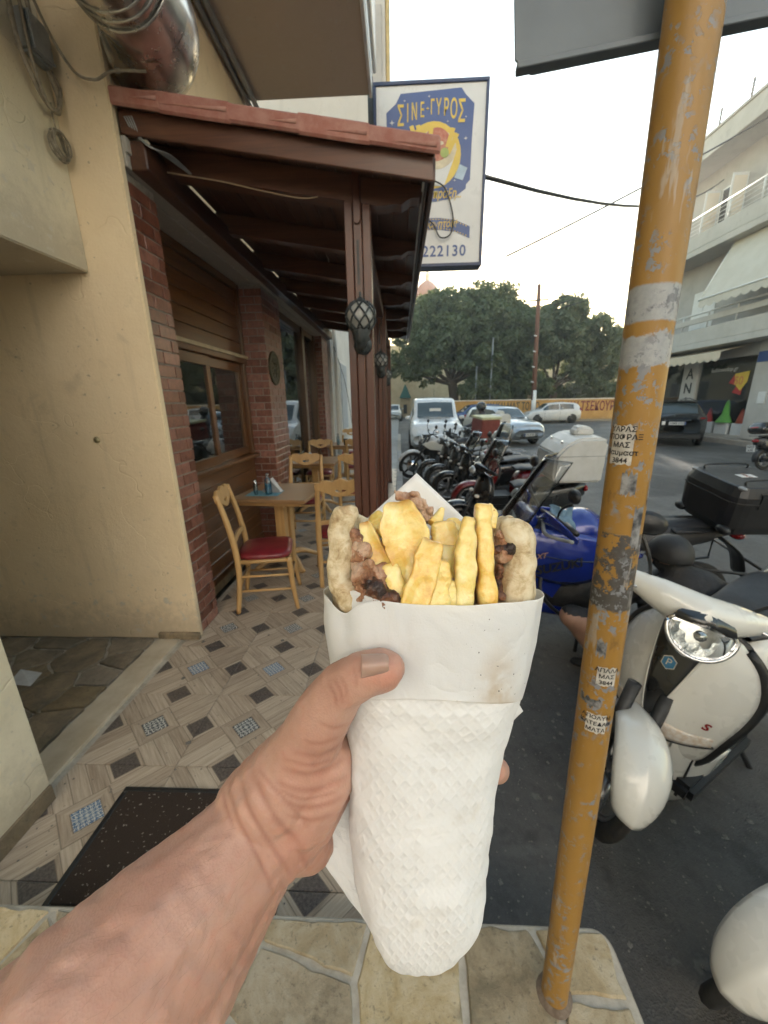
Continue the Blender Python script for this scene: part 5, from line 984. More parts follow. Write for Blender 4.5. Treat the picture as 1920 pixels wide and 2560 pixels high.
# ---------------------------------------------------------------- two-wheelers (local x forward, y left)
M_seat = mat('black_seat', (.018, .018, .02), (.03, .03, .032), 20, .5, bump=.15, bscale=200, bdist=.001); M_dark = mat('engine_dark', (.03, .03, .032), (.06, .06, .06), 18, .5, .1, .4, .2)
M_gun = paint('gunmetal_paint', (.045, .047, .05), .4); M_redp = paint('red_paint', (.20, .010, .012)); M_blackp = paint('black_paint', (.012, .012, .013)); M_whites = paint('scooter_white', (.72, .71, .66)); M_screen = glassmat('windscreen_plastic', (.88, .9, .88), .04, .10); M_smoke = glassmat('smoked_screen', (.80, .82, .84), .04, .06); M_boxw = mat('white_fibreglass', (.66, .65, .62), (.55, .54, .5), 4, .45, bump=.1); M_indic = mat('indicator_glass', (.62, .5, .38), (.75, .72, .68), 50, .1, .04, 0, 0)
def blobs(name, sph, vox, m, parent, sm=5, flaty=None):
    me = blob_mesh(sph, vox, sm, .5)
    if flaty: me.transform(Matrix.Diagonal((1, flaty, 1, 1)))
    return link(name, me, m, parent, True)
def solid(o, t, off=-1): md = o.modifiers.new('s', 'SOLIDIFY'); md.thickness = t; md.offset = off; return o
def mirror_(t, base, head, m=M_black, r=.055):
    b, h = Vector(base), Vector(head); g_ = tube('mirror_stalk', spline([b, b.lerp(h, .5)+Vector((.02, 0, -.01)), h-Vector((0, 0, .05))], 5), .007, m, t, 6)
    lathe('mirror', [(0, .022), (r*.7, .018), (r, .0), (r*.96, -.012), (0, -.014)], m, t, 20, T(h) @ Matrix.Rotation(R_(78), 4, 'Y') @ Matrix.Diagonal((.85, 1.25, 1, 1)))
def fender(name, c, r, hw, a0, a1, m, t, tip=1.0, th=.008):
    def f(u, v):
        a = a0+(a1-a0)*v; s = 2*u-1; e = abs(2*v-1); w_ = hw*(1-.45*e**4)*tip; drop = .5*abs(s)**3*hw*1.2
        rr = r+.012*math.sin(math.pi*v)-drop; return (c[0]+rr*math.cos(a), s*w_, c[2]+rr*math.sin(a))
    return solid(grid(name, f, 15, 26, m, t), th)
def scooter(label, loc, rot, col, group='scooters parked in a row along the terrace', hero=False, screen=None, topbox=None, rim=M_alloy, seatm=M_seat, plate=None, lean=6, name='parked_scooter', fr=.26):
    t = thing(name, label, 'scooter', loc, 0, group, False); t.rotation_euler = (R_(-lean), 0, R_(rot))
    fa, ra = Vector((.64, 0, fr)), Vector((-.60, 0, .24))
    wheel(t, fa, fr, .05, rim, 5, tyre=.27); wheel(t, ra, .24, .06, rim, 5, tyre=.33)
    for s in (-1, 1): tube('fork_leg', [fa+Vector((0, s*.065, 0)), (.50, s*.06, .62)], [.02, .026], M_dark, t, 8)
    fender('front_fender', fa, fr+.045, .088, R_(-18), R_(150), col, t) if not hero else None
    # apron
    prof = [(.26, .13, .44), (.36, .17, .475), (.48, .19, .49), (.60, .212, .478), (.70, .216, .455), (.80, .185, .425), (.88, .125, .40), (.93, .07, .385)] if not hero else [(.26, .14, .44), (.36, .19, .475), (.48, .222, .49), (.60, .25, .478), (.70, .252, .455), (.80, .215, .425), (.88, .145, .40), (.93, .08, .385)]
    zs = [p[0] for p in prof]
    def apron(u, v):
        z = zs[0]+(zs[-1]-zs[0])*v; w_ = crom(zs, [p[1] for p in prof], z); x = crom(zs, [p[2] for p in prof], z); s = 2*u-1; return (x-.13*abs(s)**2.4*(w_/.2), s*w_, z+.0)
    solid(grid('leg_shield', apron, 25, 28, col, t), .012)
    def inner(u, v): p = apron(u, v*.62+.34); return (p[0]-.03-.05*(1-abs(2*u-1)**2), p[1]*1.05, p[2])
    solid(grid('inner_shield', inner, 17, 18, M_black, t), .008)
    # bars
    blobs('handlebar_cowl', chain([(.36, -.22, .99), (.40, -.11, .985), (.43, 0, .975), (.40, .11, .985), (.36, .22, .99)], [.040, .066, .084, .066, .040] if hero else [.030, .052, .072, .052, .030])+chain([(.40, 0, .95), (.37, 0, .88)], [.06, .045])+chain([(.46, -.04, .93), (.46, .04, .93)], [.05, .05]), .010 if hero else .016, col, t, 6)
    for s in (-1, 1):
        tube('grip', [(.355, s*.22, .992), (.315, s*.35, .985)], .018, M_black, t, 10); tube('brake_lever', spline([(.40, s*.20, .985), (.415, s*.27, .98), (.385, s*.36, .968)], 4), .007, M_chrome, t, 6)
        mirror_(t, (.36, s*.17, 1.02), (.33, s*.27, 1.22))
    if not hero: lamp(t, 'headlamp', .485, 0, .95, .05, .075, .055)
    if not hero:
        for s in (-1, 1): lamp(t, 'turn_signal', .455, s*.13, .66, .03, .045, .02, M_indic)
    # floor, body, seat
    box('footwell', (.0, .40, -.165, .165, .10, .36), M_black, t, .02, 2); box('floorboard', (-.15, .42, -.215, .215, .155, .235), M_black, t, .02, 2)
    prof2 = [(-.02, .12, .30, .60), (-.08, .16, .27, .70), (-.25, .17, .30, .735), (-.5, .16, .38, .755), (-.75, .12, .50, .78), (-.9, .05, .60, .76)]
    x2 = [p[0] for p in prof2][::-1]
    def body(u, v):
        x = -.02-.88*v; w_, zl, zh = (crom(x2, [p[k] for p in prof2][::-1], x) for k in (1, 2, 3)); a = 2*math.pi*u; c, s = math.cos(a), math.sin(a); k = (abs(c)**3.2+abs(s)**3.2)**(-1/3.2)
        return (x, w_*k*c, (zl+zh)/2+(zh-zl)/2*k*s)
    grid('rear_body', body, 28, 22, col, t, True, True)
    sp_ = [(.0, .10, .735, .77), (-.1, .135, .735, .795), (-.3, .15, .745, .79), (-.42, .15, .755, .815), (-.62, .135, .775, .835), (-.74, .09, .785, .815)]; x3 = [p[0] for p in sp_][::-1]
    def seat(u, v):
        x = -.74*v; w_, zl, zh = (crom(x3, [p[k] for p in sp_][::-1], x) for k in (1, 2, 3)); a = 2*math.pi*u; c, s = math.cos(a), math.sin(a); k = (abs(c)**3+abs(s)**3)**(-1/3); return (x, w_*k*c, (zl+zh)/2+(zh-zl)/2*k*s)
    grid('seat', seat, 24, 20, seatm, t, True, True)
    blobs('engine', chain([(-.18, .05, .28), (-.45, .09, .26), (-.62, .12, .25)], [.10, .10, .085]), .02, M_dark, t, 3)
    tube('exhaust', spline([(-.2, -.12, .2), (-.45, -.16, .22), (-.62, -.17, .27), (-.85, -.17, .31)], 5), [.02]*6+[.055]*9+[.045], M_dark, t, 12)
    lamp(t, 'tail_lamp', -.90, 0, .70, .04, .09, .045, M_redl); fender('rear_mudguard', ra, .30, .07, R_(95), R_(190), M_black, t)
    tube('rear_shock', [(-.62, .12, .28), (-.55, .12, .6)], .025, M_chrome, t, 8); tube('stand', [(-.15, .12, .2), (-.2, .26, .0)], .012, M_dark, t, 6)
    for s in (-1, 1): tube('rack_bar', spline([(-.55, s*.11, .80), (-.8, s*.11, .815), (-.98, s*.09, .82)], 4), .010, M_alloy, t, 6)
    if plate:
        b = box('number_plate', (-1.0, -.995, -.1, .1, .44, .6), M_plate, t, .003)
        for i, s in enumerate(plate): text('plate_text', s, .075, frame((-1.003, 0, .555-.075*i), (0, -1, 0), (0, 0, 1), (-1, 0, 0)), M_black, b, .001, bold=.01)
        tube('plate_bracket', [(-.88, 0, .64), (-.995, 0, .56)], .012, M_black, t, 6)
    if screen:
        h, w_, m = screen; 
        def scr(u, v): s = 2*u-1; ww = w_*(1-.25*v**2)*(1 if v < .85 else 1-.3*((v-.85)/.15)**2); return (.46-.20*v-.16*s*s*(1-.2*v), s*ww, .92+h*v)
        solid(grid('windscreen', scr, 17, 18, m, t), .004)
    if topbox: topbox(t)
    return t
def delivery_box(t, x=-.66, z=.84, w_=.27, d=.29, h=.52):
    pr = [(-d, 0), (d*.9, 0), (d, .05), (d, h*.62), (d*.62, h*.86), (d*.1, h), (-d*.8, h), (-d, h*.9)]
    prism('delivery_box', [(p[0]+x, p[1]+z) for p in pr], 2*w_, M_boxw, t, frame((0, w_, 0), (1, 0, 0), (0, 0, 1), (0, -1, 0)), .03, False, 3)
    prism('raised_lid', [(x-d*.75, z+h-.005), (x+d*.1, z+h-.005), (x+d*.0, z+h+.07), (x-d*.15, z+h+.10), (x-d*.62, z+h+.08)], .16, M_boxw, t, frame((0, .08, 0), (1, 0, 0), (0, 0, 1), (0, -1, 0)), .02, False, 3); box('lid_seam', (x-d-.004, x+d+.004, -w_-.003, w_+.003, z+h*.60, z+h*.612), M_grey, t, 0)
    for s in (-1, 1): box('latch', (x+d*.6, x+d*.68, s*.14-.02, s*.14+.02, z+h*.84, z+h*.9), M_chrome, t, .004)
def small_box(t, c=None, x=-.80, z=.84):
    blobs('top_case', [(Vector((x+a, b, z+.13)), .12) for a in np.linspace(-.07, .07, 4) for b in np.linspace(-.1, .1, 5)]+[(Vector((x+a, b, z+.20)), .10) for a in np.linspace(-.05, .05, 3) for b in np.linspace(-.08, .08, 4)], .016, M_blackp, t, 4); lamp(t, 'reflector', x-.13, 0, z+.17, .06, .17, .03, M_redl)
# the white scooter close to the camera
M_refl = mat('lamp_reflector', (.8, .82, .84), (.35, .37, .4), 55, .08, .05, 1, .5, 38, .01)
hs = scooter('glossy white scooter with a black grille and half moon headlamp parked beside the pole', (1.41, 1.64, ZR), 211, M_whites, hero=True, fr=.265)
def hero_front(t):
    # broad front mudguard with a long nose
    def f(u, v):
        s = 2*u-1; a = R_(16)+R_(132)*v; ww = .104*(math.sin(math.pi*min(.86, .09+v*.95))**.5)*(1.04-.14*v); r = .284+.006*math.sin(math.pi*v)-.034*abs(s)**1.35-.02*abs(s)**6; return (.635+r*math.cos(a)*1.02, s*ww, .27+r*math.sin(a)*.98)
    solid(grid('front_fender', f, 21, 34, M_whites, t), .008)
    ap = [(.26, .14, .44), (.36, .19, .475), (.48, .222, .49), (.60, .25, .478), (.70, .252, .455), (.80, .215, .425), (.88, .145, .40), (.93, .08, .385)]; zs = [p[0] for p in ap]
    def surf(y, z, off): w_ = crom(zs, [p[1] for p in ap], z); x = crom(zs, [p[2] for p in ap], z); s = y/w_; return (x-.13*abs(s)**2.4*(w_/.2)+off, y, z)
    # black grille, tapering downwards
    def gr(u, v): z = .50+.40*v; hw = .012+.082*v**.8; return surf((2*u-1)*hw, z, .005)
    solid(grid('grille', gr, 9, 20, M_blackp, t), .004, 0)
    for s in (-1, 1): tube('grille_trim', [surf(s*(.014+.082*v**.8), .50+.40*v, .004) for v in np.linspace(0, 1, 14)], .005, M_whites, t, 6)
    hexa = [(.029*math.cos(a), .032*math.sin(a)) for a in np.linspace(0, 2*math.pi, 7)[:6]+math.pi/6]; p = Vector(surf(0, .745, .012)); Me = frame(p, (0, 1, 0), (-.30, 0, .95))
    prism('emblem', hexa, .005, M_chrome, t, Me, .001); prism('emblem_field', [(x*.84, y*.84) for x, y in hexa], .002, mat('emblem_blue', (.05, .22, .42), rough=.3), t, Me @ T((0, 0, .005))); text('emblem_mark', 'P', .040, Me @ T((0, 0, .0072)), M_chrome, t, .0006)
    text('model_letter', 'S', .045, frame(surf(.165, .555, .004), Vector((-.35, .93, .0)).normalized(), (0, 0, 1)), M_redl, t, .001, shear=.3, bold=.03)
    for s in (-1, 1):
        def ts(u, v): y = s*(.05+.145*u); z = .425+.085*v*(1-.45*u)+.03*u; return surf(y, z, .006)
        solid(grid('turn_signal', ts, 10, 6, M_indic, t), .004, 0); tube('signal_trim', [surf(s*(.045+.155*u), .422+.03*u, .005) for u in np.linspace(0, 1, 8)], .006, M_black, t, 6)
        tube('shield_edge', [(lambda q: (q[0]-.005, q[1], q[2]))(surf(s*crom(zs, [p_[1] for p_ in ap], z)*.995, z, 0)) for z in np.linspace(.30, .86, 18)], .016, M_black, t, 8)
        # lower side fairing sweeping back to the floor
        solid(grid('lower_fairing', lambda u, v: (.485-.34*u-.02*v, s*(.09+.10*math.sin(min(1, u*1.4)*math.pi/2)+.02*v), .07+.03*u+(.40-.20*u**.7)*v), 12, 8, M_whites, t), .008)
    # headlamp: half moon glass in a chrome rim under a black visor
    L0 = Vector((.515, 0, .965)); tilt = Matrix.Rotation(R_(-30), 4, 'Y')
    half = [(.112*math.cos(a), .105*math.sin(a)) for a in np.linspace(math.pi, 2*math.pi, 20)]+[(.085, .030), (.0, .042), (-.085, .030)]
    Mh = T(L0) @ tilt @ frame((0, 0, 0), (0, 1, 0), (0, 0, 1)); rim_ = tube('headlamp_rim', [Mh @ Vector((x, y, 0)) for x, y in half+half[:1]], .0075, M_chrome, t, 8)
    prism('headlamp_reflector', half, .012, M_chrome, t, Mh @ T((0, 0, -.014)), .003); V = []
    def gl(u, v): a = math.pi+math.pi*u; r = v; x, y = .110*math.cos(a)*r, .103*math.sin(a)*r+(.034*(1-abs(math.cos(a))*.3))*(1-v); return Mh @ Vector((x, y, .03*(1-r*r)))
    grid('headlamp_glass', gl, 24, 8, M_screen, t)
    def rf(u, v): a = math.pi+math.pi*u; r = .12+.86*v; return Mh @ Vector((.108*math.cos(a)*r, .100*math.sin(a)*r+.01*(1-v), -.006+.012*v*v+.0016*math.sin(u*math.pi*7)*math.sin(v*9)))
    grid('reflector_facets', rf, 40, 14, M_refl, t)
    lathe('bulb_cover', [(0, .02), (.014, .018), (.02, .0)], M_chrome, t, 14, Mh @ T((0, -.02, 0)))
    prism('visor', [(-.105, .012), (.105, .012), (.088, .05), (.0, .066), (-.088, .05)], .016, M_blackp, t, Mh @ T((0, .0, -.006)), .004, True, 2)
hero_front(hs)
def steer(t, deg, names):
    o = Vector((.40, 0, .98)); d = (o-Vector((.62, 0, .29))).normalized(); A_ = T(o) @ Matrix.Rotation(R_(deg), 4, d) @ T(-o); first = True
    for c in [x for x in COL.objects if x.parent == t]:
        nm = c.name.split('.')[0]
        if nm not in names: continue
        if nm == 'wheel' and sum(v.co.x for v in c.data.vertices)/len(c.data.vertices) < 0: continue
        c.data.transform(A_)
        for k in [x for x in COL.objects if x.parent == c]: k.data.transform(A_)
steer(hs, 40, {'wheel', 'fork_leg', 'front_fender', 'handlebar_cowl', 'grip', 'brake_lever', 'mirror', 'mirror_stalk', 'headlamp_rim', 'headlamp_reflector', 'headlamp_glass', 'reflector_facets', 'bulb_cover', 'visor'})
hs2 = copy_tree(hs); hs2['label'] = 'second white scooter at the lower right corner, only its curved front mudguard showing'; hs2.location = (1.66, .53, ZR); hs2.rotation_euler = (R_(-3), 0, R_(160))
scooter('dark grey scooter with cast wheels parked in the middle of the row', (1.42, 7.58, ZR), 181, M_gun, screen=None, plate=('YMO', '412'))
scooter('black scooter with a short clear windscreen next to the dark grey one', (1.5, 6.75, ZR), 178, M_blackp, screen=(.34, .2, M_screen))
scooter('grey scooter with a black top case between the dark grey scooter and the naked motorcycle', (1.3, 8.25, ZR), 184, M_gun, topbox=small_box)
scooter('red and black scooter with a tall clear windscreen', (1.72, 5.95, ZR), 186, M_redp, screen=(.52, .24, M_screen))
scooter('black scooter carrying a big white delivery box behind the blue motorcycle', (1.36, 4.75, ZR), 184, M_blackp, topbox=delivery_box, screen=(.4, .2, M_screen))
scooter('black scooter with a rounded top case at the right edge of the photo', (9.45, 9.75, ZR), 8, M_blackp, group=None, topbox=small_box, plate=('NXZ', '610'))
rs = scooter('delivery scooter with a white box under the helmeted rider', (2.2, 11.2, ZR), 205, M_blackp, topbox=delivery_box, lean=0, name='delivery_scooter')
def redbox(t): box('cooler_box', (-.95, -.42, -.26, .26, .84, 1.30), mat('red_cooler', (.16, .025, .02), (.22, .05, .04), 4, .5), t, .02, 2); box('cooler_lid', (-.97, -.40, -.28, .28, 1.302, 1.36), mat('cream_lid', (.6, .58, .35), rough=.5), t, .012, 2)
scooter('dark scooter with a red cooler box next to the rider', (1.55, 10.2, ZR), 200, M_blackp, topbox=redbox)
# ---------------------------------------------------------------- motorcycles
def motorcycle(label, loc, rot, col, lean=8, name='motorcycle', group='motorcycles parked by the terrace', adv=False):
    t = thing(name, label, 'motorcycle', loc, 0, group, False); t.rotation_euler = (R_(-lean), 0, R_(rot)); fa, ra = Vector((.78, 0, .32)), Vector((-.74, 0, .31))
    wheel(t, fa, .32, .055, M_dark, 6, tyre=.22); wheel(t, ra, .31, .075, M_dark, 6, tyre=.28)
    for s in (-1, 1):
        tube('fork_leg', [fa+Vector((0, s*.10, 0)), (.42, s*.10, 1.0)], .024, M_dark, t, 8); tube('brake_disc', [fa+Vector((0, s*.06, 0)), fa+Vector((0, s*.066, 0))], .14, M_chrome, t, 20)
        tube('swingarm', [(-.2, s*.10, .38), ra+Vector((0, s*.11, 0))], .03, M_dark, t, 6)
        tube('handlebar', spline([(.40, s*.03, 1.04), (.40, s*.2, 1.08), (.34, s*.38, 1.06)], 5), .011, M_dark, t, 8); tube('grip', [(.35, s*.30, 1.065), (.33, s*.42, 1.055)], .017, M_black, t, 8); mirror_(t, (.38, s*.24, 1.08), (.36, s*.36, 1.27), M_black, .05)
        tube('footpeg', [(-.1, s*.16, .36), (-.1, s*.28, .35)], .012, M_dark, t, 6)
    fender('front_fender', fa, .36, .07, R_(20), R_(140), col if not adv else M_black, t)
    blobs('tank', chain([(.30, 0, .86), (.12, 0, .88), (-.08, 0, .80)], [.15, .165, .12]), .018, col, t, 6, 1.05)
    blobs('seat', chain([(-.08, 0, .82), (-.3, 0, .80), (-.42, 0, .83), (-.72, 0, .87)], [.10, .115, .12, .09]), .018, M_seat, t, 6, 1.1)
    blobs('engine', chain([(.22, 0, .42), (.05, 0, .40), (-.12, 0, .42)], [.17, .19, .17])+chain([(.25, 0, .55), (.3, 0, .66)], [.12, .1]), .025, M_dark, t, 2, .95)
    for k in range(5): box('cooling_fin', (.1, .38, -.15, .15, .50+k*.035, .512+k*.035), M_dark, t, .003)
    tube('exhaust', spline([(.32, -.1, .4), (.1, -.12, .2), (-.3, -.15, .25), (-.85, -.18, .48)], 6), [.022]*11+[.055]*7+[.05], M_chrome if not adv else M_dark, t, 12)
    tube('kickstand', [(.02, .1, .3), (.12, .30, .05)], .013, M_dark, t, 6); tube('tail', [(-.5, 0, .80), (-.95, 0, .88)], [.10, .04], M_black if adv else col, t, 8, flat=(1, .5)); lamp(t, 'tail_lamp', -.96, 0, .84, .04, .06, .035, M_redl)
    tube('rear_mudguard', spline([(-.85, 0, .82), (-1.0, 0, .7), (-1.08, 0, .52)], 4), [.07]*9, M_black, t, 8, flat=(1, .15)); lamp(t, 'headlamp', .60, 0, .95, .05, .10, .08)
    tube('radiator', [(.42, 0, .55), (.40, 0, .82)], .10, M_dark, t, 8, flat=(1.2, .3))
    return t
mb = motorcycle('white and black naked motorcycle farthest along the row', (1.05, 9.1, ZR), 190, paint('naked_white', (.6, .6, .6)), group=None)
for s in (-1, 1): prism('tank_cover', [(.02, .68), (.42, .72), (.62, .86), (.40, .92), (.1, .84)], .02, M_whites, mb, frame((0, s*.17+(.01 if s > 0 else -.01), 0), (1, 0, 0), (0, 0, 1), (0, -1, 0)), .006)
M_bluep = paint('deep_blue_paint', (.010, .028, .24), .15, .25)
bb = motorcycle('blue adventure motorcycle with hand guards and a black top case', (1.36, 2.72, ZR), 180, M_bluep, 8, 'adventure_motorcycle', None, True)
def adventure(t):
    # side fairings, left (+y) faces the terrace side camera
    for s in (-1, 1):
        def pan(u, v):
            # outline rows from front (u=0) to back (u=1)
            x = .66-.92*u; top = crom([0, .15, .4, .7, 1], [.90, .97, .96, .90, .80], u); bot = crom([0, .15, .4, .7, 1], [.84, .66, .58, .60, .72], u); z = bot+(top-bot)*v; y = .12+.11*math.sin(math.pi*min(1, u*.85+.12))+.05*math.sin(math.pi*v)-.03*v; return (x, s*y, z)
        solid(grid('side_fairing', pan, 26, 12, M_bluep, t), .010); box('fairing_seam', (0, .01, 0, .01, 0, .01), M_black, t, 0) if False else None
        tube('fairing_crease', [(lambda p: (p[0], p[1]+s*.004, p[2]))(pan(u, .55)) for u in np.linspace(.12, .92, 14)], .004, M_blackp, t, 5)
        solid(grid('hand_guard', lambda u, v: (.43-.10*u+.03*math.sin(math.pi*u), s*(.14+.30*u), 1.00+.03*math.sin(math.pi*u)+(.085-.05*u)*v), 12, 5, M_bluep, t), .012); tube('hand_guard_bar', spline([(.42, s*.13, 1.0), (.45, s*.28, .985), (.36, s*.45, 1.02)], 5), .012, M_grey, t, 6)
        prism('radiator_shroud', [(.30, .44), (.52, .60), (.5, .72), (.22, .62)], .03, M_bluep, t, frame((0, s*.19+.015*s, 0), (1, 0, 0), (0, 0, 1), (0, -1, 0)), .008)
        tube('crash_bar', spline([(.35, s*.12, .72), (.42, s*.27, .55), (.22, s*.27, .34), (.0, s*.14, .32)], 6), .013, M_black, t, 8)
        tube('pannier_rail', [(-.42, s*.17, .78), (-.62, s*.24, .70), (-1.05, s*.26, .66), (-1.06, s*.26, .50), (-.66, s*.24, .46), (-.55, s*.2, .6)], .011, M_black, t, 6)
    tube('rail_bridge', [(-1.05, -.26, .66), (-1.05, .26, .66)], .011, M_black, t, 6)
    text('tank_lettering', 'SUZUKI', .085, frame((.33, .276, .745), Vector((-.95, .06, .26)).normalized(), Vector((.22, -.12, .96)).normalized()), M_black, t, .001, bold=.03, shear=.1); text('model_mark', 'XT', .05, frame((.45, .262, .815), Vector((-.95, .06, .26)).normalized(), Vector((.22, -.12, .96)).normalized()), mat('mark_bronze', (.35, .2, .14), rough=.4), t, .001, shear=.4, bold=.02)
    def scr(u, v): s = 2*u-1; return (.66-.24*v-.13*s*s, s*(.17-.05*v), 1.0+.40*v)
    solid(grid('windscreen', scr, 17, 14, M_smoke, t), .004); tube('screen_edge', [scr(u, 1.0) for u in np.linspace(0, 1, 12)], .003, M_grey, t, 5)
    blobs('cockpit', chain([(.5, -.08, .99), (.5, .08, .99)], [.07, .07])+chain([(.62, 0, .90), (.80, 0, .82), (.95, 0, .77)], [.08, .05, .02]), .015, M_bluep, t, 4)
    blobs('belly_pan', chain([(.32, 0, .28), (.05, 0, .24), (-.1, 0, .26)], [.09, .1, .08]), .02, M_bluep, t, 3, 1.3)
    for s in (-1, 1): tube('clutch_cable', spline([(.38, s*.25, 1.06), (.46, s*.12, 1.02), (.40, s*.06, .9)], 5), .005, M_black, t, 5)
    box('rear_rack', (-1.02, -.45, -.13, .13, .905, .925), M_black, t, .006)
    # top case
    x0, x1, z0, z1, w_ = -1.10, -.66, .945, 1.26, .25
    V = []; lv = [(z0, .86), (z0+.05, .96), (z0+.20, 1.0), (z1-.06, 1.0), (z1-.005, .90), (z1, .86)]
    def tc(u, v):
        a = 2*math.pi*u+math.pi/8; c, s = math.cos(a), math.sin(a); k = (abs(c)**7+abs(s)**7)**(-1/7); z, sc = lv[int(round(v*5))]; return ((x0+x1)/2+.22*k*c*sc, w_*k*s*sc, z)
    cs = grid('top_case', tc, 48, 6, M_black, t, False, True); mesh('top_case_lid', [tc(i/48, 1.0) for i in range(48)], [tuple(range(48))], M_black, t); mesh('top_case_floor', [tc(i/48, 0.0) for i in range(48)], [tuple(range(47, -1, -1))], M_black, t)
    tube('case_seam', [tc(i/48, .6)[:2]+(z1-.10,) for i in range(49)], .006, M_rubber, t, 5)
    for yy in (-.24, .24): box('latch', (-.98, -.78, yy-.016, yy+.016, z1-.14, z1-.03), M_black, t, .012, 2); tube('lid_handle', spline([(-1.02, yy*.72, z1), (-1.0, yy*.72, z1+.03), (-.76, yy*.72, z1+.03), (-.74, yy*.72, z1)], 4), .006, M_black, t, 6)
    for xx in (x0+.02, x1-.02):
        for yy in (-.2, .2): lamp(t, 'corner_guard', xx, yy, z0+.03, .03, .05, .03, M_black); lamp(t, 'lid_corner', xx+(.025 if xx < -.9 else -.025), yy, z1-.01, .02, .03, .012, M_grey)
    box('case_badge', (-.93, -.83, -.03, .03, z1+.001, z1+.003), M_plate, t, .0005); text('badge_text', 'MAX', .035, frame((-.88, 0, z1+.004), (0, 1, 0), (-1, 0, 0)), M_redl, t, .0005, bold=.03)
adventure(bb)
# denim rag hanging on the cockpit
rag = grid('rag', lambda u, v: (.985+.15*u+.010*math.sin(v*9+u*3), 2.50-.10*v-.03*math.sin(u*math.pi)+.012*math.sin(u*11), ZR+1.06-.02*u-.17*v*(.25+u*.9)+.012*math.sin(u*8+v*5)+.01*math.cos(v*14)), 20, 18, mat('denim', (.10, .17, .24), (.17, .27, .35), 30, .9, bump=.4, bscale=300)); solid(rag, .006); props(rag, 'blue denim rag draped over the motorcycle cockpit', 'rag')
# ---------------------------------------------------------------- people in the street
M_jack = mat('black_jacket', (.014, .014, .015), (.022, .022, .024), 10, .7, bump=.6, bscale=14, bdist=.03); M_skin2 = mat('skin_far', (.42, .24, .17), rough=.5, Subsurface_Weight=.1); M_purp = mat('dark_purple_cloth', (.03, .012, .06), (.07, .02, .14), 9, .75); M_cap = mat('black_cap', (.02, .02, .021), rough=.6, bump=.4, bscale=50)
pr = thing('person', 'person in a black cap and jacket crouching beside the blue motorcycle', 'person', (1.55, 2.02, ZR)); V3 = Vector
body = chain([V3((1.52, 2.06, .22)), V3((1.62, 2.02, .40)), V3((1.66, 2.02, .55)), V3((1.58, 2.06, .64))], [.17, .165, .16, .09])+chain([V3((1.80, 1.96, .55)), V3((1.86, 1.98, .33)), V3((1.62, 2.18, .24))], [.075, .06, .045])+chain([V3((1.42, 2.14, .55)), V3((1.36, 2.24, .38)), V3((1.42, 2.36, .28))], [.075, .058, .045])+chain([V3((1.50, 2.04, .56)), V3((1.76, 1.98, .56))], [.10, .10])+chain([V3((1.5, 2.04, .15)), V3((1.30, 2.20, .20)), V3((1.12, 2.28, .26))], [.13, .11, .08])+chain([V3((1.62, 2.0, .14)), V3((1.66, 2.28, .24))], [.13, .09])+chain([V3((1.12, 2.28, .26)), V3((1.26, 2.22, .05)), V3((1.30, 2.2, -.06))], [.07, .055, .04])+chain([V3((1.66, 2.28, .24)), V3((1.66, 2.2, -.05))], [.085, .05])+chain([V3((1.30, 2.2, -.07)), V3((1.18, 2.28, -.085))], [.04, .033])+chain([V3((1.66, 2.2, -.07)), V3((1.62, 2.34, -.085))], [.04, .033])+chain([V3((1.57, 2.07, .64)), V3((1.55, 2.09, .72))], [.06, .055])+chain([V3((1.54, 2.11, .76)), V3((1.545, 2.14, .72))], [.095, .075])
me = blob_mesh(body, .016, 5); link('body', me, M_skin2, pr, True); P = getco(me); 
lo = WORLD[pr.name]; me.materials.append(M_jack); me.materials.append(M_purp)
for p in me.polygons:
    c = p.center+lo
    p.material_index = 1 if (.30 < c.z < .735) or (c.x > 1.72 and c.z > .2) else (2 if c.z <= .30 and not (c.x < 1.22 or c.z < .03) else 0)
    if c.z < -.03: p.material_index = 1
def hcap(u, v): a = 2*math.pi*u; b = v*math.pi*.56; r = .108+.004*math.sin(a*3); return (1.54+r*math.sin(b)*math.cos(a), 2.105+r*math.sin(b)*math.sin(a)*1.05, .765+.112*math.cos(b))
solid(grid('cap', hcap, 28, 12, M_cap, pr, True, True), .006); grid('cap_brim', lambda u, v: (1.50+.16*(u-.5), 2.19+.09*v*math.sin(math.pi*u)**.5+.0, .735-.02*v), 10, 5, M_cap, pr)
for s in (-1, 1): lamp(pr, 'ear', 1.54+s*.096-0, 2.12, .735, .014, .022, .03, M_skin2)
# rider on the delivery scooter
rd = thing('person', 'person with a dark helmet riding the delivery scooter', 'person', (2.25, 11.15, ZR)); B_ = V3((2.25, 11.15, ZR)); c_, s_ = math.cos(R_(205)), math.sin(R_(205)); Q = lambda x, y, z: B_+V3((x*c_-y*s_, x*s_+y*c_, z))
b = chain([Q(-.15, 0, .88), Q(-.12, 0, 1.05), Q(-.08, 0, 1.25), Q(-.06, 0, 1.34)], [.16, .16, .17, .1])+chain([Q(-.06, 0, 1.36), Q(-.03, 0, 1.48)], [.06, .09])
for s in (-1, 1): b += chain([Q(-.07, s*.18, 1.30), Q(.08, s*.27, 1.08), Q(.32, s*.27, 1.02)], [.075, .055, .04])+chain([Q(-.15, s*.09, .86), Q(.22, s*.15, .74), Q(.20, s*.13, .36), Q(.30, s*.13, .33)], [.10, .085, .05, .045])
me = blob_mesh(b, .02, 4); link('body', me, mat('grey_shirt', (.10, .095, .11), rough=.8), rd, True); hm = Q(-.02, 0, 1.56)
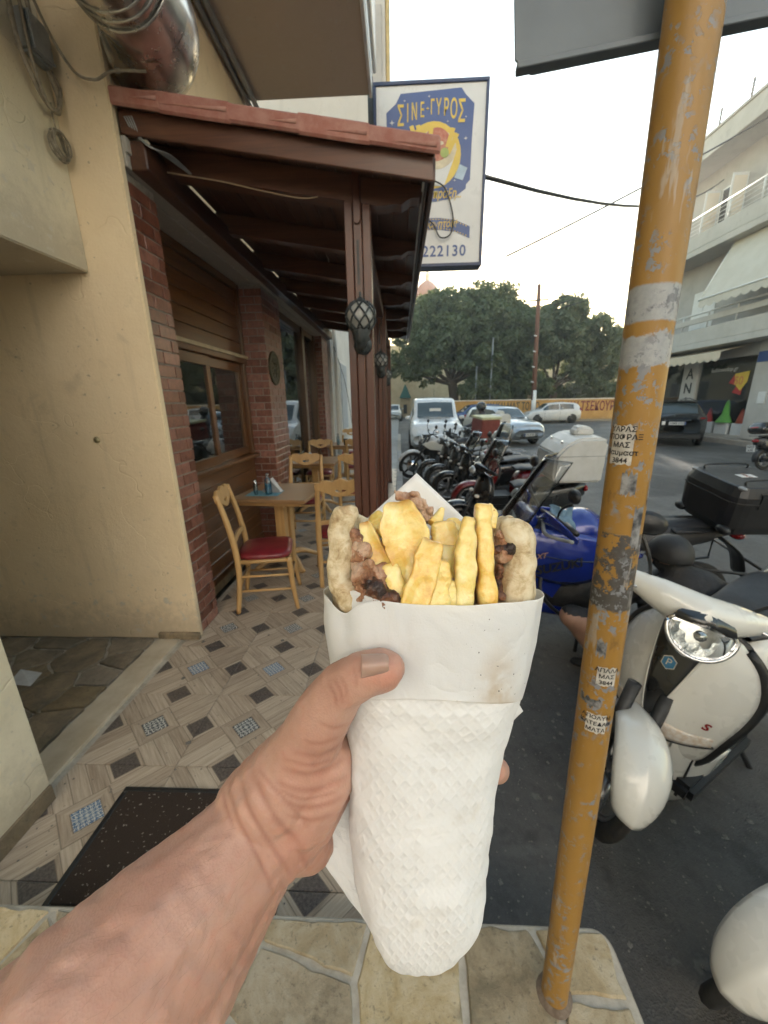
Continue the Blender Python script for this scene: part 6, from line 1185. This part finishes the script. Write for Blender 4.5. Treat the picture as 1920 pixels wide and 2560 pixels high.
lathe('helmet', [(.10, -.09), (.135, -.02), (.135, .05), (.1, .12), (.05, .145), (0, .15)], M_blackp, rd, 20, T(hm)); grid('visor', lambda u, v: hm+V3((c_*.0, 0, 0))+V3(((.142*math.cos((u-.5)*2)*c_-.142*math.sin((u-.5)*2)*s_), (.142*math.cos((u-.5)*2)*s_+.142*math.sin((u-.5)*2)*c_), -.03+.08*v)), 12, 4, M_cglass, rd)
# ---------------------------------------------------------------- the held wrap: own frame, x right, y up, z towards the viewer
GO = Vector(((905-829.5)/830*.22, (1106-2100)/830*.22, -.22))
def hp(u, v, d=.22): return Vector(((u-829.5)/830*d, (1106-v)/830*d, -d))-GO
gy = thing('gyros_wrap', 'gyros in pita with chips and meat wrapped in white paper and napkin, held in hand', 'gyros', (0, 0, 0), world=False); gy.matrix_world = HELD @ T(GO)
def tissuemat():
    g = G('embossed_tissue'); co = g.n('UVMap').outputs[0]; x, y, _ = g.xyz(co)          # uv in millimetres
    u = g.math('MULTIPLY', g.math('ADD', x, g.math('MULTIPLY', y, .86)), .707/4.8); v = g.math('MULTIPLY', g.math('SUBTRACT', x, g.math('MULTIPLY', y, .86)), .707/4.8)
    fu, fv = g.math('SUBTRACT', g.math('FRACT', u), .5), g.math('SUBTRACT', g.math('FRACT', v), .5)
    au, av = g.math('ABSOLUTE', fu), g.math('ABSOLUTE', fv); sq = g.math('MULTIPLY', g.step(au, .36, .26), g.step(av, .36, .26))
    par = g.math('FRACT', g.math('MULTIPLY', g.math('ADD', g.math('FLOOR', u), g.math('FLOOR', v)), .5)); strp = g.math('SINE', g.math('MULTIPLY', fu, 38.0)); sq2 = g.math('MULTIPLY', sq, g.math('MULTIPLY_ADD', strp, .35, .65))
    groove = g.math('MAXIMUM', g.step(au, .44, .49), g.step(av, .44, .49))
    h = g.math('SUBTRACT', g.math('MULTIPLY', sq2, g.math('MULTIPLY_ADD', par, .9, .45)), g.math('MULTIPLY', groove, .35)); fade = g.step(g.noise(co, .035, 3, .5), .36, .56); h = g.math('MULTIPLY', h, g.math('MULTIPLY_ADD', fade, .8, .2))
    crm = g.math('ABSOLUTE', g.math('SUBTRACT', g.noise(co, .055, 3, .45, .9), .5)); h2 = g.math('ADD', h, g.math('MULTIPLY', g.noise(co, .9, 3), .25))
    oil = g.step(g.noise(co, .028, 4, .6), .56, .72); col = g.mix(g.math('MULTIPLY', oil, .30), (.80, .80, .80), (.60, .545, .45))
    nor = g.bump(crm, .32, .004, g.bump(h2, .52, .0014))
    return g.fin(col, .8, 0, nor, Subsurface_Weight=.25, Subsurface_Radius=(.004, .004, .004), Subsurface_Scale=.6, Specular_IOR_Level=.25)
def papermat():
    g = G('parchment_paper'); co = g.co(); w1 = g.math('MULTIPLY', g.math('ABSOLUTE', g.math('SUBTRACT', g.noise(co, 24, 3, .45, .8), .5)), 2.0); f = g.noise(co, 900, 3, .6); sp = g.noise(co, 28, 4, .6)
    x, y, z = g.xyz(co); dx = g.math('SUBTRACT', x, .034); dy = g.math('SUBTRACT', y, .175); st = g.math('SQRT', g.math('ADD', g.math('MULTIPLY', g.math('MULTIPLY', dx, dx), 5.0), g.math('MULTIPLY', dy, dy)))
    stain = g.math('MULTIPLY', g.step(g.math('MULTIPLY_ADD', sp, .05, st), .062, .030), g.step(sp, .38, .6)); col = g.mix(g.math('MULTIPLY', stain, .75), (.80, .785, .765), (.50, .33, .15))
    col = g.mix(g.math('MULTIPLY', g.step(g.noise(co, 17, 3), .52, .75), .35), col, (.70, .64, .55)); dots = g.math('MULTIPLY', g.step(g.noise(co, 420, 2), .70, .74), g.step(st, .065, .03)); col = g.mix(dots, col, (.06, .045, .03))
    return g.fin(col, .5, 0, g.bump(g.math('ADD', w1, g.math('MULTIPLY', f, .06)), .35, .006), Subsurface_Weight=.3, Subsurface_Radius=(.006, .005, .004), Subsurface_Scale=.6)
M_tis, M_paper = tissuemat(), papermat()
ROW = [(2106, 868, 928), (2098, 843, 962), (2085, 826, 985), (2060, 810, 1002), (2020, 795, 1020), (1960, 780, 1036), (1900, 768, 1045), (1800, 758, 1052), (1700, 752, 1066), (1600, 748, 1082), (1520, 738, 1100), (1440, 724, 1122), (1360, 715, 1138), (1262, 714, 1150)]
ROW = [(v-52*max(0, v-1880)/226, l, r) for v, l, r in ROW]
RV = [r[0] for r in ROW][::-1]
def prof(v): return crom(RV, [r[1] for r in ROW][::-1], v), crom(RV, [r[2] for r in ROW][::-1], v)
def section(v, a, grow=0.0):
    l, r = prof(v); c, s = math.cos(a), math.sin(a); hw = (r-l)/2/830*.22+grow; cx = (l+r)/2; b = min(hw*.80, .041)+grow*.5
    k = (abs(c)**2.4+abs(s)**2.4)**(-1/2.4); p = hp(cx, v); return Vector((p.x+hw*k*c, p.y, p.z+b*k*s))
def tissue(u, w):
    v = 2054-(2054-1385)*w; a = 2*math.pi*u; p = section(v, a); q = (math.cos(a)*1.2, math.sin(a)*1.2, v/120)
    d = .0017*fbm(q, .9, 3, 2)+.0006*nz((q[0]*2.5, q[1]*2.5, v/42), 1.4, 7)
    vv = v+22*math.cos(a*1.0)+10*math.cos(a*3); e = math.exp(-((vv-1840)/18)**2)*.0006*max(0, math.sin(a)); vc = v-60*math.cos(a); e += .0013*math.exp(-((vc-1780)/12)**2)*max(0, math.cos(a+.3))**2         # soft fold across the lower front
    rr = Vector((math.cos(a), 0, math.sin(a))); return p+rr*(d+e-.0008)+Vector((0, .0015*nz(q, 2, 9), 0))
grid('napkin', tissue, 190, 250, M_tis, gy, True, True, uv=(300, 195))
mesh('napkin_end', [tissue(i/60, 0) for i in range(60)], [tuple(range(60))], M_tis, gy)
def rimv(a):   # height of the paper rim round the wrap
    c, s = math.cos(a), math.sin(a); base = 1272-4*max(0, s)-10*min(0, s)**2; 
    base += 26*math.exp(-((a-2.42)/.18)**2)-6*math.exp(-((a-2.05)/.16)**2); return base+2.5*nz((c*2, s*2, 0), 2)
def collar(u, w):
    a = 2*math.pi*u; low = 1500-62*max(0, math.sin(a))+7*max(0, math.sin(a))*math.cos(a+.3)+4*nz((math.cos(a), math.sin(a), 3), 1.5); top = rimv(a); v = low+(top-low)*w; p = section(v, a, .0002+.0022*w)
    q = (math.cos(a)*1.5, math.sin(a)*1.5, v/150); d = .0014*fbm(q, 1.0, 11, 3)
    # crease running up from the thumb and a dimple under it
    d -= .0030*math.exp(-((a-1.86)/.10)**2-((v-1405)/60)**2); d -= .0022*math.exp(-((a-2.42)/.13)**2-((v-1310)/50)**2); d += .0016*math.exp(-((a-2.2)/.1)**2-((v-1350)/70)**2); d += .0012*math.exp(-((a-1.66)/.05)**2-((v-1400)/60)**2)
    return p+Vector((math.cos(a), 0, math.sin(a)))*(d*(.3+.7*w)+.0005)
cp_ = grid('paper_collar', collar, 170, 60, M_paper, gy, True, True); solid(cp_, .00025, 1)
def inner_fold(u, w): a = 2.75-1.0*u; v = 1318-(60+14*u-62*abs(u-.35))*w; p = section(v, a, -.0035); return p+Vector((math.cos(a), 0, math.sin(a)))*(.0006*nz((u*4, w*3, 1), 2))
solid(grid('inner_fold', inner_fold, 30, 14, M_paper, gy), .0004)
# paper standing up behind, napkin corners
def sheet(name, P, m, nx=14, ny=14, amp=.0012, uv=None, seed=1):
    a, b, c, d = [Vector(p) for p in P]
    def f(u, v): p = a.lerp(b, u).lerp(d.lerp(c, u), v); return p+Vector((0, 0, amp*fbm((p.x*60, p.y*60, seed), 1, seed)+amp*1.5*math.sin(u*math.pi)*math.sin(v*3)))
    return solid(grid(name, f, nx, ny, m, gy, uv=uv), .0004)
sheet('paper_back', (hp(900, 1022, .245), hp(1012, 1128, .243), hp(1020, 1260, .245), hp(760, 1150, .247)), M_paper, amp=.0006)
sheet('napkin_corner', (hp(1070, 1474, .224), hp(1103, 1490, .222), hp(1130, 1536, .221), hp(1066, 1594, .223)), M_tis, amp=.0014, uv=(20, 30), seed=4)
sheet('napkin_tail', (hp(778, 1690, .231), hp(830, 1760, .228), hp(840, 2060, .232), hp(664, 1816, .222)), M_tis, 26, 30, .0009, uv=(40, 70), seed=6)
# pita
def pitamat():
    g = G('pita_bread'); co = g.co(); n = g.noise(co, 130, 6, .7, .4); n2 = g.noise(co, 45, 4, .6); sp = g.noise(co, 260, 4, .75)
    col = g.ramp(n, (.30, (.30, .19, .09)), (.43, (.52, .40, .23)), (.55, (.68, .57, .38)), (.75, (.76, .69, .53))); col = g.mix(g.math('MULTIPLY', g.step(n2, .52, .66), .7), col, (.38, .21, .085)); col = g.mix(g.math('MULTIPLY', g.step(sp, .66, .72), .6), col, (.16, .10, .045))
    return g.fin(col, .68, 0, g.bump(g.math('ADD', n, g.math('MULTIPLY', sp, .4)), .45, .0016), Subsurface_Weight=.15, Subsurface_Radius=(.004, .0025, .0015), Subsurface_Scale=.5)
M_pita = pitamat(); sph = []
def rim_pt(a, v, inset): p = section(v, a, -inset); return p
for a in np.linspace(-.62, math.pi+.42, 60):                      # round the back from right front to left front
    s = math.sin(a); top = 1118+22*nz((math.cos(a)*2, s*2, 1), 2)
    back = min(1, max(0, (a+.62)/(math.pi+1.04))); top += 30*max(0, 1-back*3) if a < .5 else 0
    if s > .2: pass
    for v in np.arange(top+16, 1330, 11):
        aa = -a                                                       # z negative side is away from the viewer
        p = section(max(v, 1262), aa, -.0068); p.y = hp(0, v).y; sph.append((p, .0052*(1+.18*nz((a*3, v/30, 2), 1.3))))
for pts, r in (([(741, 1118), (733, 1150), (735, 1180)], .0066), ([(737, 1196), (730, 1225), (737, 1262), (760, 1300)], .0070), ([(757, 1108), (748, 1130)], .0050)): sph += chain([hp(x, y, .199) for x, y in pts], [r]*len(pts), .3)
for pts, r in (([(1112, 1150), (1122, 1180), (1128, 1215)], .0080), ([(1124, 1220), (1116, 1250), (1108, 1300)], .0090), ([(1098, 1140), (1110, 1160)], .0055), ([(1104, 1245), (1096, 1300)], .0066)): sph += chain([hp(x, y, .200) for x, y in pts], [r]*len(pts), .3)
me = blob_mesh(sph, .0013, 4); A = getco(me); Nn = getno(me); A += Nn*(.0004*vfbm(A, 220, 1, 3)+.0008*vn(A, 75, 5))[:, None]; setco(me, A); link('pita', me, M_pita, gy, True)
# chips
def frymat():
    g = G('fried_potato'); co = g.co(); r = g.rand(); cc = g.n('VectorMath', {0: co, 1: g.comb(r, g.math('MULTIPLY', r, 3.0), 0.0)}, operation='ADD').outputs[0]; n = g.noise(cc, 95, 5, .65, .3); b = g.noise(cc, 330, 4, .7); big = g.noise(cc, 38, 3, .5)
    col = g.ramp(g.math('MULTIPLY_ADD', big, .5, g.math('MULTIPLY', n, .5)), (.34, (.66, .32, .04)), (.44, (.83, .54, .11)), (.53, (.88, .69, .24)), (.68, (.91, .79, .42)))
    pt = g.n('NewGeometry').outputs['Pointiness']; col = g.mix(g.step(pt, .52, .60), col, (.58, .30, .06)); br = g.n('Attribute', attribute_name='brown').outputs['Fac']; col = g.mix(g.math('MULTIPLY', br, .8), col, (.56, .25, .04)); pass
    bl = g.voro(cc, 420); h = g.math('ADD', g.math('MULTIPLY', n, 1.0), g.math('ADD', g.math('MULTIPLY', b, .22), g.math('MULTIPLY', g.step(bl, .5, .1), .06)))
    return g.fin(col, g.math('MULTIPLY_ADD', n, .35, .20), 0, g.bump(h, .55, .0022), Subsurface_Weight=.3, Subsurface_Radius=(.006, .003, .001), Subsurface_Scale=.6, Coat_Weight=.8, Coat_Roughness=.14)
M_fry = frymat()
def cpt(x, y, d): return hp((780+x/2.765)/1.1573, (1150+y/2.765)/1.1573, d)      # measured on the enlarged photo
def fry(pts, ws, d0, d1, th=.0035, seed=0, twist=0.0, curl=0.0):
    """centre line (x,y) with half widths, from top to bottom; depth d0 -> d1"""
    n = len(pts); ts = np.linspace(0, 1, n); K = 34; V = []; F = []; m_ = 24; BR = []
    X = [crom(list(ts), [p[0] for p in pts], t) for t in np.linspace(0, 1, K)]; Y = [crom(list(ts), [p[1] for p in pts], t) for t in np.linspace(0, 1, K)]; Wd = [crom(list(ts), list(ws), t) for t in np.linspace(0, 1, K)]
    bow = random.Random(seed).uniform(-.002, .002); P = [cpt(X[i], Y[i], d0+(d1-d0)*i/(K-1)+bow*math.sin(math.pi*i/(K-1))) for i in range(K)]; Wd = [w*(.90+.14*nz((i*.35, seed*3.3, 0), 1)) for i, w in enumerate(Wd)]; th = th*.82
    for i in range(K):
        tg = (P[min(i+1, K-1)]-P[max(i-1, 0)]).normalized(); sd = tg.cross(Vector((0, 0, 1))).normalized(); nr = sd.cross(tg); e = i/(K-1); end = min(1, math.sin(math.pi*min(.5, min(e, 1-e)*5+.06))**.6)
        tw = twist*(e-.5); sd2 = sd*math.cos(tw)+nr*math.sin(tw); nr2 = nr*math.cos(tw)-sd*math.sin(tw); w_ = Wd[i]*.0791e-3*(d0+(d1-d0)*e)/.21*(.55+.45*end)
        for j in range(m_):
            a = 2*math.pi*j/m_; c, s = math.cos(a), math.sin(a); k = (abs(c)**3.4+abs(s)**3.4)**(-1/3.4)
            p = P[i]+sd2*(w_*k*c)+nr2*(th*k*s*end+curl*(c*k)**2); p += (sd2*c+nr2*s)*(.0010*fbm((p.x, p.y, p.z), 110, seed, 2)+.0005*nz((p.x, p.y, p.z), 420, seed)); V.append(p); BR.append(min(1, max(abs(c)**6*.8, (1-min(1, min(e, .6)*9))*.9)*(1+.8*nz((p.x, p.y, p.z), 160, seed+4))))
    F = [(i*m_+j, i*m_+(j+1) % m_, (i+1)*m_+(j+1) % m_, (i+1)*m_+j) for i in range(K-1) for j in range(m_)]+[tuple(range(m_-1, -1, -1)), tuple((K-1)*m_+j for j in range(m_))]
    o = mesh('potato_chip', V, F, M_fry, gy, True); at2 = o.data.attributes.new('brown', 'FLOAT', 'POINT'); at2.data.foreach_set('value', np.clip(BR, 0, 1).astype(np.float32)); md = o.modifiers.new('s', 'SUBSURF'); md.levels = md.render_levels = 1; return o
fry([(600, 300), (620, 440), (660, 600), (650, 760), (640, 900)], [105, 165, 175, 110, 80], .199, .192, .0030, 1, .25, .004)
fry([(370, 430), (405, 560), (460, 690), (540, 800), (590, 900)], [45, 75, 85, 75, 55], .201, .190, .0030, 2, .3, .003)
fry([(520, 720), (560, 820), (600, 985), (620, 1120)], [60, 85, 75, 60], .191, .187, .003, 3)
fry([(820, 560), (800, 660), (770, 800), (720, 960), (690, 1120)], [80, 105, 105, 110, 95], .189, .182, .0034, 4, -.3, .002)
fry([(900, 690), (880, 800), (850, 930), (830, 1100)], [50, 90, 120, 110], .186, .181, .0028, 5, .3)
fry([(905, 420), (915, 500), (930, 580), (940, 640)], [75, 105, 100, 80], .205, .200, .0035, 6)
fry([(940, 590), (945, 700), (950, 820), (955, 980)], [70, 66, 60, 55], .201, .193, .004, 7)
fry([(1085, 400), (1070, 520), (1065, 700), (1055, 860), (1040, 1060)], [42, 66, 82, 82, 60], .192, .185, .0042, 8, .2)
fry([(1175, 310), (1180, 420), (1195, 620), (1205, 800), (1215, 1050)], [70, 62, 62, 70, 80], .196, .187, .0048, 9, -.15)
fry([(900, 330), (880, 400), (850, 460)], [20, 45, 60], .212, .208, .0030, 10)
fry([(970, 420), (985, 470), (990, 560)], [45, 60, 50], .212, .206, .0030, 11)
fry([(965, 840), (960, 920), (950, 1040)], [50, 55, 50], .188, .184, .0034, 12)
fry([(1200, 330), (1245, 390), (1240, 470)], [40, 42, 30], .199, .197, .004, 13)
fry([(430, 380), (470, 440), (520, 520)], [60, 65, 60], .214, .207, .003, 14)
# meat
def meatmat():
    g = G('grilled_meat'); co = g.co(); n = g.noise(g.mapv(co, (1, .35, 1)), 150, 6, .7, .6); big = g.noise(co, 60, 3, .5); r = g.rand()
    f = g.math('MULTIPLY_ADD', g.math('SUBTRACT', r, .5), .22, g.math('MULTIPLY_ADD', big, .7, g.math('MULTIPLY', n, .35)))
    col = g.ramp(f, (.34, (.030, .012, .008)), (.43, (.17, .06, .024)), (.51, (.42, .20, .10)), (.61, (.62, .41, .28)), (.8, (.72, .56, .43)))
    return g.fin(col, g.math('MULTIPLY_ADD', n, .5, .12), 0, g.bump(g.math('ADD', n, g.noise(co, 420, 3)), .9, .003), Subsurface_Weight=.15, Subsurface_Radius=(.005, .002, .001), Subsurface_Scale=.5, Coat_Weight=.4, Coat_Roughness=.2)
M_meat = meatmat()
def meat(path, rs, d, seed, fl=.7):
    me = blob_mesh(chain([cpt(x, y, d+.002*math.sin(i*2.1)) for i, (x, y) in enumerate(path)], [r*.0791e-3 for r in rs], .45), .0009, 2); A = getco(me); Nn = getno(me); A += Nn*(.0024*vfbm(A, 150, seed, 4)+.0011*vn(A*np.array([1, .4, 1]), 420, seed))[:, None]; setco(me, A); link('meat_piece', me, M_meat, gy, True)
meat([(575, 225), (650, 270), (720, 310), (790, 390)], [26, 42, 44, 40], .214, 1); meat([(700, 240), (740, 290), (800, 350)], [22, 30, 28], .211, 2)
meat([(300, 520), (310, 580), (330, 640)], [50, 62, 66], .199, 3); meat([(340, 640), (340, 700), (360, 760)], [62, 66, 60], .195, 4); meat([(330, 770), (400, 800), (470, 860)], [60, 78, 72], .190, 5); meat([(420, 860), (480, 920), (530, 960)], [60, 66, 60], .186, 6); meat([(400, 740), (470, 780)], [44, 56], .189, 7)
meat([(1290, 520), (1300, 580), (1320, 650)], [44, 52, 54], .200, 8); meat([(1290, 640), (1320, 690), (1350, 640)], [46, 44, 34], .197, 9); meat([(1290, 760), (1285, 840), (1290, 930)], [36, 36, 36], .195, 10); meat([(970, 860), (980, 950)], [44, 44], .192, 11); meat([(330, 860), (380, 950)], [60, 60], .194, 12)
meat([(600, 640), (600, 900)], [150, 150], .212, 13); meat([(900, 700), (950, 1000)], [150, 160], .212, 14); meat([(1120, 700), (1150, 1000)], [120, 120], .21, 15)
# ---------------------------------------------------------------- forearm and hand of the person holding it
def skinmat():
    g = G('skin'); co = g.co(); n = g.noise(co, 22, 5, .6); n2 = g.noise(co, 130, 4, .6); v = g.voro(co, 900); fine = g.noise(g.mapv(co, (1, 1, 1)), 600, 3, .7); vn = g.noise(g.mapv(co, (1.0, 1.0, 1.0), rot=(0, 0, .7)), 9, 3, .5, 1.2)
    col = g.ramp(n, (.3, (.41, .215, .155)), (.5, (.49, .28, .21)), (.72, (.56, .345, .265))); col = g.mix(g.math('MULTIPLY', g.step(n2, .52, .75), .35), col, (.50, .21, .15)); col = g.mix(g.math('MULTIPLY', g.step(g.math('ABSOLUTE', g.math('SUBTRACT', vn, .5)), .035, .0), .18), col, (.38, .27, .24))
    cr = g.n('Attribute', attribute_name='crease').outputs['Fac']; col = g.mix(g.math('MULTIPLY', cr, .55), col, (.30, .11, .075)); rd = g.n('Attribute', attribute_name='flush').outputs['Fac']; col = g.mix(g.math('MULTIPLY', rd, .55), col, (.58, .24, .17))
    return g.fin(col, g.math('MULTIPLY_ADD', fine, .2, .38), 0, g.bump(g.math('ADD', g.math('MULTIPLY', v, .6), g.math('ADD', g.math('MULTIPLY', n2, 1.5), g.math('MULTIPLY', fine, .4))), .28, .0008), Subsurface_Weight=.35, Subsurface_Radius=(.008, .0035, .0018), Subsurface_Scale=.55)
M_skin = skinmat()
pa = thing('person', 'bare forearm and hand of the person holding up the gyros', 'person', (0, 0, 0), world=False); pa.matrix_world = HELD @ T(GO)
H = []
def ch(pts, st=.3): 
    global H
    H += chain([hp(x, y, d) for x, y, d, r in pts], [r for *_, r in pts], st)
# forearm: two parallel bones' worth of volume, tapering to the wrist
ch([(60, 2330, .150, .040), (190, 2190, .160, .0385), (330, 2030, .175, .0335), (450, 1900, .192, .0285), (535, 1800, .206, .0250), (590, 1745, .212, .0245)])
ch([(130, 2440, .150, .037), (255, 2290, .160, .0360), (370, 2120, .176, .0310), (470, 1980, .194, .0262), (555, 1850, .208, .0230), (615, 1780, .214, .0222)])
ch([(110, 2380, .149, .040), (225, 2240, .159, .0385), (350, 2075, .1745, .0330), (460, 1940, .192, .0280), (548, 1825, .206, .0245), (602, 1762, .212, .0235)])
# palm and heel
ch([(560, 1740, .210, .024), (610, 1690, .206, .0235), (650, 1640, .203, .021)]); ch([(610, 1790, .216, .0235), (660, 1740, .220, .022), (690, 1690, .226, .021), (700, 1640, .232, .019)]); ch([(640, 1800, .222, .020), (668, 1820, .226, .0155)]); ch([(655, 1740, .210, .020), (690, 1680, .206, .019), (700, 1640, .204, .016)])
ch([(650, 1640, .215, .020), (690, 1600, .232, .018), (720, 1590, .246, .016)])
# thumb
ch([(640, 1650, .203, .0190), (672, 1590, .196, .0165), (700, 1535, .189, .0142), (738, 1484, .181, .0118), (782, 1458, .1755, .0108), (822, 1446, .1725, .0096), (838, 1444, .1722, .0080)]); ch([(690, 1560, .191, .0150), (735, 1500, .183, .0115)]); ch([(805, 1462, .1745, .0085), (832, 1458, .173, .0075)])
# fingers round the back: index, middle, ring, little
for k, (v0, v1) in enumerate(((1560, 1520), (1620, 1575), (1690, 1662), (1755, 1740))):
    ln = (0, 8, 0, -50)[k]; ch([(705, v0+30, .246, .0125), (780, v0, .272, .0105), (880, (v0+v1)/2, .281, .0098), (980+ln, v1, .276, .0090), (1044+ln*.6+(30 if k == 2 else -12), v1+2, .258, .0084), (1050+ln*.6+(20 if k == 2 else -26), v1, .246, .0070)])
me = blob_mesh(H, .0012, 7, .5); A = getco(me); Nn = getno(me); cre = np.zeros(len(A)); flu = np.zeros(len(A))
# creases: polylines on the picture side of the skin
D = -(A+np.array(GO))[:, 2]; PX = (A+np.array(GO))[:, 0]/D*830+829.5; PY = 1106-(A+np.array(GO))[:, 1]/D*830; front = np.clip(Nn[:, 2]*1.6+.15, 0, 1)
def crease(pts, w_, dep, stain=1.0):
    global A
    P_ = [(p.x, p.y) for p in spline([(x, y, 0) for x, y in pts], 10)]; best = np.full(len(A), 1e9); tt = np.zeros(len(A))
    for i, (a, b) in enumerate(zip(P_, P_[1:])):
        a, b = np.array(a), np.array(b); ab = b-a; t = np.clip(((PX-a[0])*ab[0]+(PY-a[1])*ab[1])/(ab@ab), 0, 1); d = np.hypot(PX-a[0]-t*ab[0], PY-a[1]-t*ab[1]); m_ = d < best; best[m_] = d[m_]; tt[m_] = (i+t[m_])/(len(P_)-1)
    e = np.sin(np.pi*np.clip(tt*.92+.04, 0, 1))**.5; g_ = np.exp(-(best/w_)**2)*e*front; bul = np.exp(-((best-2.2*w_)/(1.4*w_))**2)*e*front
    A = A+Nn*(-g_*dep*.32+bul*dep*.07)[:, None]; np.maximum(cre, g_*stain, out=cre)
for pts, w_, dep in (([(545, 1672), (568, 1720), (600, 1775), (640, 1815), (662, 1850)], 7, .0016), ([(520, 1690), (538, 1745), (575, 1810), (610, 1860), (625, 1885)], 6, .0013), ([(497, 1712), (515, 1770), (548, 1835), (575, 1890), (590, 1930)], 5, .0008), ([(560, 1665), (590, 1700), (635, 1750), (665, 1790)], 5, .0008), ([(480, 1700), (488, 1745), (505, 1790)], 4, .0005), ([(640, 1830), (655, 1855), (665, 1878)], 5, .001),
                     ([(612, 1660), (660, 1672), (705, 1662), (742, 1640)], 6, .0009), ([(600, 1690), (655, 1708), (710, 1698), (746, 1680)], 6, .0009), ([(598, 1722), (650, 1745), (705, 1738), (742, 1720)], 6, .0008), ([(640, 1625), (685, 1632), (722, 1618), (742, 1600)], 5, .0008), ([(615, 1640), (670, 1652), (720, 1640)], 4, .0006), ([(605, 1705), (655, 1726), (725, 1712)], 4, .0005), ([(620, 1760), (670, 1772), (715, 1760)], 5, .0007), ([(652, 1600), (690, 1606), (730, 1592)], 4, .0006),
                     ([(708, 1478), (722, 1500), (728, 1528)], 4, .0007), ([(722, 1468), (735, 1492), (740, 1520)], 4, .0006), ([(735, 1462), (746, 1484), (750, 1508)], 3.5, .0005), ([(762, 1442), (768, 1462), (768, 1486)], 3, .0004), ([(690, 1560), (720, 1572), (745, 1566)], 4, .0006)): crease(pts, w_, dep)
PXm, PYm = PX, PY
flu = np.exp(-((PX-835)/45)**2-((PY-1460)/35)**2)*.9+np.exp(-((PX-700)/70)**2-((PY-1690)/80)**2)*.45+np.exp(-((PX-650)/60)**2-((PY-1840)/60)**2)*.5+np.exp(-((PX-1060)/30)**2-((PY-1662)/40)**2)*.8
A = A+Nn*(.00035*vfbm(A, 90, 4, 3))[:, None]; setco(me, A)
for nm, ar in (('crease', cre), ('flush', np.clip(flu, 0, 1))): at_ = me.attributes.new(nm, 'FLOAT', 'POINT'); at_.data.foreach_set('value', ar.astype(np.float32))
link('arm_and_hand', me, M_skin, pa, True)
# thumb nail
M_nail = mat('nail', (.44, .24, .185), (.50, .30, .24), 60, .34, .05, 0, .1, 200, .0003, coat=.15, Subsurface_Weight=.2)
def nail(u, v):
    s, t = 2*u-1, v; x = 782+60*t; y = 1446-6*t; hh = 30*(1-.10*t)*(1 if t < .75 else 1-.28*((t-.75)/.25)**2); px_, py_ = x-2, y+s*hh-3+8*0
    p = hp(px_-4*(1-s*s)*0, py_, .1612+.0068*s*s+.0012*(abs(t-.45)*1.6)**2); return p+Vector((0, 0, .0001))
nl = grid('thumb_nail', nail, 21, 19, M_nail, pa); solid(nl, .0007)

# fine hairs on the forearm
def hairs(n=520, seed=5):
    r = random.Random(seed); V = []; F = []; co = getco(me); no = getno(me); D_ = -(co+np.array(GO))[:, 2]; px = (co+np.array(GO))[:, 0]/D_*830+829.5; py = 1106-(co+np.array(GO))[:, 1]/D_*830
    ok = np.where((px < 520) & (py < 2260) & (no[:, 2] > -.35))[0]; w_ = np.exp(-np.abs(no[ok][:, 2])*1.6); idx = rng.choice(ok, n, p=w_/w_.sum())
    for i in idx:
        p = Vector(co[i]); nn = Vector(no[i]); t = (Vector((.62, .60, .1))+Vector((r.uniform(-.28, .28), r.uniform(-.28, .28), r.uniform(-.2, .2)))).normalized(); t = (t-nn*t.dot(nn)).normalized(); L_ = r.uniform(.004, .010); b = t.cross(nn)*.00003; k = len(V); q0, q1, q2 = p, p+t*L_*.5+nn*L_*.22, p+t*L_+nn*L_*.26
        V += [q0-b, q0+b, q1-b*.8, q1+b*.8, q2]; F += [(k, k+1, k+3, k+2), (k+2, k+3, k+4)]
    return mesh('arm_hair', V, F, mat('arm_hair', (.20, .11, .06), rough=.5, bump=0), pa)
props(hairs(), kind='stuff')
# air volume added to wash out the distance like lens glare
hz = box('veil', (-142, 142, -62, 192, ZR-1, 22.5), None, None, 0); hz['kind'] = 'stuff'; hz['label'] = 'thin warm haze added for the lens glare'; hz['category'] = 'veil'
hm_ = bpy.data.materials.new('veil_air'); hm_.use_nodes = True; nt = hm_.node_tree; nt.nodes.clear(); ov = nt.nodes.new('ShaderNodeOutputMaterial'); pv = nt.nodes.new('ShaderNodeVolumePrincipled'); pv.inputs['Color'].default_value = (.9, .9, .88, 1); pv.inputs['Density'].default_value = .0026; pv.inputs['Anisotropy'].default_value = .5; nt.links.new(pv.outputs[0], ov.inputs['Volume']); hz.data.materials.append(hm_)
